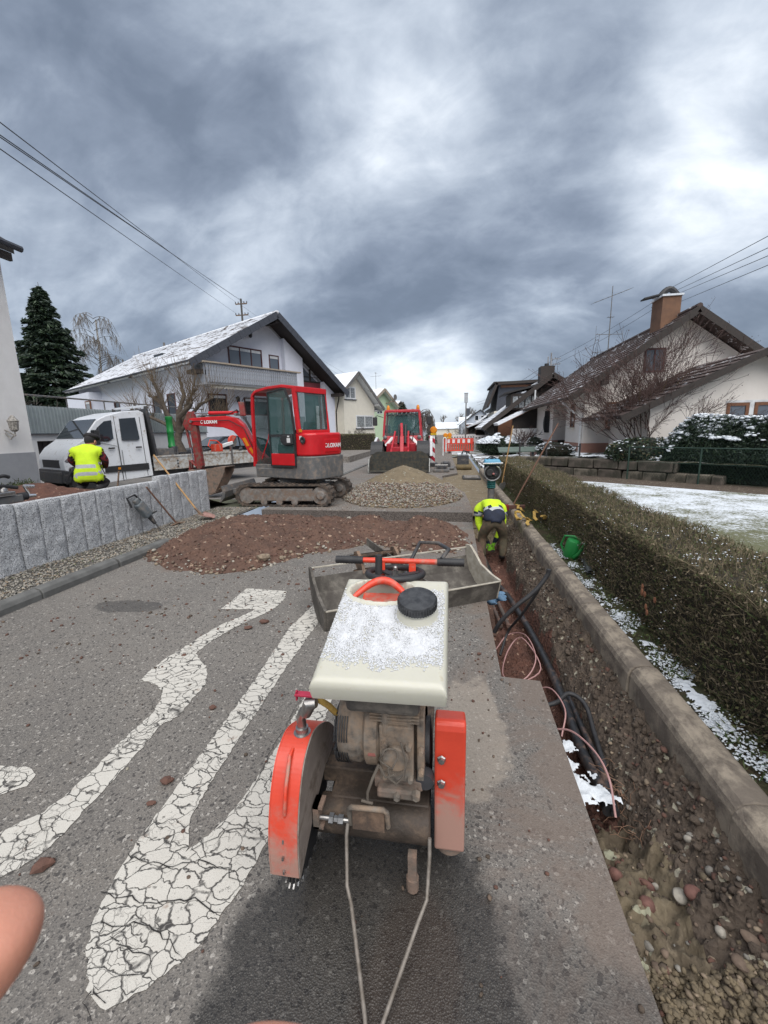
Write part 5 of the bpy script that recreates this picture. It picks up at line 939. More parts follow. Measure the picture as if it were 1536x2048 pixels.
for s_, z in ((2.28, 1.95), (.30, .85), (1.02, 2.09)): m.cyl((s_, -.13, z), (s_, .13, z), .035, n=10)
m.build('pivot_pins', STEEL, boom)
def ram(a, b, k, rb, name, y=0):
    a, b = Vector((a[0], y, a[1])), Vector((b[0], y, b[1])); c = a.lerp(b, k); m = M_(A); m.cyl(a, c, rb, n=12); o = m.build(name, RED if 'stick' in name or 'boom' in name else DKRED, E_, smooth=40); m = M_(A); m.cyl(c, b, rb * .45, n=10); m.build('piston_rod', CHROME, o, smooth=40); return o
ram((1.02, 2.13), (2.30, 2.15), .62, .048, 'stick_cylinder'); ram((.55, .82), (.98, 1.62), .45, .042, 'boom_cylinder', -.16); ram((2.52, 1.82), (2.40, .96), .62, .036, 'bucket_cylinder', .0)
m = M_(A)
for i in range(4):
    y = -.05 + i * .033; m.tube([(.42, y, 1.15), (.66, y, 1.66), (.84, y, 2.0 + .01 * i), (1.0, y, 2.16 + .015 * i), (1.25, y, 2.10), (1.55, y, 2.09), (2.1, y, 2.08)], .011, 6)
m.tube([(.6, .1, 1.2), (.8, .14, 1.75), (1.2, .13, 1.95), (2.3, .12, 1.95)], .011, 6)
m.build('hydraulic_hoses', BLACK, E_, smooth=60)
m = M_(A); m.bar((2.28, -.05, .80), (2.48, -.05, .96), .03, .07, up=(0, 1, 0)); m.bar((2.48, -.05, .96), (2.50, -.05, .70), .03, .06, up=(0, 1, 0)); m.bar((2.28, .05, .80), (2.48, .05, .96), .03, .07, up=(0, 1, 0)); m.bar((2.48, .05, .96), (2.50, .05, .70), .03, .06, up=(0, 1, 0)); m.build('bucket_link', DKRED, E_, bevel=.006)
# digging bucket: two side plates, curved shell, teeth
bo = [(2.44, .70), (2.20, .78), (1.36, .82), (1.38, .66), (1.52, .42), (1.70, .16), (1.86, .09), (2.02, .14), (2.12, .38), (2.14, .60)]
shell = [(2.44, .72), (2.16, .60), (2.12, .38), (2.02, .14), (1.86, .09), (1.70, .16)]
m = M_(A)
for y in (-.22, .21): m.prism([(2.36, .70), (2.14, .60), (2.10, .38), (2.0, .16), (1.86, .11), (1.70, .18), (1.56, .40), (1.40, .66), (1.38, .80), (1.62, .79)], 'y', y, y + .012)
m.build('bucket_side', MUDSTEEL, E_); m = M_(A); n = len(shell); 
for i in range(n - 1): m.bar((shell[i][0], 0, shell[i][1]), (shell[i + 1][0], 0, shell[i + 1][1]), .44, .016)
m.bar((1.36, 0, .80), (1.68, 0, .78), .44, .02); m.build('bucket_shell', MUDSTEEL, E_)
for k in range(4): m = M_(A); m.bar((1.72, -.17 + k * .11, .17), (1.58, -.17 + k * .11, .26), .04, .022); m.build('bucket_tooth', RUSTY, E_, bevel=.004)
logo(E_, 'LOXAM', IV @ A @ frame((1.80, -.088, 1.885), (-1, 0, -.03), (0, 0, 1)), .10) if 0 else None
tm = frame((0, 0, 0), (1, 0, 0), (0, 1, 0)); W0 = Vector((-4.22 - 1.86, 9.80, 1.885)); logo(E_, 'LOXAM', IV @ frame(W0, (1, -.04, .0), (0, 0, 1)), .105)
m = M_(); m.tube([(W0.x - .06 + .03 * math.cos(t), 9.80, W0.z + .037 + .038 * math.sin(t)) for t in np.linspace(.9, 5.9, 12)], .007, 5); m.build('logo_ring', WHITE, E_)
m = M_(A); m.prism([(.80, 1.30), (.90, 1.50), (.82, 1.52), (.72, 1.32)], 'y', .086, .089); m.prism([(.66, 1.12), (.74, 1.24), (.68, 1.28), (.60, 1.16)], 'y', .086, .089); m.build('warning_sticker', AMBER, E_)
m = M_(A); m.tube([(.25, .42, .95), (.02, .42, 1.5), (.0, .42, 1.6)], .012, 6); m.build('handrail', RED, E_)
# ---------------- wheel loader, seen from the front
Ld = thing('wheel_loader', 'red wheel loader facing the viewer behind the sand heap, its bucket lowered', 'loader', (-1.95, 16.2, 0), math.radians(2)); CHRD = surf('loader_red', (.42, .018, .03), (.34, .015, .026), 6, .4, dirt=(.2, .1, .09), dirt_amt=.2)
def Lb(): return MB()
m = Lb(); bw = 1.18
for i, (a, b) in enumerate((((-.42, .74), (-.02, .80)), ((-.02, .80), (.32, .62)), ((.32, .62), (.40, .35)), ((.40, .35), (.30, .10)), ((.30, .10), (-.62, .06)))): m.hexa([(-bw, a[0], a[1] - .012), (bw, a[0], a[1] - .012), (bw, b[0], b[1] - .012), (-bw, b[0], b[1] - .012), (-bw, a[0], a[1] + .012), (bw, a[0], a[1] + .012), (bw, b[0], b[1] + .012), (-bw, b[0], b[1] + .012)])
LBK = surf('worn_bucket_steel', (.042, .044, .038), (.025, .026, .023), 5, .6, metal=.2, bump=.4, dirt=(.085, .07, .048), dirt_amt=.5)
# back plate seen from the front, with chamfered top corners, and curved floor running towards the viewer
m = Lb(); m.prism([(-bw, .10), (bw, .10), (bw + .02, .50), (bw - .10, .70), (bw - .30, .82), (-bw + .30, .82), (-bw + .10, .70), (-bw - .02, .50)], 'y', .0, .03); o = m.build('bucket_back', LBK, Ld)
m = Lb(); m.hexa([(-bw, -.34, .05), (bw, -.34, .05), (bw, .0, .07), (-bw, .0, .07), (-bw, -.34, .07), (bw, -.34, .07), (bw, .0, .10), (-bw, .0, .10)]); m.build('bucket_floor', LBK, Ld)
for s_ in (-1, 1): m = Lb(); m.prism([(-.36, .04), (.0, .08), (.0, .52), (-.06, .54), (-.30, .25)], 'x', s_ * bw - .015, s_ * bw + .015); m.build('bucket_side', surf('bright_worn_edge', (.32, .32, .31), (.15, .15, .14), 12, .5, metal=.3), Ld)
TIRE = surf('loader_tyre', (.035, .034, .033), (.06, .055, .05), 14, .85, bump=.5)
def wheel(root, c, r, w, rim, n=20, axis='x', lug=16, name='wheel', tm=None):
    m = MB(); m.lathe([(r * .62, -w / 2), (r * .9, -w / 2), (r, -w * .36), (r, w * .36), (r * .9, w / 2), (r * .62, w / 2)], (0, 0, 0), axis, n)
    for k in range(lug):
        t = 2 * PI * k / lug
        if axis == 'x': m.cbox((0 + w * .12 * (-1) ** k, r * .99 * math.cos(t), r * .99 * math.sin(t)), (w * .6, .05, .04), Matrix.Rotation(t - PI / 2, 3, 'X'))
    o = m.build(name, tm or TIRE, root, smooth=35); o.location = c; m = MB(); m.lathe([(0, -w * .22), (r * .3, -w * .28), (r * .36, -w * .16), (r * .60, -w * .2), (r * .63, -w * .45), (r * .63, w * .45), (r * .3, w * .3), (0, w * .3)], (0, 0, 0), axis, n); m.build('rim', rim, o, smooth=35); return o
for s_ in (-1, 1):
    wheel(Ld, (s_ * .92, .75, .52), .52, .40, WHITEP); wheel(Ld, (s_ * .95, 2.7, .55), .55, .42, WHITEP)
    m = Lb(); P = [(.75 + .60 * math.cos(t), .58 + .60 * math.sin(t)) for t in np.linspace(.35, PI - .2, 9)]
    for a, b in zip(P[:-1], P[1:]): m.hexa([(s_ * .92 - .24, a[0], a[1]), (s_ * .92 + .24, a[0], a[1]), (s_ * .92 + .24, b[0], b[1]), (s_ * .92 - .24, b[0], b[1]), (s_ * .92 - .24, a[0], a[1] + .03), (s_ * .92 + .24, a[0], a[1] + .03), (s_ * .92 + .24, b[0], b[1] + .03), (s_ * .92 - .24, b[0], b[1] + .03)])
    m.build('front_mudguard', BLACK, Ld)
m = Lb(); m.prism([(2.0, .5), (3.3, .5), (3.3, 1.2), (2.7, 1.35), (2.1, 1.2)], 'x', -1.28, -1.16); m.build('rear_mudguard', WHITEP, Ld, bevel=.03); m = Lb(); m.prism([(2.0, .5), (3.3, .5), (3.3, 1.2), (2.7, 1.35), (2.1, 1.2)], 'x', 1.16, 1.28); m.build('rear_mudguard', WHITEP, Ld, bevel=.03)
m = Lb(); m.prism([(-.62, .75), (.62, .75), (.60, 1.10), (-.60, 1.10)], 'y', 1.0, 2.0); m.hexa([(-.98, 1.6, .95), (.98, 1.6, .95), (.98, 2.3, .95), (-.98, 2.3, .95), (-.78, 1.7, 1.38), (.78, 1.7, 1.38), (.78, 2.3, 1.38), (-.78, 2.3, 1.38)]); m.box((-.8, 2.3, .6), (.8, 4.2, 1.5)); m.build('chassis', CHRD, Ld, bevel=.02)
for s_ in (-1, 1):
    m = Lb(); m.hexa([(s_ * .66, 1.57, .99), (s_ * .78, 1.60, 1.0), (s_ * .78, 1.61, 1.0), (s_ * .60, 1.61, 1.0), (s_ * .30, 1.68, 1.36), (s_ * .46, 1.68, 1.36), (s_ * .46, 1.69, 1.36), (s_ * .30, 1.69, 1.36)]); m.v = [(x, y - .03, z) for x, y, z in m.v]; m.build('warning_stripe', WHITE, Ld)
m = Lb()
cf = lambda s_, z, y=1.75: (s_ * (.80 - .07 * (z - 1.4)), y + .1 * (z - 1.4), z)
for s_ in (-1, 1):
    m.bar(cf(s_, 1.35), cf(s_, 2.42), .09, .10, up=(0, 1, 0)); m.bar((s_ * .80, 2.9, 1.4), (s_ * .72, 2.85, 2.42), .08, .1, up=(0, 1, 0)); m.bar((s_ * .72, 1.85, 2.42), (s_ * .72, 2.9, 2.42), .08, .08)
m.bar((-.75, 1.85, 2.42), (.75, 1.85, 2.42), .10, .09); m.bar((-.75, 1.76, 1.36), (.75, 1.76, 1.36), .08, .08); m.build('cab_frame', CHRD, Ld, bevel=.015)
m = Lb(); m.box((-.74, 1.9, 2.44), (.74, 2.95, 2.50)); m.build('cab_roof', CHRD, Ld, bevel=.02)
m = Lb()
for k in range(7): m.bar((-.55 + k * .18, 1.72, 2.28), (-.58 + k * .195, 1.78, 2.38), .05, .02)
m.bar((-.68, 1.78, 2.27), (.68, 1.78, 2.27), .03, .03); m.build('sun_grille', DARK, Ld)
m = Lb(); m.hexa([(-.75, 1.79, 1.4), (.75, 1.79, 1.4), (.75, 1.80, 1.4), (-.75, 1.80, 1.4), (-.68, 1.87, 2.36), (.68, 1.87, 2.36), (.68, 1.88, 2.36), (-.68, 1.88, 2.36)]); m.build('windscreen', GLASS_CAB, Ld); m = Lb(); m.box((-.3, 2.6, 1.3), (.2, 2.75, 2.05)); m.box((-.3, 2.2, 1.2), (.2, 2.7, 1.4)); m.build('operator_seat', BLACK, Ld, bevel=.04)
m = Lb(); m.hexa([(-.70, 2.87, 1.45), (.70, 2.87, 1.45), (.70, 2.88, 1.45), (-.70, 2.88, 1.45), (-.66, 2.84, 2.38), (.66, 2.84, 2.38), (.66, 2.85, 2.38), (-.66, 2.85, 2.38)]); m.build('rear_window', GLASS_CAB, Ld)
for s_ in (-.62, .66): m = Lb(); m.lathe([(.07, 2.50), (.075, 2.54), (.065, 2.62), (.04, 2.68), (0, 2.70)], (s_, 2.1, 0), 'z', 12); m.build('beacon', AMBER, Ld, smooth=40)
for s_ in (-1, 1):
    m = Lb(); m.lathe([(.0, -.02), (.08, -.01), (.09, .03), (.05, .12), (0, .12)], (s_ * .73, 1.62, 1.34), 'y', 12); m.build('headlight', STEEL, Ld, smooth=40)
    m = Lb(); m.tube([(s_ * .8, 1.75, 2.18), (s_ * 1.05, 1.6, 2.26), (s_ * 1.12, 1.6, 2.20)], .014, 6); o = m.build('mirror_arm', BLACK, Ld); m = Lb(); m.box((s_ * 1.14 - .10, 1.55, 1.84), (s_ * 1.14 + .10, 1.62, 2.20)); m.build('mirror', BLACK, o, bevel=.03)
    m = Lb(); m.bar((s_ * .28, 1.55, 1.55), (s_ * .36, .1, .62), .07, .14, up=(0, 1, 0)); m.build('lift_arm', CHRD, Ld, bevel=.01)
m = Lb(); m.bar((.0, 1.5, 1.88), (.06, .8, 1.35), .10, .14, up=(0, 1, 0)); m.bar((.06, .8, 1.35), (.10, .15, .70), .14, .14, up=(0, 1, 0)); m.box((-.32, .35, .78), (.34, .5, .98)); m.build('tilt_lever', CHRD, Ld, bevel=.012)
m = Lb(); m.cyl((-.10, 1.6, 1.85), (-.10, .9, 1.1), .05); m.cyl((.16, 1.6, 1.85), (.18, .9, 1.1), .05); m.tube([(.3, 1.4, 1.3), (.4, 1.2, 1.6), (.5, 1.3, 1.5), (.45, 1.4, 1.2)], .02, 6); m.build('hydraulic_cylinder', BLACK, Ld, smooth=40)
m = Lb(); m.tube([(.42, 1.72, 1.6), (.62, 1.72, 1.85), (.72, 1.76, 2.0)], .012, 5); m.build('wiper', BLACK, Ld)
# ---------------- crew-cab tipper van
V = azroot('crew_cab_truck', 'white crew-cab dropside truck parked in front of the garage', 'truck', -9.74, 9.30, 25); V.scale = (.885, 1, 1.03)
prof = [(.02, .62), (.0, .95), (.05, 1.12), (.24, 1.30), (.56, 1.50), (.74, 1.72), (.98, 1.98), (1.28, 2.12), (1.78, 2.24), (2.30, 2.28), (2.44, 2.22), (2.47, .42), (.98, .34), (.95, .55), (.82, .72), (.60, .82), (.34, .86), (.12, .80), (.06, .62)]
def hw(z): return .98 - .03 * max(0, (z - 1.0)) - .12 * max(0, z - 1.3)
m = MB(); n = len(prof); cxs = 1.0
body = [(x, z) for x, z in prof]
ins = lambda u, v, e: (-1 if e else 1) * ((.10 * max(0, v - 1.3) + (.22 * max(0, .30 - u) / .30 * .6)))
m.prism(body, 'y', 0.0, 1.96, ins); m.build('cab_body', WHITEP, V, bevel=.03, smooth=35, seg=3)
m = MB(); m.box((.5, .12, .38), (6.8, 1.85, .56)); m.build('chassis', DARK, V)
def vin(v): return .10 * max(0, v - 1.3)
def sidewin(poly, name, mat, off=-.012, th=.02, parent=V): m = MB(); m.prism(poly, 'y', off, off + th, lambda u, v, e: vin(v)); return m.build(name, mat, parent)
sidewin([(.80, 1.56), (.97, 1.80), (1.20, 1.97), (1.41, 2.00), (1.38, 1.52), (1.22, 1.44), (.86, 1.46)], 'door_window', GLASS_DARK); sidewin([(.98, 1.47), (1.01, 1.47), (1.03, 1.84), (1.0, 1.82)], 'window_bar', DARK, -.02)
sidewin([(1.62, 1.46), (1.64, 2.04), (2.14, 2.08), (2.17, 1.50), (2.12, 1.46)], 'rear_door_window', GLASS_DARK)
for pl in ([(1.50, .36), (1.52, .36), (1.50, 1.3), (1.50, 2.12), (1.485, 2.12), (1.48, 1.25)], [(.74, 1.42), (.76, 1.42), (.84, 1.0), (1.0, .6), (.98, .58), (.82, 1.0)], [(1.57, 1.2), (1.582, 1.2), (1.59, .40), (1.578, .40)], [(2.28, .45), (2.295, .45), (2.285, 2.1), (2.27, 2.1)], [(.95, 1.42), (1.46, 1.30), (1.46, 1.31), (.95, 1.43)]): sidewin(pl, 'door_gap', DARK, -.004, .008)
sidewin([(1.0, .62), (2.34, .62), (2.34, .80), (1.02, .78)], 'side_moulding', BLACK, -.03, .035); m = MB(); m.box((1.37, -.045, .68), (1.45, -.03, .74)); m.build('side_reflector', AMBER, V)
for x in (1.18, 2.0): m = MB(); m.box((x, -.05, 1.24), (x + .18, -.01, 1.28)); m.build('door_handle', BLACK, V, bevel=.008)
m = MB(); m.prism([(.03, .98), (.18, 1.12), (.22, 1.09), (.16, .98), (.08, .93)], 'y', -.0, .02, lambda u, v, e: .13 - u * .4 + .0); m.build('headlight', CHROME, V)
m = MB(); m.box((-.06, .25, .40), (.12, 1.7, .70)); m.prism([(-.04, .42), (.14, .42), (.14, .72), (-.02, .76)], 'y', .08, 1.88); m.build('front_bumper', DARK, V, bevel=.03); m = MB(); m.box((.0, .4, .80), (.04, 1.56, 1.0)); m.build('grille', BLACK, V)
m = MB(); m.hexa([(.575, .09, 1.54), (.575, 1.87, 1.54), (.62, 1.87, 1.50), (.62, .09, 1.50), (1.00, .14, 2.03), (1.00, 1.82, 2.03), (1.05, 1.82, 1.99), (1.05, .14, 1.99)]); m.build('windscreen', GLASS_DARK, V)
m = MB(); m.box((.72, -.30, 1.36), (.86, -.10, 1.74)); m.bar((.8, .04, 1.45), (.8, -.14, 1.45), .03, .03); m.build('mirror', BLACK, V, bevel=.04)
for x, nm in ((.42, 'front'), (4.05, 'rear')):
    for y in (.14, 1.78):
        m = MB(); r = .335; m.lathe([(r * .62, -.11), (r * .94, -.11), (r, -.07), (r, .07), (r * .94, .11), (r * .62, .11)], (0, 0, 0), 'y', 24); o = m.build('wheel', BLACK, V, smooth=35); o.location = (x, y, r + .03); m = MB(); m.lathe([(0, -.07), (.06, -.10), (.09, -.05), (.14, -.06), (.20, -.10), (.215, -.10), (.215, .1)], (0, 0, 0), 'y', 20); m.build('rim', GREYM if x < 1 else TRKIN, o, smooth=35)
m = MB(); m.tube([(.42 + .44 * math.cos(t), .05, .36 + .46 * math.sin(t)) for t in np.linspace(0.1, PI - .1, 12)], .03, 6); m.build('wheel_arch_trim', BLACK, V)
# bed: front rack with mesh board, dropsides, green pipe holder
m = MB(); m.box((2.6, .02, .80), (6.93, 1.94, .90)); m.build('bed_floor', DARK, V)
for i, (x0, x1) in enumerate(((2.50, 5.56), (5.60, 6.93))): m = MB(); m.box((x0, -.05, .56), (x1, -.02, .98)); m.box((x0, -.07, .94), (x1, -.02, .99)); m.box((x0, -.065, .56), (x1, -.05, .60)); m.build('dropside', WHITEDIRT, V, bevel=.004)
m = MB(); m.box((2.5, 1.98, .56), (6.93, 2.01, .98)); m.box((6.93, 0, .56), (6.96, 1.98, .98)); m.build('far_dropside', WHITEDIRT, V)
m = MB(); m.box((5.55, -.09, .55), (5.62, -.02, 1.16)); m.build('side_post', STEEL, V, bevel=.006); m = MB()
for k in range(3): m.box((3.3, -.075, .62 + .09 * k), (3.36, -.068, .66 + .09 * k))
m.build('scratch_marks', DARK, V)
m = MB(); m.bar((2.47, -.02, 2.40), (2.64, -.02, .98), .07, .10, up=(0, 1, 0)); m.build('rack_post', DARK, V, bevel=.01); m = MB(); m.bar((2.47, 1.98, 2.40), (2.64, 1.98, .98), .07, .10, up=(0, 1, 0)); m.build('rack_post', DARK, V, bevel=.01)
m = MB(); m.hexa([(2.50, .02, 2.33), (2.50, 1.96, 2.33), (2.62, 1.96, .98), (2.62, .02, .98), (2.53, .02, 2.33), (2.53, 1.96, 2.33), (2.65, 1.96, .98), (2.65, .02, .98)]); m.build('headboard', surf('dark_headboard', (.05, .052, .055), (.035, .036, .04), 8, .6), V)
m = MB(); 
for z in (1.25, 1.55, 1.85, 2.15): m.bar((2.545 + (2.33 - z) * .088, .05, z), (2.545 + (2.33 - z) * .088, 1.94, z), .03, .025)
m.build('headboard_rib', DARK, V); m = MB(); m.bar((2.49, 0, 2.40), (2.49, 1.98, 2.40), .06, .06); m.build('rack_top', WHITEP, V)
m = MB(); m.box((2.7, .1, .9), (3.5, 1.2, 1.18)); m.build('tool_box', GREYM, V, bevel=.01)
t = thing('saw_and_tools', 'orange and white petrol disc cutter lying on the truck bed', 'disc cutter', (0, 0, 0)); VM = Matrix.Translation(V.location) @ V.rotation_euler.to_matrix().to_4x4() @ Matrix.Diagonal((.885, 1, 1.03, 1))
def VB_(): m = MB(); m.xf(VM); return m
m = VB_(); m.lathe([(0, -.006), (.19, -.006), (.19, .006), (0, .006)], (5.95, .25, 1.32), 'y', 24); m.build('disc', GREYM, t, smooth=40); m = VB_(); P = [(5.95 + .21 * math.cos(a), 1.32 + .21 * math.sin(a)) for a in np.linspace(.8, 3.6, 12)] + [(5.95, 1.32)]; m.prism(P, 'y', .20, .30); m.build('disc_guard', ORANGE, t, bevel=.01)
m = VB_(); m.bar((5.2, .25, 1.13), (5.9, .22, 1.28), .10, .12); m.build('white_arm', WHITEF, t, bevel=.02); m = VB_(); m.box((5.05, .18, 1.0), (5.4, .42, 1.25)); m.tube([(5.0, .3, 1.1), (4.85, .3, 1.2), (4.95, .3, 1.38), (5.25, .3, 1.36), (5.4, .3, 1.25)], .025, 8); m.build('engine_housing', ORANGE, t, bevel=.03)
t2 = tag(None or (lambda: (lambda m: m.build('jumble_of_tools', DARK))(VB_().box((4.0, .25, .90), (4.5, .9, 1.02)).bar((3.6, .2, 1.02), (4.9, .35, 1.05), .05, .05).bar((6.3, .3, 1.0), (6.8, .8, 1.06), .1, .08)))(), 'dark tools lying on the truck bed beside the disc cutter', 'tools')
m = VB_(); m.lathe([(.11, 1.20), (.12, 1.22), (.12, 1.26), (.105, 1.28), (.105, 1.62), (.115, 1.64), (.115, 1.70), (.105, 1.72), (.105, 2.02), (.118, 2.04), (.118, 2.12), (.09, 2.13)], (3.36, .22, 0), 'z', 20); m.v = [(x, y, z) for x, y, z in m.v]
tag(m.build('green_pipe', GREENP, smooth=40), 'green plastic drain pipe standing upright on the truck bed', 'pipe'); m = VB_(); m.lathe([(.12, .92), (.15, 1.22), (.14, 1.24), (.10, 1.0)], (3.40, .22, 0), 'z', 16); tag(m.build('bucket', DARK, smooth=40), 'dark bucket holding the green drain pipe on the truck', 'bucket')
# dark estate car behind the truck
Cr = thing('parked_car', 'dark estate car parked in front of the bluish house, half hidden by the truck', 'car', (-12.9, 17.6, 0), math.radians(62)); CARP = surf('dark_car_paint', (.016, .018, .022), None, 3, .18, bump=0)
pr = [(0, .35), (0, .75), (.25, .92), (1.2, 1.05), (1.95, 1.50), (3.4, 1.55), (4.3, 1.35), (4.55, .85), (4.55, .35)]; m = MB(); m.prism(pr, 'y', -1.8, 0, lambda u, v, e: (-1 if e else 1) * .18 * max(0, v - 1.0) * 1.2); m.build('car_body', CARP, Cr, bevel=.05, smooth=35, seg=3)
for pl in ([(1.35, 1.08), (1.95, 1.42), (2.6, 1.47), (2.6, 1.06)], [(2.68, 1.06), (2.68, 1.47), (3.4, 1.46), (4.1, 1.28), (4.2, 1.08)]): m = MB(); m.prism(pl, 'y', -1.83, -1.80, lambda u, v, e: .21 * max(0, v - 1.0)); m.build('side_window', GLASS_GREY, Cr); m = MB(); m.prism(pl, 'y', -.01, .01, lambda u, v, e: -.21 * max(0, v - 1.0)); m.build('side_window', GLASS_GREY, Cr)
m = MB(); m.hexa([(1.22, -1.6, 1.10), (1.22, -.2, 1.10), (1.27, -.2, 1.08), (1.27, -1.6, 1.08), (1.90, -1.55, 1.50), (1.90, -.25, 1.50), (1.96, -.25, 1.49), (1.96, -1.55, 1.49)]); m.build('windscreen', GLASS_GREY, Cr)
for x in (.85, 3.7):
    for y in (-1.72, -.08): m = MB(); m.lathe([(.2, -.1), (.32, -.1), (.33, 0), (.32, .1), (.2, .1)], (x, y, .33), 'y', 18); m.lathe([(0, -.08), (.2, -.09), (.2, .09), (0, .08)], (x, y, .33), 'y', 12); m.build('wheel', BLACK, Cr, smooth=35)
# ---------------- floor saw in the foreground
def _snowt():
    s = NB('melting_snow'); f = s.noise(40, 5, .7); s.bump(s.noise(220, 4, .7), .9, .003); return s.done(s.mix(f, (.52, .54, .57), (.70, .71, .73)), .4, **{'Subsurface Weight': .2, 'Subsurface Radius': (.01, .01, .01), 'Subsurface Scale': .5})
SNOWT = _snowt()
S = thing('floor_saw', 'walk-behind road saw with orange guards and a snow-dusted white water tank', 'floor saw', (-.25, 1.4, 0)); IS = Matrix.Translation((.25, -1.4, 0))
def Sb(): m = MB(); m.xf(IS); return m
TANKM = NB('milky_tank_plastic'); _n1 = TANKM.noise(5, 5, .6); _n2 = TANKM.noise(22, 5, .7); _c = TANKM.mix(_n1, (.44, .43, .355), (.52, .51, .45)); _c = TANKM.mix(TANKM.step(_n2, .60, .76, 0, .55), _c, (.36, .30, .19)); TANKM.bump(TANKM.noise(30), .12, .004); TANKM = TANKM.done(_c, .38, **{'Subsurface Weight': .25, 'Subsurface Radius': (.03, .03, .02), 'Subsurface Scale': .4})
# tank frame: u across (X), v from the front edge backwards, both tilted
TO = Vector((-.205, 1.065, .876)); TV = Vector((0, .50, .140)).normalized(); TU = Vector((1, .02, 0)).normalized(); TN = TU.cross(TV).normalized(); TL, TWf, TWb, TH_ = .535, .205, .205, .075
nu, nv = 74, 90; u = np.linspace(-1, 1, nu); v = np.linspace(0, 1, nv); UU, VV = np.meshgrid(u, v)
def tank_top(U_, V_):
    hwd = TWf + (TWb - TWf) * V_; x = U_ * hwd; y = V_ * TL; ed = np.minimum(np.minimum(hwd - np.abs(x), y), TL - y); r = .028; h = -r + np.sqrt(np.clip(r * r - np.clip(r - ed, 0, r) ** 2, 0, None))
    # finger recess round the red handle and the collar for the filler cap
    e = ((x + .045) / .115) ** 2 + ((y - .445) / .062) ** 2; h = h - .085 * sstep(1.25, .75, e) + .006 * sstep(1.9, 1.3, e) * sstep(.9, 1.3, e)
    c = np.hypot(x - .098, (y - .318)); h = h + .030 * sstep(.080, .060, c); return x, y, h
X_, Y_, Hh = tank_top(UU, VV); top = np.array(TO)[None, None] + X_[..., None] * np.array(TU) + Y_[..., None] * np.array(TV) + Hh[..., None] * np.array(TN)
hb = .074 - .012 * VV; bot = np.array(TO)[None, None] + (X_ * .985)[..., None] * np.array(TU) + (Y_ * .985 + .004)[..., None] * np.array(TV) - hb[..., None] * np.array(TN)
idx = np.arange(nu * nv).reshape(nv, nu); f = np.stack([idx[:-1, :-1], idx[:-1, 1:], idx[1:, 1:], idx[1:, :-1]], -1).reshape(-1, 4); ring = np.concatenate([idx[0, :], idx[1:, -1], idx[-1, -2::-1], idx[-2:0:-1, 0]]); r2 = np.roll(ring, -1); n0 = nu * nv
vv = np.concatenate([top.reshape(-1, 3), bot.reshape(-1, 3)]) + np.array((.25, -1.4, 0)); np_mesh('water_tank', vv, np.concatenate([f, f[:, ::-1] + n0, np.stack([r2, ring, ring + n0, r2 + n0], 1)]), TANKM, S, True).data.set_sharp_from_angle(angle=.9)
def tp(x, y, h=0): return TO + TU * x + TV * y + TN * h
c0 = tp(.098, .318, .0); m = Sb(); m.lathe([(.064, -.02), (.062, .032), (.055, .034), (0, .034)], (0, 0, 0), 'z', 32); m.v = [tuple(IS @ (c0 + Vector(p) - Vector((.25, -1.4, 0)))) if 0 else p for p in m.v]
def lathe_at(o, prof, n=32, ax=None):
    ax = (ax or TN).normalized(); a = ax.orthogonal().normalized(); b = ax.cross(a); m = Sb(); vs = []
    for r, h in prof:
        for j in range(n): t = 2 * PI * j / n; vs.append(o + ax * h + (a * math.cos(t) + b * math.sin(t)) * r)
    k = len(prof); m.add(vs, [(i * n + j, i * n + (j + 1) % n, (i + 1) * n + (j + 1) % n, (i + 1) * n + j) for i in range(k - 1) for j in range(n)] + [tuple(range((k - 1) * n, k * n))]); return m
CAPM = surf('scuffed_black_cap', (.020, .021, .024), (.05, .052, .056), 40, .45, bump=.3, bscale=120)
lathe_at(c0, [(.063, -.01), (.060, .040), (.058, .05)]).build('filler_neck', TANKM, S, smooth=40)
cp = lathe_at(c0, [(.060, .036), (.0665, .040), (.0665, .066), (.063, .072), (.030, .074), (0, .073)], 40); cap = cp.build('tank_cap', CAPM, S, smooth=40); m = Sb(); ax = TN; a_ = ax.orthogonal().normalized(); b_ = ax.cross(a_)
for k in range(44): t = 2 * PI * k / 44; d = a_ * math.cos(t) + b_ * math.sin(t); m.bar(c0 + d * .067 + ax * .041, c0 + d * .067 + ax * .066, .0045, .005, up=d)
m.build('cap_ribs', CAPM, cap)
m = Sb(); P = [tp(-.150 + .21 * t, .405 + .0 + .075 * math.sin(PI * t) * .9, -.002 + .032 * math.sin(PI * t)) for t in np.linspace(0, 1, 16)]; m.tube(P, [.010 + .005 * math.sin(PI * i / 15) for i in range(16)], 12); m.build('lifting_handle', ORANGE, S, smooth=60); m = Sb(); m.add([tp(-.13, .40, -.055), tp(.045, .40, -.055), tp(.045, .49, -.045), tp(-.13, .49, -.045)], [(0, 1, 2, 3)]); m.build('recess_floor', ORANGE, S)
# snow grains lying on the tank
n = 16000; uu = rng.uniform(-.95, .93, n); vv_ = rng.uniform(.10, .86, n); x, y, h = tank_top(uu, vv_); dens = vnoise(uu * 3, vv_ * 4, 1.6, 3, 4); c = np.hypot(x - .098, y - .318)
keep = (dens * .8 + 1.25 * sstep(.09, .26, vv_) * sstep(.96, .72, vv_) - .45 * sstep(.65, .98, np.abs(uu)) + .0 > rng.uniform(-.1, 1.0, n)) & (c > .074) & (((x + .045) / .135) ** 2 + ((y - .445) / .085) ** 2 > 1.15); x, y, h = x[keep], y[keep], h[keep]
P = (np.array(TO)[None] + x[:, None] * np.array(TU) + y[:, None] * np.array(TV) + (h + .0015)[:, None] * np.array(TN)) + np.array((.25, -1.4, 0)); tag(rocks('snow_grains', P, rng.uniform(.0014, .0046, len(P)), SNOWT, S, .8), kind='stuff')
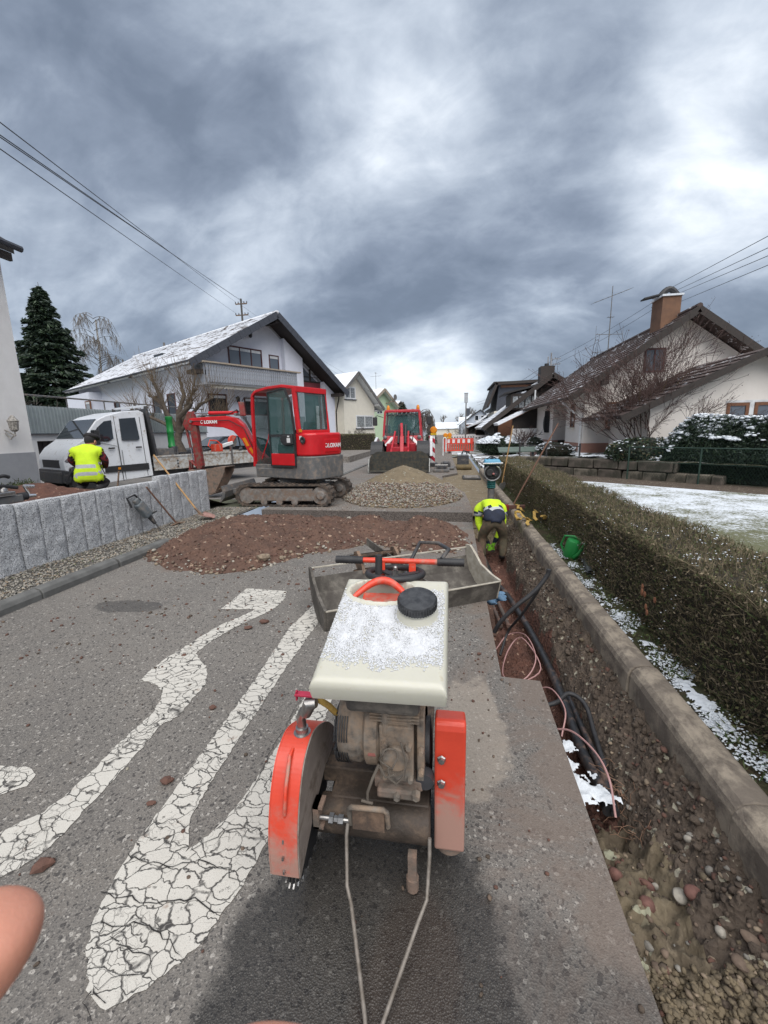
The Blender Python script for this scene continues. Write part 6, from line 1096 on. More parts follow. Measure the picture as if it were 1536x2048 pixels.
gx, gy = np.meshgrid(np.linspace(-.92, .88, 120), np.linspace(.16, .78, 110)); x, y, h = tank_top(gx, gy); c = np.hypot(x - .098, y - .318); th = vnoise(gx * 3, gy * 4, 1.6, 3, 5, .6) + .85 * sstep(.12, .26, gy) * sstep(.90, .66, gy) - .6 * sstep(.6, .92, np.abs(gx)) - 2 * sstep(.085, .072, c) - 2 * sstep(1.35, 1.1, ((x + .045) / .135) ** 2 + ((y - .445) / .085) ** 2) + .35 * vnoise(gx * 3, gy * 4, 14, 5, 3) - .52
Pz = np.array(TO)[None, None] + x[..., None] * np.array(TU) + y[..., None] * np.array(TV) + (h + np.clip(th, -.1, .6) * .009 + .0022 * vnoise(gx * 3, gy * 4, 60, 7, 2) - .001)[..., None] * np.array(TN) + np.array((.25, -1.4, 0))
idx = np.arange(gx.size).reshape(gx.shape); F4 = np.stack([idx[:-1, :-1], idx[:-1, 1:], idx[1:, 1:], idx[1:, :-1]], -1); kp = (th[:-1, :-1] > 0) & (th[1:, 1:] > 0); tag(np_mesh('snow_layer', Pz.reshape(-1, 3), F4[kp], SNOWT, S, True), kind='stuff')
# bracket and engine
m = Sb(); m.box((-.325, 1.15, .715), (-.085, 1.42, .805)); m.build('tank_bracket', surf('dusty_black_plastic', (.045, .042, .04), (.10, .09, .08), 25, .8, bump=.5, dirt=(.16, .14, .12), dirt_amt=.6), S, bevel=.018)
m = Sb(); m.lathe([(0, -.385), (.085, -.385), (.120, -.375), (.138, -.345), (.138, -.30), (.128, -.285), (.142, -.275), (.142, -.235), (.12, -.225), (.10, -.20)], (0, 1.33, .558), 'x', 28); eng = m.build('fan_housing', ALUDIRT, S, smooth=45)
m = Sb()
for k in range(11):
    z = .425 + k * .019; 
    if abs(k - 5) < 1: continue
    hh = .5 * math.sqrt(max(0, .115 ** 2 - (z - .525) ** 2)) ; m.box((-.394, 1.34 - 2 * hh, z), (-.384, 1.34 + 1.6 * hh, z + .0075))
for k in range(6):
    for t0, t1 in ((2.45, 3.05), (3.35, 4.0)): m.tube([(-.378 + k * .0085, 1.33 + .141 * math.cos(t), .558 + .141 * math.sin(t)) for t in np.linspace(t0, t1, 8)], .0026, 4)
m.build('cooling_grille', BLACK, eng)
m = Sb(); m.box((-.24, 1.27, .40), (-.075, 1.48, .70)); m.box((-.225, 1.20, .43), (-.11, 1.28, .64)); m.box((-.10, 1.22, .42), (-.075, 1.44, .66)); m.cyl((-.168, 1.20, .53), (-.168, 1.18, .53), .045, n=20); m.box((-.215, 1.205, .64), (-.12, 1.30, .70)); m.cyl((-.125, 1.215, .45), (-.125, 1.215, .69), .012, n=8); m.cyl((-.205, 1.21, .60), (-.205, 1.21, .69), .014, n=8); m.build('crankcase', ALUDIRT, S, bevel=.014)
m = Sb(); m.box((-.25, 1.22, .375), (-.08, 1.46, .42)); m.box((-.235, 1.185, .37), (-.10, 1.23, .405)); m.build('engine_base', MUDSTEEL, S, bevel=.008)
m = Sb()
for z in np.arange(.655, .715, .012): m.box((-.255, 1.20, z), (-.09, 1.44, z + .005))
m.build('cylinder_fins', ALUDIRT, S)
for (x, y, z, r) in ((-.205, 1.193, .575, .012), (-.125, 1.193, .575, .012), (-.205, 1.193, .455, .010), (-.12, 1.193, .45, .010), (-.165, 1.18, .39, .013), (-.10, 1.18, .40, .015), (-.085, 1.205, .55, .01), (-.085, 1.205, .47, .01), (-.26, 1.21, .52, .009), (-.30, 1.215, .60, .009)):
    m = Sb(); m.lathe([(0, -.012), (r * .8, -.012), (r, -.006), (r, .012)], (x, y, z), 'y', 6); m.build('bolt', ALUDIRT, S, smooth=30)
m = Sb(); m.lathe([(0, -.02), (.030, -.018), (.032, .02)], (-.075, 1.24, .415), 'y', 16); m.build('oil_filler', DARK, S, smooth=40)
m = Sb(); m.box((-.265, 1.19, .525), (-.235, 1.212, .552)); m.build('switch', surf('worn_pink_label', (.33, .12, .10), None, 20, .6), S, bevel=.004)
m = Sb(); m.tube([(-.225, 1.19, .50), (-.245, 1.17, .46), (-.262, 1.165, .41), (-.265, 1.17, .37)], .005, 6); m.tube([(-.285, 1.17, .368), (-.245, 1.165, .366)], .006, 6)
P = [(-.19 + .028 * math.cos(t * 1.0) + .006 * math.sin(3 * t), 1.168 + .01 * math.sin(2 * t), .545 + .035 * math.sin(t)) for t in np.linspace(0, 4 * PI, 40)]; m.tube(P, .0028, 5)
m.tube([(-.19, 1.165, .51), (-.185, 1.165, .47), (-.165, 1.17, .45), (-.14, 1.17, .48), (-.13, 1.17, .54), (-.15, 1.18, .60)], .0035, 5); m.tube([(-.22, 1.17, .51), (-.20, 1.165, .475), (-.17, 1.165, .49)], .004, 5); m.build('loose_cables', surf('dusty_cable', (.13, .11, .09), None, 20, .8), S, smooth=60)
m = Sb(); m.lathe([(.02, -.09), (.075, -.088), (.078, -.06), (.03, -.055)], (0, 1.33, .50), 'x', 24); m.build('belt_pulley', DARK, S, smooth=40)
m = Sb(); m.tube([(-.34, 1.33, .665), (-.345, 1.31, .70), (-.335, 1.29, .735)], .028, 10); m.build('exhaust', DARK, S, smooth=50)
# right belt guard
m = Sb(); m.prism([(1.240, .125), (1.245, .40), (1.25, .60), (1.258, .625), (1.275, .63), (1.36, .60), (1.45, .52), (1.56, .33), (1.60, .15), (1.5, .10), (1.30, .095)], 'x', -.042, .064); bg = m.build('belt_guard', ORANGE_G, S, bevel=.008)
for z in (.50, .405): m = Sb(); m.lathe([(0, -.012), (.011, -.012), (.012, -.004), (.016, 0)], (-.018, 1.237, z), 'y', 6); m.build('bolt', STEEL, bg)
m = Sb(); m.cyl((.012, 1.30, .095), (.012, 1.30, .13), .052, n=20); m.build('guard_foot', MUDSTEEL, S, smooth=40)
m = Sb(); m.prism([(1.2385, .13), (1.2392, .205), (1.2392, .205), (1.239, .13)], 'x', -.04, .062); 
# blade guard: rim strip bent round the blade plus its inner plate
ro = [(1.022, .200), (1.022, .28), (1.032, .36), (1.052, .43), (1.08, .49), (1.118, .54), (1.165, .567), (1.22, .575), (1.29, .55), (1.37, .50), (1.44, .43), (1.49, .35), (1.51, .28)]
from_ = [Vector((0, a, b)) for a, b in ro]; Q_ = [from_[0] * 2 - from_[1]] + from_ + [from_[-1] * 2 - from_[-2]]; ro = []
for i in range(1, len(Q_) - 2):
    for j in range(4): t = j / 4; a, b, c, d = Q_[i - 1], Q_[i], Q_[i + 1], Q_[i + 2]; q = .5 * ((2 * b) + (c - a) * t + (2 * a - 5 * b + 4 * c - d) * t * t + (3 * b - a - 3 * c + d) * t ** 3); ro.append((q.y, q.z))
ro.append((1.51, .28))
m = Sb()
for a, b in zip(ro[:-1], ro[1:]): m.hexa([(-.556, a[0], a[1]), (-.464, a[0], a[1]), (-.464, b[0], b[1]), (-.556, b[0], b[1]), (-.556, a[0] + .005, a[1] - .003), (-.464, a[0] + .005, a[1] - .003), (-.464, b[0] + .005, b[1] - .004), (-.556, b[0] + .005, b[1] - .004)])
G_ = m.build('blade_guard', ORANGE_G, S, smooth=50)
GREYG = surf('dusty_guard_side', (.20, .165, .145), (.27, .23, .20), 9, .7, dirt=(.13, .10, .08), dirt_amt=.5)
pl = [(y + .001, z) for y, z in ro] + [(1.45, .30), (1.33, .35), (1.20, .30), (1.034, .200)]
m = Sb(); m.prism(pl, 'x', -.4635, -.4595); m.build('guard_side', GREYG, G_); m = Sb(); m.prism(pl, 'x', -.561, -.557); m.build('guard_side', ORANGE_G, G_)
m = Sb(); m.tube([(-.51, 1.15, .562), (-.51, 1.12, .558), (-.505, 1.062, .49), (-.505, 1.04, .42), (-.51, 1.052, .39)], .006, 8); m.build('guard_handle', ORANGE, G_, smooth=60)
m = Sb(); P = [(1.270 + .244 * math.cos(t) * (1 if k % 4 < 3 else .95), .247 + .244 * math.sin(t) * (1 if k % 4 < 3 else .95)) for k, t in enumerate(np.linspace(0, 2 * PI, 120, endpoint=False))]; m.prism(P, 'x', -.513, -.509); bl = m.build('saw_blade', BLACK, S)
m = Sb()
for k in range(30): t = 2 * PI * k / 30 + .1; m.cbox((-.511, 1.270 + .243 * math.cos(t), .247 + .243 * math.sin(t)), (.0055, .012, .030), Matrix.Rotation(t - PI / 2, 3, 'X'))
tag(m.build('diamond_segments', STEEL, bl), kind='stuff')
# water pipe and tap above the guard
m = Sb(); m.lathe([(.030, .564), (.030, .576), (.022, .578), (.022, .596), (.016, .598), (.016, .62)], (-.500, 1.215, 0), 'z', 14); m.tube([(-.500, 1.215, .60), (-.500, 1.21, .64), (-.488, 1.205, .665), (-.465, 1.20, .675)], .016, 12); pp = m.build('pipe_elbow', STEEL, S, smooth=40)
m = Sb(); m.tube([(-.478, 1.20, .66), (-.458, 1.195, .705), (-.435, 1.195, .71)], [.020, .024, .016], 10); m.build('valve_body', STEEL, pp, smooth=40); m = Sb(); m.box((-.51, 1.19, .728), (-.44, 1.215, .736)); m.bar((-.505, 1.20, .71), (-.505, 1.20, .745), .012, .006); m.bar((-.445, 1.20, .715), (-.445, 1.20, .745), .012, .006); m.build('tap_lever', surf('magenta_lever', (.45, .03, .07), None, 10, .4), pp, bevel=.002)
m = Sb(); m.tube([(-.445, 1.22, .71), (-.41, 1.25, .66), (-.385, 1.30, .58)], .011, 8); m.build('yellow_hose', YELLOWF, pp, smooth=60)
# frame between the guards
FRM = surf('muddy_dark_frame', (.032, .024, .018), (.058, .042, .032), 12, .7, bump=.8, bscale=60, dirt=(.12, .085, .06), dirt_amt=.35)
m = Sb(); m.box((-.47, 1.32, .28), (-.06, 1.75, .345)); m.cyl((-.455, 1.235, .235), (-.055, 1.235, .235), .062, n=20); m.box((-.42, 1.24, .19), (-.06, 1.60, .30)); m.build('chassis', FRM, S, bevel=.006, smooth=40)
m = Sb(); m.tube([(-.325, 1.17, .27), (-.325, 1.145, .355), (-.315, 1.14, .368), (-.205, 1.14, .372), (-.195, 1.142, .362), (-.195, 1.165, .28)], .009, 8); m.build('front_loop', ALUDIRT, S, smooth=60); m = Sb(); m.box((-.315, 1.150, .27), (-.205, 1.154, .355)); m.build('loop_plate', RUSTY, S)
m = Sb(); m.lathe([(0, -.40), (.018, -.40), (.018, -.385), (.011, -.383), (.011, -.37), (.016, -.368), (.016, -.35)], (0, 1.165, .285), 'x', 6); m.lathe([(0, -.45), (.008, -.45), (.008, -.33)], (0, 1.165, .285), 'x', 10); m.build('adjusting_bolt', STEEL, S)
m = Sb(); m.box((-.455, 1.15, .25), (-.435, 1.20, .34)); m.box((-.455, 1.15, .33), (-.42, 1.20, .34)); m.box((-.455, 1.15, .25), (-.42, 1.20, .258)); m.build('hinge_bracket', MUDSTEEL, S)
for x in (-.43, -.09):
    for y in (1.42,): m = Sb(); m.lathe([(0, -.03), (.03, -.03), (.035, -.02), (.10, -.022), (.11, -.015), (.11, .015), (.10, .022), (.035, .02), (0, .03)], (x, y, .112), 'x', 24); m.build('wheel', BLACK, S, smooth=40)
for x in (-.40, -.12): m = Sb(); m.lathe([(0, -.02), (.07, -.02), (.08, 0), (.07, .02), (0, .02)], (x, 1.85, .082), 'x', 20); m.build('rear_wheel', BLACK, S, smooth=40); 
m = Sb(); m.box((-.13, 1.17, .05), (-.10, 1.20, .16)); m.cyl((-.115, 1.185, .012), (-.115, 1.185, .06), .022, n=12); m.build('support_foot', MUDSTEEL, S)
# pointer rods hinged at the front
RODM = surf('worn_grey_rod', (.24, .215, .19), (.14, .12, .10), 30, .6, metal=.3)
m = Sb(); m.tube([(-.335, 1.17, .285), (-.338, 1.15, .24), (-.325, 1.085, .115), (-.30, 1.04, .10), (-.215, .83, .018), (-.195, .76, .012)], .0065, 8); m.tube([(-.055, 1.17, .25), (-.054, 1.15, .20), (-.060, 1.09, .10), (-.085, 1.03, .085), (-.165, .83, .018), (-.185, .76, .012)], .0065, 8); m.build('pointer_rod', RODM, S, smooth=60); m = Sb(); m.lathe([(0, -.012), (.028, -.010), (.028, .010), (0, .012)], (-.19, .755, .029), 'x', 14); m.build('pointer_wheel', BLACK, S, smooth=40)
# handlebar, hand wheel, console at the rear
m = Sb(); m.tube([(-.375, 1.72, 1.045), (-.045, 1.72, 1.045)], .012, 12); m.bar((-.29, 1.72, 1.04), (-.29, 1.70, .90), .03, .02, up=(0, 1, 0)); m.bar((-.155, 1.72, 1.04), (-.155, 1.70, .90), .03, .02, up=(0, 1, 0)); m.box((-.36, 1.66, .86), (-.07, 1.76, .925)); m.bar((-.31, 1.70, .88), (-.31, 1.72, .25), .04, .03, up=(0, 1, 0)); m.bar((-.12, 1.70, .88), (-.12, 1.72, .25), .04, .03, up=(0, 1, 0)); hb_ = m.build('handlebar', ORANGE, S, bevel=.003, smooth=40)
for x0, x1 in ((-.495, -.372), (-.048, .065)):
    m = Sb(); m.tube([(x0, 1.72, 1.045 + .0), (x1, 1.72, 1.045)], .0165, 14); o = m.build('grip', BLACK, hb_, smooth=40); m = Sb()
    for k in range(9): m.tube([(x0 + .008 + k * .0125, 1.72, 1.045), (x0 + .0125 + k * .0125, 1.72, 1.045)], .0178, 14)
    m.build('grip_ribs', BLACK, o, smooth=40)
m = Sb(); hc = Vector((-.222, 1.655, 1.012)); tl = Vector((0, .12, 1)).normalized(); a_ = Vector((1, 0, 0)); b_ = tl.cross(a_)
m.tube([hc + (a_ * math.cos(t) + b_ * math.sin(t)) * .115 for t in np.linspace(0, 2 * PI, 37)], .0135, 10, caps=False)
for t in (.3, 2.4, 4.5): m.bar(hc - tl * .012, hc + (a_ * math.cos(t) + b_ * math.sin(t)) * .105, .035, .008, up=tl)
m.cyl(hc - tl * .08, hc - tl * .01, .03, n=16); hw_ = m.build('hand_wheel', BLACK, S, smooth=50); m = Sb(); m.cyl(hc - a_ * .062 - b_ * .05 + tl * .005, hc - a_ * .062 - b_ * .05 + tl * .085, .015, n=14); m.build('wheel_knob', BLACK, hw_, smooth=40)
m = Sb(); m.cyl(hc - tl * .01, hc + tl * .012, .014, n=6); m.ball(hc + tl * .022, .011); m.cyl(hc - tl * .3, hc - tl * .05, .014, n=10); m.build('spindle', STEEL, hw_, smooth=40)
m = Sb(); m.tube([(-.03, 1.72, 1.06), (.0, 1.78, 1.085), (-.05, 1.90, 1.08), (-.14, 1.98, 1.06), (-.20, 1.90, .95), (-.2, 1.7, .85)], .009, 8); m.build('throttle_cable', DARK, S, smooth=60)
# ---------------- ditching bucket lying on the road
B = thing('ditching_bucket', 'wide mud-caked excavator bucket lying on its back behind the road saw', 'excavator bucket', (-1.0, 3.05, 0), math.atan2(.5, .865)); B.scale = (1, 1, .86)
BS = surf('mud_caked_bucket', (.16, .145, .125), (.075, .068, .058), 9, .85, bump=.8, bscale=50, dirt=(.055, .048, .042), dirt_amt=.75, dscale=5); BE = surf('pale_scuffed_edge', (.42, .39, .33), (.30, .27, .22), 14, .7, bump=.4)
sp = [(-.06, .22), (-.01, .0), (.16, .0), (.34, .05), (.47, .17), (.53, .33), (.53, .43)]
m = MB()
for a, b in zip(sp[:-1], sp[1:]): m.bar((.84, a[0], a[1]), (.84, b[0], b[1]), 1.66, .014)
m.build('bucket_shell', BS, B); m = MB(); m.bar((.0, -.06, .22), (1.68, -.06, .22), .02, .012); m.bar((.0, .53, .435), (1.68, .53, .435), .022, .014); m.build('cutting_edge', BE, B, bevel=.002)
for x, tip in ((.0, 0), (1.68, 1)):
    m = MB(); P = [(-.06, .23), (-.01, -.0), (.16, -.01), (.35, .04), (.48, .16), (.54, .33), (.54, .45), (.47, .45), (.36, .36), (.20, .27), (.06, .245)] if tip == 0 else [(-.06, .23), (-.01, -.0), (.16, -.01), (.35, .04), (.48, .16), (.54, .33), (.54, .47), (.46, .48), (.38, .42), (.26, .31), (.08, .25)]
    m.prism(P, 'x', x - .012, x + .012); m.build('bucket_cheek', BE if tip else BS, B)
for x in (.52, .92): m = MB(); m.prism([(.50, .30), (.62, .22), (.78, .34), (.80, .46), (.70, .50), (.58, .42)], 'x', x - .015, x + .015); m.build('hitch_ear', RUSTY, B); m = MB(); m.cyl((.45, .73, .42), (.99, .73, .42), .03, n=12); m.cyl((.45, .62, .28), (.99, .62, .28), .03, n=12); m.build('hitch_pin', RUSTY, B, smooth=40)
# ================================================================ people
def skin_mesh(V, Ed, R, sub=2):
    """one continuous body grown round a skeleton; returns (verts, faces, normals)"""
    me = bpy.data.meshes.new('tmp'); me.from_pydata(V, Ed, []); o = bpy.data.objects.new('tmp', me); COL.objects.link(o)
    sk = o.modifiers.new('skin', 'SKIN'); sk.use_smooth_shade = True; sk.branch_smoothing = .6
    for i, r in enumerate(R):
        v = me.skin_vertices[0].data[i]; v.radius = r if isinstance(r, tuple) else (r, r); v.use_root = (i == 0)
    sb = o.modifiers.new('sub', 'SUBSURF'); sb.levels = sub; sb.render_levels = sub; bpy.context.view_layer.update(); dg = bpy.context.evaluated_depsgraph_get()
    m2 = bpy.data.meshes.new_from_object(o.evaluated_get(dg)); vs = [tuple(v.co) for v in m2.vertices]; fs = [tuple(p.vertices) for p in m2.polygons]; ns = [tuple(v.normal) for v in m2.vertices]; COL.objects.unlink(o); bpy.data.objects.remove(o); return vs, fs, ns
def body_parts(root, V, Ed, R, mats, pick, shells):
    vs, fs, ns = skin_mesh(V, Ed, R); m = MB(); m.v = vs; m.f = fs; cen = [tuple(sum(vs[i][k] for i in f) / len(f) for k in range(3)) for f in fs]; m.mi = [pick(*c) for c in cen]; m.build('body', mats, root, smooth=180)
    for name, mm, cond, off, pk in shells:
        sel = [k for k, c in enumerate(cen) if cond(*c)]; used = sorted({i for k in sel for i in fs[k]}); mp = {i: j for j, i in enumerate(used)}; s = MB()
        s.v = [tuple(vs[i][a] + ns[i][a] * (off + .010 * mnoise.noise(Vector(vs[i]) * 11) + .006 * mnoise.noise(Vector(vs[i]) * 26)) for a in range(3)) for i in used]; s.f = [tuple(mp[i] for i in fs[k]) for k in sel]; s.mi = [pk(*cen[k]) for k in sel]; o = s.build(name, mm, root, smooth=180); so = o.modifiers.new('thickness', 'SOLIDIFY'); so.thickness = .006
def hand(V, Ed, R, w, wi, d, up, s=1.):
    """palm and five bent fingers hung on wrist vertex wi"""
    d = Vector(d).normalized(); up = Vector(up).normalized(); side = d.cross(up); w = Vector(w); base = len(V); V.append(tuple(w + d * .05 * s)); R.append((.034 * s, .016 * s)); Ed.append((wi, base))
    V.append(tuple(w + d * .085 * s)); R.append((.038 * s, .014 * s)); Ed.append((base, base + 1))
    for k, (o_, ln) in enumerate(((-.030, .062), (-.010, .072), (.010, .068), (.030, .052))):
        a = w + d * .10 * s + side * o_ * s; b = a + d * ln * .5 * s - up * .010 * s; c = b + d * ln * .35 * s - up * .028 * s; i = len(V); V += [tuple(a), tuple(b), tuple(c)]; R += [.0095 * s, .0085 * s, .0075 * s]; Ed += [(base + 1, i), (i, i + 1), (i + 1, i + 2)]
    a = w + d * .04 * s - side * .035 * s; b = a + d * .03 * s - side * .018 * s - up * .012 * s; c = b + d * .025 * s - up * .012 * s; i = len(V); V += [tuple(a), tuple(b), tuple(c)]; R += [.012 * s, .010 * s, .009 * s]; Ed += [(base, i), (i, i + 1), (i + 1, i + 2)]
def head(root, c, fwd, hat=None, hair=BLACKCLOTH):
    c = Vector(c); f = Vector(fwd).normalized(); s_ = f.cross(Vector((0, 0, 1))); s_ = s_.normalized() if s_.length > .1 else Vector((1, 0, 0)); u = s_.cross(f); T = Matrix((s_, f, u)).transposed().to_4x4(); T.translation = c
    m = MB(); m.xf(T); m.ball((0, 0, 0), .105, 18, 14, (.76, .95, 1.12)); m.ball((0, .04, -.06), .07, 12, 10, (.8, .8, .9)); m.ball((0, .105, -.01), .018, 8, 6, (.8, 1, 1.5))
    for x in (-1, 1): m.ball((x * .082, -.005, -.01), .026, 8, 6, (.4, .8, 1.2)); m.ball((x * .03, .083, .02), .012, 8, 6)
    m.ball((0, .088, -.055), .022, 8, 6, (1.2, .5, .3)); o = m.build('head', SKIN, root, smooth=180)
    m = MB(); m.xf(T); m.ball((0, -.016, .022), .108, 18, 14, (.80, .96, 1.08)); m.v = [v for v in m.v]; m.build('hair', hair, o, smooth=180)
    if hat: m = MB(); m.xf(T); m.lathe([(.098, .045), (.118, .06), (.125, .085), (.105, .12), (.05, .138), (0, .14)], (0, 0, 0), 'z', 20); m.lathe([(.012, .13), (.0, .155)], (0, 0, 0), 'z', 8); m.build('cap', hat, o, smooth=60)
    return o
# kneeling man behind the granite wall, back to the viewer; local y points away from the viewer
P1 = thing('person', 'person in a yellow hi-vis vest and black cap kneeling behind the granite wall, back turned', 'person', (-6.72, 6.85, .60), math.radians(33)); P1.scale = (1.1, 1.1, 1.08)
V = [(0, 0, .26), (0, .04, .42), (0, .10, .58), (.01, .15, .70), (.02, .19, .80),
     (.17, .13, .70), (.25, .16, .52), (.20, .36, .40), (.14, .50, .42), (-.16, .14, .70), (-.25, .18, .54), (-.20, .38, .42), (-.12, .50, .44),
     (.11, .04, .20), (.17, .42, .10), (.15, .05, .06), (.14, -.12, .05), (-.11, .04, .20), (-.17, .42, .10), (-.15, .05, .06), (-.14, -.12, .05)]
Ed = [(0, 1), (1, 2), (2, 3), (3, 4), (3, 5), (5, 6), (6, 7), (7, 8), (3, 9), (9, 10), (10, 11), (11, 12), (0, 13), (13, 14), (14, 15), (15, 16), (0, 17), (17, 18), (18, 19), (19, 20)]
R = [(.19, .16), (.185, .145), (.20, .14), (.15, .11), .055, .085, .065, .052, .032, .085, .065, .052, .032, .12, .085, .065, .05, .12, .085, .065, .05]
hand(V, Ed, R, V[8], 8, (-.3, .8, -.3), (0, .3, 1)); hand(V, Ed, R, V[12], 12, (.3, .8, -.3), (0, .3, 1))
pk = lambda x, y, z: 1 if z < .31 else (2 if y > .44 and z > .33 else 0)
vest = lambda x, y, z: .18 < z < .79 and abs(x) < .225 and (y < .30) and not (abs(x) > .19 and z < .62)
tape = lambda x, y, z: 1 if (.42 < z - .12 * x < .465 or .28 < z - .12 * x < .325) else 0
body_parts(P1, V, Ed, R, [PLAID, BLACKCLOTH, SKIN], pk, [('hi_vis_vest', [HIVIS, REFLECT], vest, .022, tape)])
head(P1, (.06, .27, .86), (.45, .85, -.45), BLACKCLOTH)
# man bending down in the trench, seen from behind
P2 = thing('person', 'person in olive trousers and yellow-and-navy jacket bending down in the trench', 'person', (.70, 6.62, -.48), math.radians(2)); P2.scale = (.97, .97, .93)
V = [(0, -.08, .76), (0, .06, .88), (0, .24, .95), (0, .44, .90), (0, .58, .78),
     (.20, .44, .84), (.21, .40, .55), (.10, .28, .33), (.05, .25, .24), (-.20, .44, .84), (-.20, .38, .56), (-.12, .24, .36), (-.05, .18, .27),
     (.11, -.09, .68), (.165, .03, .40), (.15, -.10, .10), (.15, .08, .045), (-.11, -.09, .68), (-.175, .05, .40), (-.17, -.06, .10), (-.17, .12, .045)]
R = [(.175, .15), (.17, .13), (.19, .13), (.14, .10), .055, .085, .065, .050, .034, .085, .065, .050, .034, .115, .078, .062, .052, .115, .078, .062, .052]
hand(V, Ed2 := list(Ed[:20]), R, V[8], 8, (-.2, -.1, -1), (0, 1, 0)); hand(V, Ed2, R, V[12], 12, (.2, -.1, -1), (0, 1, 0))
def pk2(x, y, z):
    if z < .12: return 2
    if y > .14 and z < .72 and (y > .22 or z < .3) and z > .10: return 3 if z < .25 else (1 if z > .34 else 4)
    return 0 if y < .02 or z < .72 else 1
jk = lambda x, y, z: y > -.20 and z > .72 + .12 * (y + .1) * (y < 0) and y < .62 and z - .0 * x > .70
tp2 = lambda x, y, z: 2 if z + y * .45 < .87 else (1 if z + y * .45 < .925 else (2 if z + y * .45 < .955 else 0))
body_parts(P2, V, Ed2, R, [OLIVE, HIVIS, BLACK, surf('lime_glove', (.25, .62, .03), None), NAVY], pk2, [('hi_vis_jacket', [HIVIS, REFLECT, NAVY], jk, .020, tp2)])
head(P2, (0, .76, .62), (0, .35, -.9))
# the fingers of the person holding the camera
def cam_pt(x, y, t):
    c = GC; a = x - 768; b = y - 1024; a, b = a * c[0] - b * c[1], a * c[1] + b * c[0]; u = a / 830; v = -b / 830; f = c[2] + v * c[3]; z = -c[3] + v * c[2]
    return (((u * c[4] - f * c[5]) * t), ((u * c[5] + f * c[4]) * t), 1.6 + z * t)
for pts, r, lab in (([(-330, 2200), (-190, 2060), (-75, 1950), (-18, 1880), (-2, 1815)], [.0120, .0118, .0116, .0112, .0095], 'blurred fingertip of the photographer at the lower left edge'), ([(760, 2275), (640, 2205), (540, 2168), (470, 2163), (420, 2173)], [.0110, .0110, .0104, .0092, .0065], 'blurred fingertip of the photographer at the bottom edge')):
    P = [cam_pt(x, y, .095) for x, y in pts]; vs, fs, ns = skin_mesh(P, [(i, i + 1) for i in range(len(P) - 1)], r, 3); m = MB(); m.v = vs; m.f = fs; m.mi = [0] * len(fs); o = m.build('fingertip', SKIN, smooth=180); tag(o, lab, 'finger', 'fingers of the photographer')
# ================================================================ vegetation
BARK = surf('grey_brown_bark', (.125, .10, .075), (.075, .06, .048), 10, .9, bump=.8, bscale=60, bdist=.01)
TWIGR = surf('red_brown_twig', (.085, .048, .042), (.06, .036, .03), 10, .85)
TWIGY = surf('ochre_twig', (.17, .125, .075), (.12, .085, .055), 10, .85)
TWIGB = surf('pale_birch_twig', (.16, .145, .13), (.11, .095, .085), 10, .85)
BIRCH = surf('birch_bark', (.5, .48, .45), (.2, .18, .16), 6, .8)
def leafm(n, c): return surf(n, c, tuple(x * .6 for x in c), 30, .6, bump=0)
LEAF_D = leafm('dark_evergreen_leaf', (.016, .034, .016)); LEAF_M = leafm('evergreen_leaf', (.030, .060, .022)); LEAF_B = leafm('bluish_evergreen_leaf', (.022, .045, .032))
def grow(m, p, d, L, r, depth, spread=.5, up=.05, kids=(3, 4), seg=4, wob=.12, shrink=.68, n=5, tips=None, rmin=.004, kstart=.35):
    p = Vector(p); d = Vector(d).normalized(); P = [p.copy()]; Rr = [r]; q = p.copy()
    for i in range(seg): d = (d + Vector((random.gauss(0, wob), random.gauss(0, wob), random.gauss(0, wob) + up))).normalized(); q = q + d * (L / seg); P.append(q.copy()); Rr.append(max(rmin, r * (1 - .6 * (i + 1) / seg)))
    m.tube(P, Rr, n if r > .02 else 3, caps=False)
    if depth <= 0:
        if tips is not None: tips.append(q)
        return
    for k in range(random.randint(*kids)):
        t = random.uniform(kstart, 1.0); i = min(seg - 1, int(t * seg)); b = P[i].lerp(P[i + 1], t * seg - i); dd = (P[i + 1] - P[i]).normalized(); a = dd.orthogonal().normalized(); a = Matrix.Rotation(random.uniform(0, 6.28), 3, dd) @ a
        grow(m, b, dd * math.cos(spread) + a * math.sin(spread * random.uniform(.7, 1.3)), L * shrink * random.uniform(.7, 1.15), max(rmin, Rr[i] * .62), depth - 1, spread, up, kids, max(2, seg - 1), wob, shrink, n, tips, rmin, kstart)
# clipped hedge beside the trench
HEDGE_B = [surf('hedge_twig_%d' % i, c, tuple(x * .7 for x in c), 30, .9, bump=0) for i, c in enumerate(((.17, .135, .085), (.12, .10, .055), (.23, .185, .12), (.095, .098, .038), (.065, .088, .028)))]
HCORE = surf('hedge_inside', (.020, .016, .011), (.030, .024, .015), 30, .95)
Hd = thing('hedge', 'long clipped brown hedge with flecks of snow running beside the trench', 'hedge', (1.8, 7, 0)); ho = np.array((-1.8, -7, 0))
hx0 = lambda y: 1.50 + .05 * vnoise(y, y * 0, 1.3, 3); hx1 = lambda y: 2.13 + .05 * vnoise(y, y * 0 + 5, .7, 4); hz = lambda x, y: .74 + .05 * vnoise(x, y, 1.1, 5) + .03 * vnoise(x, y, 5, 6)
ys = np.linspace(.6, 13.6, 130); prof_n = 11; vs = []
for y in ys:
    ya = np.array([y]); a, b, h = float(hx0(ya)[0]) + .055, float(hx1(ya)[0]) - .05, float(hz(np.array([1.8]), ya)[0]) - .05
    for t in np.linspace(0, 1, prof_n): x = a + (b - a) * min(1, max(0, (t - .3) / .4)); z = h * min(1, t / .3, (1 - t) / .3); vs.append((x - 1.8, y - 7, z + .02))
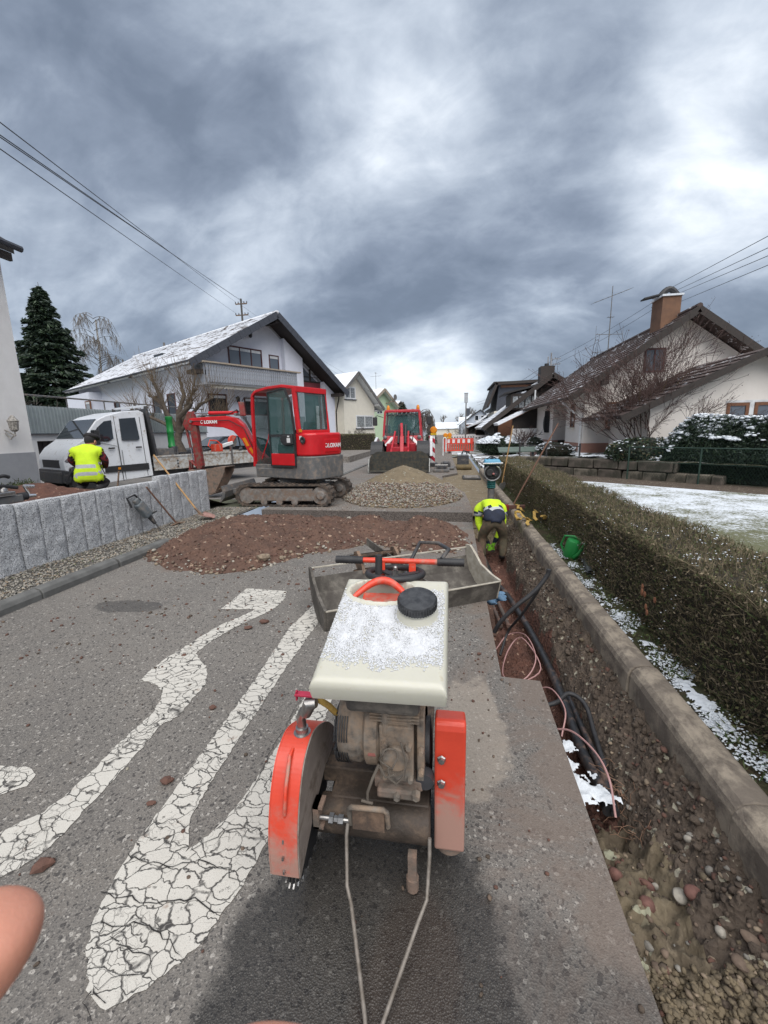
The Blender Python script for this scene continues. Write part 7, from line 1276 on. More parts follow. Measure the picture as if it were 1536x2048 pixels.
vs = np.array(vs); i = np.arange(len(ys) * prof_n).reshape(len(ys), prof_n); f = np.stack([i[:-1, :-1], i[1:, :-1], i[1:, 1:], i[:-1, 1:]], -1).reshape(-1, 4); np_mesh('inner_growth', vs, f, HCORE, Hd)
def yd(n): u = rng.random(n); return 1.0 + 12.5 * (u ** 1.7)
n = 62000; y = yd(n); w = rng.random(n); side = w < .42; x = np.where(side, hx0(y) + rng.uniform(0, .06, n), rng.uniform(1.5, 2.15, n)); zt = hz(x, y); z = np.where(side, rng.uniform(.04, .76, n) * 1.0, zt - rng.uniform(0, .05, n)); z = np.minimum(z, zt)
P = np.stack([x, y, z], 1) + ho; dirs = np.where(side[:, None], np.array([[-.55, 0, .65]]), np.array([[0, 0, 1.]])) + rng.normal(size=(n, 3)) * .30
blades('twigs', P, rng.uniform(.035, .085, n) * (1 + .05 * y), HEDGE_B, Hd, 0, .055, [.26, .26, .2, .16, .12], dirs)
n = 34000; y = yd(n); side = rng.random(n) < .55; x = np.where(side, hx0(y) + rng.uniform(-.01, .05, n), rng.uniform(1.5, 2.15, n)); zt = hz(x, y); z = np.where(side, rng.uniform(.04, .76, n), zt + rng.uniform(-.04, .008, n)); z = np.minimum(z, zt + .01)
w_ = np.array([.25, .2, .17, .2, .18]); blades('dry_leaves', np.stack([x, y, z], 1) + ho, rng.uniform(.010, .022, n) * (1 + .04 * y), HEDGE_B, Hd, 0, .55, w_)
n = 3800; y = yd(n); side = rng.random(n) < .30; x = np.where(side, hx0(y) - .01, rng.uniform(1.5, 2.15, n)); zt = hz(x, y); z = np.where(side, rng.uniform(.06, .7, n), zt + .004); P = np.stack([x, y, z], 1); k = (vnoise(x * 1.0, y, 2.6, 22, 4) > .12) & (vnoise(x, y, 11, 23, 2) > .0); P = P[k] + ho
tag(rocks('snow_flecks', P, rng.uniform(.0025, .0075, len(P)) * (1 + .05 * (P[:, 1] + 7)), SNOW, Hd, .6), kind='stuff')
m = MB(); 
for k in range(7): a = Vector((1.47 + random.uniform(-.04, .02), 3.18 + random.uniform(-.1, .1), random.uniform(.2, .42))); m.ball(a, .018, 6, 4, (.4, 1, 1.4))
m.xf(None); m.v = [(x - 1.8, yy - 7, z) for x, yy, z in m.v]; m.build('withered_leaves', surf('orange_dead_leaf', (.30, .13, .07), None), Hd)
n = 2600; y = yd(n); x = np.where(rng.random(n) < .35, hx0(y) + .02, rng.uniform(1.5, 2.15, n)); zt = hz(x, y); z = np.where(x < hx0(y) + .05, rng.uniform(.1, .75, n), zt) ; P = np.stack([x, y, z], 1) + ho; dirs = np.where((x < hx0(y) + .05)[:, None], np.array([[-.6, 0, .7]]), np.array([[0, 0, 1.]])) + rng.normal(size=(n, 3)) * .4; blades('stray_shoots', P, rng.uniform(.08, .17, n), HEDGE_B[:3], Hd, 0, .03, None, dirs)
# small hedge of the cream house
def box_hedge(name, lab, x0, x1, y0, y1, z0, z1, n, cols, w, size=(.05, .12), asp=.3, cat='hedge', core=HCORE, rz=0):
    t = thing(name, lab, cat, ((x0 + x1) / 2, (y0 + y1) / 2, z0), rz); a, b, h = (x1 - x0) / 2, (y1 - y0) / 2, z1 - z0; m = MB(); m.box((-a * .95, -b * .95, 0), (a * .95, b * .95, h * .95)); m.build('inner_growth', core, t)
    f = rng.integers(0, 3, n); x = rng.uniform(-a, a, n); y = rng.uniform(-b, b, n); z = rng.uniform(0, h, n); y = np.where(f == 0, -b + rng.uniform(-.03, .08, n), y); z = np.where(f == 1, h + rng.uniform(-.06, .03, n), z); x = np.where(f == 2, np.where(rng.random(n) < .5, -a, a), x)
    blades('foliage', np.stack([x, y, z], 1), rng.uniform(size[0], size[1], n), cols, t, .5, asp, w); return t
box_hedge('hedge', 'square brown hedge in front of the cream house', -8.4, -5.45, 29.6, 30.8, .28, 1.45, 4500, HEDGE_B, [.2, .2, .1, .3, .2])
# shrubs of broad evergreen leaves with snow
def clump(name, lab, c, rx, ry, rz_, n, cols, w, size, snow_n=0, asp=.4, cat='shrub', up=.3, az=0, snow_z=.45, ssz=(.03, .07), parent_core=True):
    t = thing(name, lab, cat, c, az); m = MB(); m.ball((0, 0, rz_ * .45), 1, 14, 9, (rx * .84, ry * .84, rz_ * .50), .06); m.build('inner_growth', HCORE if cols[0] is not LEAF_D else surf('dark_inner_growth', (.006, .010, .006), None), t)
    d = rng.normal(size=(n, 3)); d /= np.linalg.norm(d, axis=1)[:, None]; r = 1 - rng.random(n) ** 2 * .25; P = d * r[:, None] * np.array([rx, ry, rz_ * .55]) + np.array([0, 0, rz_ * .47]); lump = 1 + .16 * vnoise(P[:, 0] * 2.2, P[:, 2] * 2.2 + P[:, 1], 1.2, 5, 3); P[:, :2] *= lump[:, None]; P[:, 2] = np.maximum(P[:, 2] * lump, .02)
    blades('leaves', P, rng.uniform(size[0], size[1], n), cols, t, up, asp, w)
    if snow_n:
        d = rng.normal(size=(snow_n, 3)); d[:, 2] = np.abs(d[:, 2]) * .9 + .1; d /= np.linalg.norm(d, axis=1)[:, None]; P = d * np.array([rx, ry, rz_ * .55]) * 1.0 + np.array([0, 0, rz_ * .48]); lump = 1 + .16 * vnoise(P[:, 0] * 2.2, P[:, 2] * 2.2 + P[:, 1], 1.2, 5, 3); P[:, :2] *= lump[:, None]; P[:, 2] *= lump; P = P[(vnoise(P[:, 0], P[:, 1] + P[:, 2], 1.6, 9, 3) > -.25) & (P[:, 2] > rz_ * snow_z)]
        tag(rocks('snow_clumps', P, rng.uniform(ssz[0], ssz[1], len(P)), SNOW, t, .45), kind='stuff')
    return t
# big snow-laden evergreen hedge at the right, running along the fence
T = thing('evergreen_hedge', 'big dark evergreen hedge with snow on top behind the green wire fence', 'hedge', (8.1, 12.0, 0), math.atan2(-1, 1)); L0, L1 = -2.9, 4.2
def ehz(s): return 1.78 + .22 * vnoise(s, s * 0, .7, 3) - .9 * (1 - sstep(-2.9, -1.7, s))
n = 46000; s_ = rng.uniform(L0, L1, n); h = ehz(s_); k = rng.random(n); z = np.where(k < .62, rng.uniform(0, 1, n) ** .8 * h, h - rng.uniform(0, .2, n)); dpt = np.where(k < .62, -.28 - .22 * np.sin(np.clip(z / h, 0, 1) * PI) + .12 * vnoise(s_, z, 1.6, 7, 3) + rng.uniform(0, .12, n), rng.uniform(-.5, 1.1, n)); dpt = dpt + np.where(z > h * .8, (z - h * .8) * .5, 0)
P = np.stack([s_, dpt + .3, z + np.where(k < .62, 0, .10 * vnoise(s_, dpt, 2.5, 8, 3))], 1); blades('needles', P, rng.uniform(.05, .12, n), [LEAF_D, LEAF_B, LEAF_M], T, .8, .28, [.52, .3, .18])
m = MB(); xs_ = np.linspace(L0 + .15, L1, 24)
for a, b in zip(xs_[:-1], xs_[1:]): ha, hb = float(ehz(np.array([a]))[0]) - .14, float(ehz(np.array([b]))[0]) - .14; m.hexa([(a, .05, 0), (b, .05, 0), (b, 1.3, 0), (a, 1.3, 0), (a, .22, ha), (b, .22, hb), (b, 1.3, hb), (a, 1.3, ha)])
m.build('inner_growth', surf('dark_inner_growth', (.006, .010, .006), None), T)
n = 7600; s_ = rng.uniform(L0, L1, n); h = ehz(s_); q = rng.random(n) ** 1.3; z = h - q * .62 + .06; dpt = -.26 - .22 * np.sin(np.clip(z / h, 0, 1) * PI) + (1 - q) * rng.uniform(0, 1.2, n) + .3; k = vnoise(s_, z * 1.4 + dpt, 2.3, 12, 4) > -.10 + q * .22; P = np.stack([s_, dpt, z], 1)[k]
tag(rocks('snow_clumps', P, rng.uniform(.030, .085, len(P)), SNOW, T, .5), kind='stuff')
clump('rhododendron', 'broad-leaved evergreen shrub capped with snow at the edge of the yard', (3.0, 25.5, .08), 1.35, .7, 1.15, 5200, [LEAF_D, LEAF_M], [.6, .4], (.08, .16), 1700, .38, snow_z=.62, ssz=(.05, .12))
clump('round_bush', 'small round dark bush beside the broad-leaved shrub', (4.75, 24.6, .4), .45, .45, .75, 1500, [LEAF_D, LEAF_M], [.7, .3], (.05, .09), 60)
clump('low_conifer', 'low spreading conifer powdered with snow below the cream house', (4.0, 16.9, .5), .75, .4, .55, 2200, [LEAF_B, LEAF_D], [.5, .5], (.06, .14), 260, .12, ssz=(.02, .05))
clump('evergreen_shrub', 'dark green shrub at the foot of the bare shrub', (6.0, 14.3, .35), 1.05, .6, .95, 5200, [LEAF_D, LEAF_M, HEDGE_B[1]], [.5, .3, .2], (.05, .12), 130, ssz=(.02, .05))
# the bare shrub in front of the cream house
T = thing('bare_shrub', 'leafless many-stemmed shrub with red-brown twigs in front of the cream house', 'shrub', (6.55, 15.3, .5)); T.scale = (.95, .95, .95); m = MB(); tips = []; random.seed(21)
for k in range(26): a = random.uniform(0, 2 * PI); t = random.uniform(.10, .95); grow(m, (.12 * math.cos(a), .12 * math.sin(a), 0), (math.sin(t) * math.cos(a), .75 * math.sin(t) * math.sin(a), math.cos(t)), random.uniform(1.9, 2.7), random.uniform(.016, .028), 3, .50, .06, (4, 6), 4, .13, .60, 4, tips, .0050)
m.build('stems', TWIGR, T); m = MB()
for k in range(3): grow(m, (.1 * k - .1, 0, 0), (.05 * k - .05, 0, 1), 2.1, .055, 1, .3, 0, (2, 3), 4, .06, .6, 6)
m.build('old_stems', surf('mossy_stem', (.12, .085, .035), (.07, .05, .03), 8, .9), T)
tp_ = np.array([tuple(t) for t in tips]); tp_ = np.repeat(tp_, 2, 0) + rng.normal(size=(len(tp_) * 2, 3)) * .05; blades('buds', tp_, rng.uniform(.03, .06, len(tp_)), TWIGR, T, .5, .4)
# tree pruned to knobs with fans of thin shoots, behind the truck
random.seed(5); T = thing('pruned_tree', 'pruned bare tree with knobbly limbs and straight shoots behind the truck', 'tree', (-11.3, 16.3, 0)); m = MB(); tr = []
def limb(P, r0, r1): 
    n = len(P); m.tube(P, [r0 + (r1 - r0) * i / (n - 1) for i in range(n)], 8)
m2 = MB()
limb([(0, 0, 0), (.12, 0, .8), (-.12, .0, 1.4), (.1, 0, 2.0)], .19, .14)
ends = []
for dx, dy, zt, r in ((-1.3, .2, 3.3, .11), (-.6, -.4, 3.7, .12), (.1, .3, 3.9, .12), (.9, -.3, 2.9, .14), (1.6, .1, 3.1, .10), (-1.9, -.2, 2.7, .09), (1.9, .4, 2.4, .08), (.6, .5, 3.5, .1)):
    P = [(.05, 0, 1.75), (dx * .35, dy * .4, 1.95 + (zt - 2) * .25 + random.uniform(-.1, .2)), (dx * .7 + random.uniform(-.1, .1), dy * .8, 2.1 + (zt - 2) * .6), (dx, dy, zt)]; P = [tuple(Vector(q) + Vector((random.gauss(0, .12), 0, random.gauss(0, .06))) * (0 < i < 3)) for i, q in enumerate(P)]; limb(P, r * 1.0, r * .45); ends += [P[2], P[3], tuple(Vector(P[1]).lerp(Vector(P[2]), .5)), tuple(Vector(P[2]).lerp(Vector(P[3]), .5))]
for e in ends: m.ball(e, .075, 7, 5, (1, 1, 1), .2)
m.build('trunk', BARK, T, smooth=60)
for e in ends:
    for k in range(13): a = random.uniform(0, 2 * PI); t = random.uniform(.05, .95); d = Vector((math.sin(t) * math.cos(a) + e[0] * .18, math.sin(t) * math.sin(a), math.cos(t) * .9 + .1)); grow(m2, e, d, random.uniform(.5, 1.35), .010, 1 if random.random() < .4 else 0, .35, .04, (1, 3), 3, .07, .5, 3, None, .0045)
m2.build('shoots', TWIGY, T)
# spruce and birch far left
def spruce(name, lab, x, y, h, r, seed, n=15000, cols=None, w=None, size=(.25, .55), group=None):
    random.seed(seed); t = thing(name, lab, 'tree', (x, y, 0), 0, group); m = MB(); m.tube([(0, 0, 0), (0, 0, h)], [h * .016, .02], 8); 
    k = 0; base = []
    for i in range(150):
        z = h * (.06 + .92 * (i / 150) ** .9); a = i * 2.4 + random.uniform(-.3, .3); rr_ = r * (1 - z / h) ** .82 * random.uniform(.72, 1.12) + .12; p1 = Vector((math.cos(a) * rr_, math.sin(a) * rr_, z - rr_ * .22)); m.tube([(0, 0, z), (p1.x * .6, p1.y * .6, z - rr_ * .16), tuple(p1)], [.05, .03, .01], 3, caps=False); base.append(((0, 0, z), tuple(p1), rr_))
    m.build('trunk', BARK, t); B_ = np.array([b[0] for b in base]); E2 = np.array([b[1] for b in base]); RR = np.array([b[2] for b in base]); j = rng.choice(len(base), n, p=RR / RR.sum()); f = rng.random(n) ** .55; P = B_[j] + (E2[j] - B_[j]) * f[:, None]; sd = np.stack([-(E2[j] - B_[j])[:, 1], (E2[j] - B_[j])[:, 0], np.zeros(n)], 1) / RR[j][:, None]; P += sd * (rng.normal(size=n) * .22 * (RR[j] * (1.15 - f * .6)))[:, None]; P[:, 2] -= rng.random(n) * .45
    D = (E2[j] - B_[j]) / RR[j][:, None] + sd * rng.normal(size=n)[:, None] * .6; blades('needles', P, rng.uniform(size[0], size[1], n), cols or [LEAF_D, LEAF_B, LEAF_M], t, -.15, .30, w or [.6, .2, .2], D); return t
spruce('spruce', 'tall dark spruce rising behind the corrugated garage parapet', -46.8, 45, 19.2, 7.0, 3, 46000, size=(.35, .8))
random.seed(9); T = thing('birch', 'bare birch with drooping twigs behind the spruce', 'tree', (-47.2, 52, 0)); m = MB(); grow(m, (0, 0, 0), (.03, 0, 1), 17, .22, 0, wob=.03, seg=6, n=6); m.build('trunk', BIRCH, T); m = MB()
for k in range(34):
    z = random.uniform(8, 17.5); a = random.uniform(0, 2 * PI); L = (19.5 - z) * .38 + 1.4; d = Vector((math.cos(a), math.sin(a), .9)).normalized(); p = Vector((.03 * z, 0, z)); P = [p]; 
    for s in range(5): d = (d + Vector((0, 0, -.16 - .10 * s))).normalized(); P.append(P[-1] + d * L / 5)
    m.tube(P, [.05, .04, .03, .025, .02, .012], 3, caps=False)
    for q in P[2:]:
        for _ in range(7): dd = Vector((random.gauss(0, .3), random.gauss(0, .3), -1)).normalized(); m.tube([q, q + dd * random.uniform(.5, 1.0), q + dd * random.uniform(1.2, 2.2) + Vector((random.gauss(0, .15), 0, 0))], [.02, .015, .010], 3, caps=False)
m.build('branches', TWIGB, T)
for i, (x, y, h, lab) in enumerate(((-44.5, 38, 8.5, 'bare thicket left of the spruce behind the garage'), (-40, 48, 7.0, 'bare thicket right behind the spruce'))):
    T = thing('bare_bush', lab, 'bush', (x, y, 0)); m = MB()
    for k in range(9): a = random.uniform(0, 6.28); grow(m, (random.uniform(-2, 2), 0, 0), (.4 * math.cos(a), .4 * math.sin(a), 1), h * .42, .07, 3, .5, .05, (3, 4), 3, .12, .62, 4, None, .014)
    m.build('stems', TWIGB, T)
# weeping tree and conifers at the end of the street
random.seed(12); T = thing('weeping_willow', 'bare weeping tree beyond the loader', 'tree', (-3.4, 48, 0)); m = MB(); grow(m, (0, 0, 0), (.0, 0, 1), 3.4, .16, 0, wob=.05, n=6); m.build('trunk', BARK, T); m = MB()
for k in range(46):
    a = random.uniform(0, 2 * PI); p = Vector((0, 0, random.uniform(2.4, 3.4))); d = Vector((math.cos(a), math.sin(a), random.uniform(.8, 2.0))).normalized(); P = [p]; L = random.uniform(1.2, 2.1)
    for s in range(6): d = (d + Vector((0, 0, -.12 - .22 * s))).normalized(); P.append(P[-1] + d * L / 4)
    m.tube(P, [.035, .03, .025, .02, .016, .014, .010], 3, caps=False)
    for q in P[3:]:
        for _ in range(4): m.tube([q, q + Vector((random.gauss(0, .08), random.gauss(0, .08), -random.uniform(.5, 1.3)))], [.014, .009], 3, caps=False)
m.build('branches', surf('dull_willow_twig', (.10, .082, .07), None), T)
spruce('conifer', 'narrow dark conifer right behind the loader cab', -4.6, 42, 4.5, 1.0, 5, 3000, size=(.15, .35)); spruce('conifer', 'small dark conifer under the weeping tree', -2.3, 52, 3.4, .8, 6, 1800, size=(.15, .3)); spruce('conifer', 'dark conifer between the loader and the weeping tree', -5.4, 47, 4.6, 1.4, 7, 3000, size=(.15, .35))
for x, y, z, h, lab, sd in ((3.9, 25.2, .1, 2.0, 'small bare bush behind the snow-capped shrub', 31), (1.1, 44, 0, 2.6, 'bare bush by the foot of the lamp post', 32), (-7.2, 33.5, .3, 2.0, 'thin bare bush at the corner of the cream house', 33)):
    random.seed(sd); T = thing('bare_bush', lab, 'bush', (x, y, z)); m = MB()
    for k in range(8): a = random.uniform(0, 6.28); grow(m, (0, 0, 0), (.6 * math.cos(a), .6 * math.sin(a), 1), h * .5, .022, 3, .5, .06, (3, 4), 3, .14, .62, 4, None, .007)
    m.build('stems', TWIGR if sd == 31 else TWIGB, T)
for i in range(9):
    x = (-26, -17, -9, -3, 4.5, 9, 15, 24, -34)[i]; y = (190, 210, 200, 230, 220, 190, 215, 240, 230)[i]; random.seed(50 + i); T = thing('distant_tree', ['far bare tree on the horizon, leftmost', 'far bare tree left of the weeping tree', 'far bare tree behind the weeping tree', 'far bare tree straight down the street', 'far bare tree right of the street end', 'far bare tree behind the pointed grey gable', 'far bare tree behind the slate house', 'far bare tree behind the cream house', 'far bare tree behind the bluish house'][i], 'tree', (x, y, 2)); m = MB(); grow(m, (0, 0, 0), (0, 0, 1), 5.5, .4, 3, .5, .04, (4, 5), 4, .1, .6, 4, None, .06, .4); m.build('branches', BARK, T)
# ================================================================ street furniture and small things
def one(name, lab, cat, m, mat, group=None, **k): return tag(m.build(name, mat, **k), lab, cat, group)
# ---- red-white barrier across the footway
Bf = thing('barrier_fence', 'red and white plastic barrier fence standing across the footway', 'barrier', (-.40, 29.8, 0)); bw_ = 2.02
m = MB(); m.box((0, 0, .12), (.05, .05, 1.02)); m.box((bw_ - .05, 0, .12), (bw_, .05, 1.02)); m.box((.05, .0, .14), (bw_ - .05, .05, .22)); m.box((.05, 0, .64), (bw_ - .05, .05, .70)); m.box((.05, 0, .96), (bw_ - .05, .05, 1.02)); m.build('frame', BARRIER_RED, Bf)
for i in range(11): m = MB(); m.box((.06 + i * .173, -.006, .705), (.06 + (i + 1) * .173 - .003, .04, .955)); m.build('red_field' if i % 2 == 0 else 'white_field', BARRIER_RED if i % 2 == 0 else BARRIER_WHITE, Bf)
for i in range(13):
    m = MB(); m.box((.08 + i * .148, .0, .22), (.155 + i * .148, .045, .64)); m.build('bar', BARRIER_RED, Bf)
for x in (.3, 1.6): m = MB(); m.box((x, -.3, 0), (x + .16, .4, .12)); m.build('foot', BLACK, Bf)
one('white_tube_post', 'white tubular post at the left end of the barrier fence', 'post', MB().tube([(-.42, 27.0, 0), (-.42, 27, 1.0), (-.38, 27, 1.12), (-.30, 27, 1.14), (-.24, 27, 1.08), (-.24, 27, .2)], .035, 8), WHITEF, smooth=50)
for i, (x0, x1, y, lab) in enumerate(((-.3, 2.6, 44.5, 'long white barrier board with dark openings behind the red barrier'), (1.9, 2.95, 34, 'white barrier board with black openings right of the lamp post'), (-.2, 2.3, 38.5, 'snowy white barrier board between the two others'))):
    T = thing('barrier_board', lab, 'barrier', (x0, y, .0)); m = MB(); m.box((0, 0, .55), (x1 - x0, .05, 1.15)); m.box((.05, 0, 0), (.1, .05, .55)); m.box((x1 - x0 - .1, 0, 0), (x1 - x0 - .05, .05, .55)); m.build('board', BARRIER_WHITE, T); m = MB(); k = 0
    while k * .24 + .1 < x1 - x0 - .1: m.box((.1 + k * .24, -.012, .90), (.2 + k * .24, -.004, 1.0)); k += 1
    tag(m.build('openings', BLACK, T), kind='stuff')
# ---- warning beacon with lamp
Bk = thing('warning_beacon', 'upright red and white striped warning beacon with a yellow lamp on top', 'beacon', (-.93, 19, 0)); W_ = .27
m = MB(); m.box((0, 0, .18), (W_, .03, 1.40)); m.build('panel', WHITE, Bk)
for k in range(4):
    z = .16 + k * .42; P = [(0, z + .27), (0, z + .48), (W_, z + .21), (W_, z)]; P = [(x, min(1.39, max(.19, zz))) for x, zz in P]; m = MB(); m.prism(P, 'y', -.006, -.001); m.build('red_stripe', surf('beacon_red', (.42, .012, .03), None, 4, .5), Bk)
m = MB(); m.box((-.1, -.3, 0), (.38, .35, .14)); m.build('foot', BLACK, Bk, bevel=.02)
def lamp(name, lab, x, y, z, group):
    T = thing(name, lab, 'warning lamp', (x, y, z), 0, group); m = MB(); m.lathe([(0, -.07), (.13, -.06), (.16, -.02), (.16, .02), (.13, .06), (0, .07)], (0, 0, .20), 'y', 20); m.build('lens', AMBER, T, smooth=45); m = MB(); m.box((-.13, -.05, -.02), (.13, .05, .07)); m.build('lamp_box', surf('yellow_lamp_box', (.62, .42, .02), None, 5, .5), T, bevel=.01)
lamp('warning_lamp', 'round yellow warning lamp on the striped beacon', -.72, 19.02, 1.41, 'yellow warning lamps'); lamp('warning_lamp', 'yellow warning lamp above the left end of the barrier fence', -.30, 29.8, 1.04, 'yellow warning lamps'); lamp('warning_lamp', 'second yellow warning lamp just right of the first one on the barrier', -.02, 29.9, 1.04, 'yellow warning lamps')
T = thing('lamp_post', 'slim grey street lamp with a box-shaped head behind the barrier', 'street lamp', (1.08, 30.5, 0)); m = MB(); m.cyl((0, 0, 0), (.02, 0, 3.5), .055, .04, 10); m.build('pole', GREYM, T, smooth=40); m = MB(); m.box((-.10, -.10, 3.46), (.14, .12, 4.08)); m.box((-.12, -.12, 4.08), (.16, .14, 4.12)); m.build('lamp_head', surf('pale_lamp_head', (.42, .44, .46), None, 5, .5), T, bevel=.01)
# ---- compaction machines on the path
T = thing('vibrating_plate', 'grey vibrating plate parked on the asphalt beside the sand path', 'plate compactor', (-.31, 16.5, 0)); m = MB(); m.prism([(-.27, .02), (.27, .02), (.31, .10), (.27, .12), (-.27, .12), (-.31, .10)], 'y', -.35, .35); m.build('base_plate', GREYM, T, bevel=.01); m = MB(); m.box((-.2, -.22, .12), (.2, .22, .24)); m.build('engine', DARK, T, bevel=.02); m = MB(); m.tube([(-.24, -.3, .14), (-.24, -.3, .28), (.24, -.3, .28), (.24, -.3, .14)], .018, 8); m.build('handle', STEEL, T)
T = thing('vibrating_plate', 'second smaller plate compactor behind the first one', 'plate compactor', (-.16, 17.4, 0)); m = MB(); m.box((-.3, -.3, .02), (.35, .3, .12)); m.build('base_plate', GREYM, T, bevel=.02); m = MB(); m.box((-.2, -.2, .12), (.2, .2, .30)); m.build('engine', DARK, T, bevel=.03); m = MB(); m.tube([(-.1, -.2, .3), (-.1, -.25, .36), (.12, -.25, .36), (.12, -.2, .3)], .015, 6); m.build('handle', STEEL, T)
T = thing('trench_compactor', 'dark box-shaped trench compactor standing on the sand path', 'compactor', (.62, 18.2, -.08)); m = MB(); m.box((-.30, -.3, .14), (.18, .3, .62)); m.build('housing', DARK, T, bevel=.02); m = MB(); m.box((-.30, -.26, .62), (.16, .26, .70)); m.build('snowy_lid', SNOW, T, bevel=.02); m = MB(); m.tube([(-.12, -.3, .68), (-.05, -.32, .82), (.06, -.32, .80), (.1, -.3, .68)], .03, 6); m.build('handle', BLACK, T)
for y in (-.28, .1): m = MB(); m.cyl((-.34, y, .12), (.30, y, .12), .12, n=14); m.build('drum', surf('muddy_roller', (.14, .10, .045), (.09, .07, .035), 9, .8), T, smooth=40)
T = thing('inspection_cover', 'rectangular steel cover frame lying on the sand path', 'cover', (.75, 14.7, -.07)); m = MB(); m.box((-.30, -.45, 0), (.30, .45, .06)); m.build('frame', surf('dark_cover_frame', (.04, .038, .036), None, 6, .7), T, bevel=.01); m = MB(); m.box((-.24, -.38, .06), (.24, .38, .075)); m.build('cover', CONC, T)
# ---- rammer
T = thing('trench_rammer', 'upright trench rammer with light blue tank standing behind the bending worker', 'rammer', (.77, 7.9, 0)); 
m = MB(); m.hexa([(-.16, -.16, .96), (.16, -.16, .96), (.16, .16, .96), (-.16, .16, .96), (-.13, -.13, 1.06), (.13, -.13, 1.06), (.13, .13, 1.06), (-.13, .13, 1.06)]); m.build('fuel_tank', BLUEP, T, bevel=.02); m = MB(); m.cyl((.0, 0, 1.06), (0, 0, 1.09), .03); m.tube([(-.1, -.05, 1.06), (-.02, 0, 1.11), (.08, .02, 1.07)], .012, 6); m.build('tank_cap', BLACK, T)
m = MB(); m.tube([(-.17, -.17, .99), (.17, -.17, .99), (.19, .35, .98), (-.19, .35, .98), (-.17, -.17, .99)], .016, 8); m.build('guide_handle', STEEL, T); m = MB(); m.box((-.13, -.10, .70), (.13, .14, .96)); m.cyl((-.04, -.14, .82), (-.04, -.10, .82), .07, n=16); m.cyl((.06, -.13, .78), (.06, -.1, .78), .04, n=12); m.build('engine', BLACK, T, bevel=.02); m = MB(); m.tube([(.145 * math.sin(t), -.15, .82 + .14 * math.cos(t)) for t in np.linspace(.5, 2 * PI - .5, 16)], .015, 6); m.build('guard_ring', STEEL, T); m = MB(); m.ball((.02, -.15, .80), .022); m.build('engine_badge', surf('pinkish_badge', (.4, .15, .14), None), T)
m = MB(); m.lathe([(.07, .52)] + [(.085 - .015 * (i % 2), .54 + i * .016) for i in range(9)] + [(.07, .69)], (0, 0, 0), 'z', 18); m.build('bellows', TEAL, T, smooth=30); m = MB(); m.cyl((0, 0, .12), (0, 0, .54), .065, .06, 14); m.build('leg', GREYM, T, smooth=40); m = MB(); m.prism([(-.14, -.02), (.14, -.02), (.14, .12), (-.14, .12)], 'y', -.16, .18); m.build('shoe', DARK, T, bevel=.03)
# ---- hand tools
def tool(name, lab, cat, a, b, r, hm): T = thing(name, lab, cat, a); v = Vector(b) - Vector(a); m = MB(); m.tube([(0, 0, 0), tuple(v)], [r, r * .9], 10); m.build('handle', hm, T, smooth=50); return T, v
T, v = tool('shovel', 'shovel with a long pale handle leaning on the granite wall, blade in the gravel', 'shovel', (-4.62, 7.0, .16), (-5.42, 7.0, 1.26), .017, HANDLE)
m = MB(); vs = []; 
for i in range(7):
    for j in range(6): u_ = j / 5 * 2 - 1; w_ = i / 6; hw_ = .13 * (1 - .55 * max(0, w_ - .55) ** 1.5 * 3); vs.append((.02 + w_ * .26, u_ * hw_, -.02 - w_ * .07 + .035 * u_ * u_))
m.add(vs, [(i * 6 + j, i * 6 + j + 1, (i + 1) * 6 + j + 1, (i + 1) * 6 + j) for i in range(6) for j in range(5)]); o = m.build('blade', surf('reddish_shovel_blade', (.34, .20, .17), (.24, .13, .11), 9, .6, metal=.2), T, smooth=60); s = o.modifiers.new('t', 'SOLIDIFY'); s.thickness = .004; m = MB(); m.tube([(-.08, 0, .10), (.06, 0, -.03)], .022, 10); m.build('socket', RUSTY, T)
T, v = tool('pickaxe', 'worn brown tool handle standing against the granite wall beside the breaker', 'tool', (-4.80, 6.58, .05), (-4.93, 6.10, .78), .015, HANDLE2); m = MB(); m.tube([(-.02, -.16, .0), (0, 0, .02), (.03, .2, -.01)], [.01, .022, .01], 8); m.build('head', RUSTY, T)
T = thing('breaker_hammer', 'grey electric breaker hammer leaning against the granite wall', 'breaker hammer', (-4.78, 6.14, .03)); a, b = Vector((0, 0, 0)), Vector((-.16, -.36, .64)); D = (b - a).normalized(); BH = surf('dusty_blue_grey_housing', (.12, .14, .155), (.085, .10, .11), 12, .7, dirt=(.2, .18, .16), dirt_amt=.5)
m = MB(); m.tube([a, a + D * .20], [.008, .012], 8); m.build('chisel', STEEL, T); m = MB(); m.tube([a + D * .18, a + D * .36], [.028, .042], 12); m.build('tool_holder', DARK, T, smooth=40); m = MB(); m.bar(a + D * .34, a + D * .62, .11, .15, up=(0, .8, .5)); m.bar(a + D * .60, a + D * .70, .08, .10, up=(0, .8, .5)); m.build('housing', BH, T, bevel=.025, seg=3)
m = MB(); m.tube([a + D * .60 + Vector((0, .08, .02)), a + D * .72 + Vector((0, .03, .05)), a + D * .74 + Vector((0, -.12, 0)), a + D * .62 + Vector((0, -.14, -.05))], .016, 8); m.build('rear_handle', BLACK, T, smooth=50); m = MB(); m.tube([a + D * .36, a + D * .36 + Vector((.05, .14, .04))], .016, 8); m.build('side_handle', BLACK, T)
T, v = tool('shovel', 'shovel leaning on the hedge near the rammer with its bright blade on the kerb', 'shovel', (1.34, 11, .20), (1.56, 11, 1.68), .016, HANDLE)
m = MB(); m.prism([(-.13, -.16), (.02, -.20), (.10, .0), (.07, .06), (-.05, .02)], 'y', -.02, -.012); m.build('blade', STEEL, T)
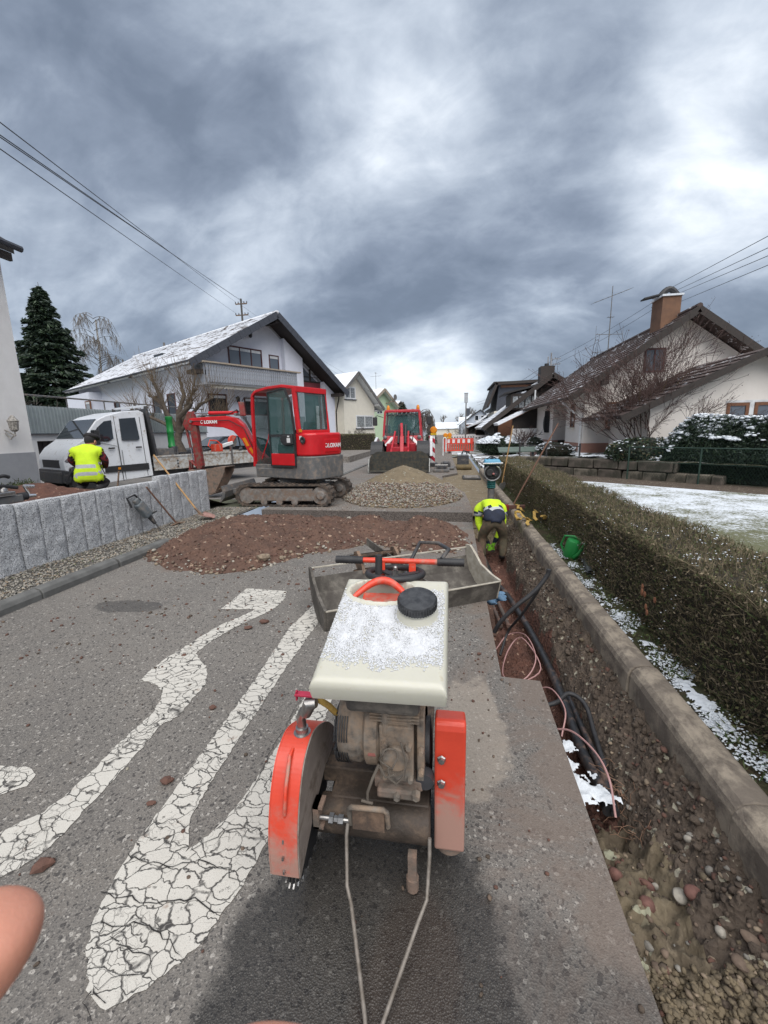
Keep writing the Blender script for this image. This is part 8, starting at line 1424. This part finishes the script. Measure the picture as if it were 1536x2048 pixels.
T, v = tool('broom', 'long-handled broom resting across the hedge, brown handle', 'broom', (1.20, 8.0, .20), (1.92, 8.0, 1.68), .015, HANDLE2); m = MB(); m.hexa([(-.22, -.05, -.09), (.22, .02, -.09), (.22, .10, -.09), (-.22, .03, -.09), (-.22, -.05, -.02), (.22, .02, -.02), (.22, .10, -.02), (-.22, .03, -.02)]); m.build('broom_head', surf('broom_wood', (.13, .06, .045), None), T, bevel=.01); m = MB(); m.box((-.26, -.04, -.13), (-.08, .06, -.01)); m.build('red_bristles', surf('red_bristle', (.22, .02, .02), (.12, .012, .012), 50, .9), T, bevel=.02)
one('iron_bar', 'rusty iron bar stuck upright in the soil behind the granite wall', 'bar', MB().tube([(-5.75, 6.35, .5), (-5.66, 6.40, 1.02)], .013, 8), RUSTY)
# ---- watering can, pipes, straps, hoses
T = thing('watering_can', 'green plastic watering can on the grass behind the kerb', 'watering can', (1.47, 5.12, .06), math.radians(-12)); T.rotation_euler = (math.radians(8), math.radians(10), math.radians(-20))
m = MB(); m.lathe([(.0, 0), (.095, .0), (.105, .02), (.100, .19), (.092, .225), (.06, .24)], (0, 0, 0), 'z', 22); m.build('can_body', GREENP, T, smooth=45); m = MB(); m.tube([(.03, -.11, .05), (.07, -.16, .14), (.11, -.17, .30)], [.024, .020, .017], 10); m.build('spout', GREENP, T, smooth=45); m = MB(); m.tube([(-.09, .0, .03), (-.15, .02, .12), (-.13, .02, .24), (-.03, .0, .27), (.05, -.0, .245)], .012, 8); m.build('handle', GREENP, T, smooth=45)
one('drain_pipe', 'short grey plastic pipe lying in the snow by the watering can', 'pipe', MB().tube([(1.56, 5.05, .11), (1.53, 4.75, .10), (1.47, 4.42, .095)], .034, 14, caps=False), surf('dark_grey_pipe', (.055, .06, .062), None, 8, .5), smooth=50)
one('pipe_mouth', 'dark open end of the short grey pipe', 'pipe', MB().tube([(1.475, 4.46, .096), (1.473, 4.445, .096)], .030, 14), BLACK) if 0 else None
T = thing('yellow_strap', 'crumpled yellow woven strap lying on the kerb by the bending worker', 'strap', (1.3, 7.2, .12)); random.seed(3)
for k in range(6):
    m = MB(); x, y = random.uniform(-.16, .08), random.uniform(-.75, .55); P = []; a = random.uniform(0, 6.28)
    if k < 3: x, y = .05 + random.uniform(-.1, .12), -.45 + random.uniform(-.12, .12)
    for i in range(8): a += random.uniform(-1.3, 1.3); x += .055 * math.cos(a); y += .085 * math.sin(a); P.append(Vector((max(-.2, min(.22, x)), y, .02 + .05 * random.random() * (1 + (k < 3)))))
    for p, q in zip(P[:-1], P[1:]): m.bar(p, q + (q - p) * .15, .045, .010, up=(random.uniform(-.7, .7), random.uniform(-.5, .5), 1))
    m.build('strap_fold', YELLOWF, T)
PIPEB = surf('black_duct', (.016, .017, .020), (.03, .03, .032), 20, .42, dirt=(.14, .09, .07), dirt_amt=.35); PIPEG = surf('muddy_grey_duct', (.10, .085, .075), (.07, .055, .048), 15, .7, dirt=(.16, .09, .07), dirt_amt=.5)
def smooth_path(P, k=6):
    P = [Vector(p) for p in P]; Q = [P[0] * 2 - P[1]] + P + [P[-1] * 2 - P[-2]]; out = []
    for i in range(1, len(Q) - 2):
        for j in range(k): t = j / k; a, b, c, d = Q[i - 1], Q[i], Q[i + 1], Q[i + 2]; out.append(.5 * ((2 * b) + (c - a) * t + (2 * a - 5 * b + 4 * c - d) * t * t + (3 * b - a - 3 * c + d) * t ** 3))
    return out + [Q[-2]]
def hose(name, lab, cat, P, r, mat, n=10, group=None): return one(name, lab, cat, MB().tube(smooth_path(P), r, n), mat, group, smooth=60)
hose('duct', 'thick black cable duct running along the trench', 'pipe', [(.57, 6.5, -.44), (.62, 5.6, -.44), (.72, 5.0, -.42), (.81, 4.1, -.40), (.85, 3.35, -.39), (.84, 2.8, -.37), (.82, 2.4, -.35), (.80, 2.02, -.26), (.79, 1.86, -.25)], .033, PIPEB, 14)
hose('duct', 'thin black duct lying close against the thick one near the snow', 'pipe', [(.89, 2.95, -.36), (.87, 2.5, -.32), (.84, 2.1, -.25), (.81, 1.84, -.24)], .020, PIPEB)
for i, (x, lab) in enumerate(((.50, 'muddy grey duct nearest the sawn edge in the far trench'), (.58, 'second muddy grey duct in the far trench'))): hose('duct', lab, 'pipe', [(x, 6.9, -.42), (x - .02, 6.0, -.42), (x, 5.0, -.43), (x + .05, 4.2, -.44)], .022, PIPEG)
hose('hose', 'black hose end rising out of the trench above the kerb', 'hose', [(.38, 3.30, -.06), (.43, 3.28, .05), (.53, 3.27, .18), (.68, 3.28, .32), (.77, 3.30, .44), (.785, 3.30, .50)], .017, BLACK)
hose('hose', 'thin black hose dropping from the raised hose end', 'hose', [(.77, 3.32, .44), (.70, 3.36, .25), (.62, 3.5, .0), (.55, 3.7, -.25), (.46, 3.5, -.38)], .012, BLACK)
hose('hose', 'black hose looping across the trench from under the road corner', 'hose', [(.38, 2.75, -.30), (.50, 2.66, -.28), (.62, 2.60, -.22), (.72, 2.62, -.20), (.82, 2.70, -.18), (.90, 2.62, -.20), (.90, 2.42, -.26), (.87, 2.15, -.26)], .015, BLACK)
PINK = surf('pale_pink_cable', (.42, .24, .23), None, 5, .5)
hose('cable', 'pale pink cable coiled in the trench', 'cable', [(.42, 3.5, -.33), (.55, 3.7, -.28), (.68, 3.55, -.2), (.70, 3.2, -.22), (.58, 3.02, -.30), (.44, 3.12, -.34), (.52, 3.45, -.3), (.64, 3.5, -.2), (.72, 3.1, -.25), (.50, 2.98, -.33), (.42, 2.95, -.33), (.44, 2.85, -.33), (.58, 2.85, -.30), (.70, 2.75, -.18), (.74, 2.5, -.16), (.68, 2.32, -.22)], .0055, PINK, 6)
hose('cable', 'pale pink cable arching over the snow to the trench floor', 'cable', [(.60, 2.30, -.16), (.70, 2.22, -.10), (.77, 2.05, -.08), (.79, 1.9, -.10), (.79, 1.79, -.21)], .0055, PINK, 6)
m = MB(); random.seed(8)
for k in range(8): m.ball((.50 + random.uniform(-.06, .06), 4.25 + random.uniform(-.08, .08), -.16 + random.uniform(-.02, .05)), .05, 7, 5, (1, .7, .6), .25)
one('blue_rag', 'crumpled pale blue rag at the trench edge behind the bucket', 'rag', m, surf('pale_blue_cloth', (.12, .21, .32), (.08, .15, .24), 20, .9), smooth=60)
m = MB(); random.seed(4)
for k in range(34): p = Vector((.90 + random.uniform(-.06, .05), 1.95 + random.uniform(-.22, .22), -.22 + random.uniform(-.1, .06))); P = [p]; d = Vector((random.gauss(-.5, .4), random.gauss(0, .6), random.gauss(0, .5))).normalized(); [P.append(P[-1] + (d + Vector((random.gauss(0, .4), random.gauss(0, .4), random.gauss(-.2, .4)))).normalized() * .035) for _ in range(4)]; m.tube(P, .0014, 3)
tag(one('roots', 'fine pale roots hanging from the trench wall', 'roots', m, surf('pale_root', (.24, .14, .09), None)), kind='stuff')
# ---- grey machine parts at the left edge, on the granite wall
T = thing('boring_rig', 'grey machine head with a chrome hose coupling at the left edge above the granite wall', 'machine', (-5.3, 4.2, .93)); m = MB(); m.bar((-.05, -.7, -.07), (0, .16, -.05), .12, .09); m.build('rail', GREYM, T, bevel=.01); m = MB(); m.cyl((0, .14, -.04), (0, .24, -.04), .05, n=14); m.build('collar', BLACK, T, smooth=40); m = MB(); m.cyl((0, .22, -.04), (0, .36, -.05), .030, .02, 12); m.cyl((0, .28, -.03), (.02, .22, .09), .018, n=10); m.cyl((.02, .22, .09), (.02, .34, .07), .02, n=10); m.build('coupling', CHROME, T, smooth=40); m = MB(); m.box((-.1, -.4, .0), (.08, .06, .05)); m.ball((.0, -.02, .06), .05); m.build('valve_block', STEEL, T, bevel=.01); m = MB(); m.tube(smooth_path([(-.02, -.5, .03), (0, -.1, .12), (0, .15, .08)]), .022, 8); m.tube(smooth_path([(0, -.5, .14), (0, -.2, .20), (.02, -.02, .24), (.02, .06, .22)]), .022, 8); m.build('black_hose', BLACK, T, smooth=50)
P = np.array([(-8.25, 6.85, .72)]) + rng.normal(size=(260, 3)) * np.array([.10, .14, .05]); tag(blades('weeds', P, rng.uniform(.05, .14, 260), GRASS, None, 1.2, .14), 'green weeds growing at the foot of the white building', 'weeds', kind='stuff')
# ---- fence beside the evergreen hedge and terrace
T = thing('wire_fence', 'low green wire fence on top of the sandstone wall and along the evergreen hedge', 'fence', (0, 0, 0)); FG = surf('green_fence_paint', (.018, .045, .032), None, 6, .6); a, b = Vector((5.4, 13.75, 0)), Vector((10.6, 8.6, 0))
for k in range(5):
    p = a.lerp(b, k / 4); m = MB(); m.cyl((p.x, p.y, 0), (p.x, p.y, 1.0), .025, n=8); m.build('post', FG, T)
for z in (.98, .55): m = MB(); m.tube([(a.x, a.y, z), (b.x, b.y, z)], .016 if z > .9 else .006, 6); m.build('rail', FG, T)
m = MB(); n_ = 110; h_ = .9
for k in range(n_):
    p = a.lerp(b, k / n_); q = a.lerp(b, min(1, (k + 8) / n_)); m.tube([(p.x, p.y, .1), (q.x, q.y, 1.0)], .0022, 3, caps=False); m.tube([(q.x, q.y, .1), (p.x, p.y, 1.0)], .0022, 3, caps=False)
tag(m.build('mesh_wires', FG, T), kind='stuff')
T = thing('fence', 'row of short dark posts with a rail before the terrace of the cream house', 'fence', (0, 0, 0))
for x, y in ((2.75, 17.3), (3.55, 16.3), (4.45, 15.4)): m = MB(); m.cyl((x, y, 0), (x, y, 1.05), .03, n=8); m.build('post', DARK, T)
m = MB(); m.tube([(2.75, 17.3, .95), (4.45, 15.4, .95)], .018, 6); m.build('rail', DARK, T)
T = thing('name_board', 'grey-green board leaning in the yard in front of the cream house', 'board', (2.7, 19.5, .1)); m = MB(); m.hexa([(-.5, 0, .45), (1.4, .3, .45), (1.4, .9, .62), (-.5, .6, .62), (-.5, 0, .50), (1.4, .3, .50), (1.4, .9, .67), (-.5, .6, .67)]); m.build('top', surf('grey_green_board', (.11, .145, .125), None, 5, .7), T); m = MB(); m.box((-.3, .2, -.1), (-.2, .3, .45)); m.box((1.0, .4, -.1), (1.1, .5, .45)); m.build('legs', DARK, T)
# ---- poles and wires
T = thing('power_pole', 'utility pole with two crossarms behind the roof of the bluish house', 'power pole', (-19.75, 40, 0)); m = MB(); m.tube([(0, 0, 0), (0, 0, 14.25)], [.14, .09], 8); m.build('pole', surf('dark_pole', (.07, .065, .06), None), T)
for z, w in ((13.75, 1.15), (12.75, 1.25)):
    m = MB(); m.box((-w / 2, -.05, z), (w / 2, .05, z + .09)); c = m.build('crossarm', RUSTY, T)
    for x in (-w / 2, -w / 4, w / 4, w / 2): m = MB(); m.lathe([(.03, z + .09), (.06, z + .14), (.03, z + .2), (.05, z + .24), (0, z + .27)], (x, 0, 0), 'z', 8); m.build('insulator', DARK, c)
WIRE = surf('wire', (.03, .03, .032), None)
def wire(lab, a, b, sag=.15, r=.008): a, b = Vector(a), Vector(b); return one('overhead_wire', lab, 'wire', MB().tube([a.lerp(b, t) - Vector((0, 0, sag * 4 * t * (1 - t))) for t in np.linspace(0, 1, 14)], r, 4), WIRE, 'overhead wires')
def ext(a, b, y): a, b = Vector(a), Vector(b); return b + (b - a) * ((y - b.y) / (b.y - a.y))
for k, (bx, bz, px_, pz_, lab) in enumerate(((-6.42, 6.08, -.55, 14.0, 'uppermost wire crossing the sky at upper left'), (-6.46, 5.93, .1, 14.0, 'second wire from the top at upper left'), (-6.46, 5.90, .25, 13.95, 'thin wire running close beside the second one at upper left'), (-6.50, 5.76, -.6, 13.0, 'lowest wire crossing the sky at upper left'))): A0 = Vector((-19.75 + px_, 40, pz_)); wire(lab, A0, ext(A0, (bx, 6, bz), -4), .02)
for k, (x, lab) in enumerate(((-.3, 'wire leaving the left pole to the right, upper'), (.4, 'wire leaving the left pole to the right, lower'))): wire(lab, (-19.75 + x, 40, 13.9 - k), (-14 + x, 62, 9.5 - k), .3)
T = thing('roof_pole', 'metal roof pole with two arms behind the chimney of the cream house', 'power pole', (10.35, 24.0, 0)); m = MB(); m.tube([(0, 0, 0), (0, 0, 7.9)], [.06, .04], 8)
for z in (7.75, 7.35): m.box((-.5, -.02, z), (.45, .02, z + .05)); [m.ball((x, 0, z + .09), .045, 6, 4) for x in (-.45, .0, .42)]
m.build('pole', surf('grey_pole', (.10, .10, .105), None), T)
T = thing('roof_pole', 'metal roof pole with side arms on the dark-gabled house', 'power pole', (6.95, 32, 0)); m = MB(); m.tube([(0, 0, 0), (0, 0, 6.75)], [.06, .05], 8); m.tube([(-.2, 0, 4.5), (-.2, 0, 6.5)], .04, 6)
for z in (6.3, 5.95): m.box((0, -.02, z), (.6, .02, z + .04)); [m.ball((x, 0, z + .06), .04, 6, 4) for x in (.3, .6)]
m.build('pole', surf('pale_grey_pole', (.30, .30, .31), None), T)
for k, (x, z, lab) in enumerate(((6.08, 5.15, 'uppermost wire at the right edge of the sky'), (6.11, 4.93, 'second wire at the right edge of the sky'), (6.13, 4.78, 'third wire at the right edge of the sky'), (6.15, 4.61, 'lowest wire at the right edge of the sky'))):
    A0 = Vector((10.35 + (-.45, .0, .42, .4)[k], 24, (7.85, 7.85, 7.85, 7.42)[k])); wire(lab, A0, ext(A0, (x + .15, 10, z + .1), 0), .0, .0075)
for k, (dz, lab) in enumerate(((0, 'upper wire between the two roof poles'), (-.35, 'lower wire between the two roof poles'))): wire(lab, (10.2, 24, 7.8 + dz), (7.3, 32, 6.35 + dz), .12, .008); 
for k, (dz, lab) in enumerate(((0, 'upper wire running off beyond the dark-gabled house'), (-.35, 'lower wire running off beyond the dark-gabled house'))): wire(lab, (7.2, 32, 6.35 + dz), (3.6, 60, 5.2 + dz), .35, .012)
# ---- red car far down the street
Cr = thing('parked_car', 'small red car parked on the left far down the street', 'car', (-3.6, 42, 0), PI / 2); m = MB(); m.prism([(0, .3), (0, .7), (.9, .85), (1.4, 1.3), (2.9, 1.35), (3.8, .9), (3.8, .3)], 'y', -.8, .8, lambda u, v, e: (-1 if e else 1) * .15 * max(0, v - .85)); m.build('car_body', DKRED, Cr, bevel=.04); m = MB(); m.hexa([(.92, -.65, .88), (.92, .65, .88), (.96, .65, .86), (.96, -.65, .86), (1.36, -.58, 1.28), (1.36, .58, 1.28), (1.42, .58, 1.27), (1.42, -.58, 1.27)]); m.build('windscreen', GLASS_GREY, Cr)
for x in (.6, 3.0):
    for y in (-.78, .62): m = MB(); m.cyl((x, y, .3), (x, y + .16, .3), .3, n=14); m.build('wheel', BLACK, Cr)
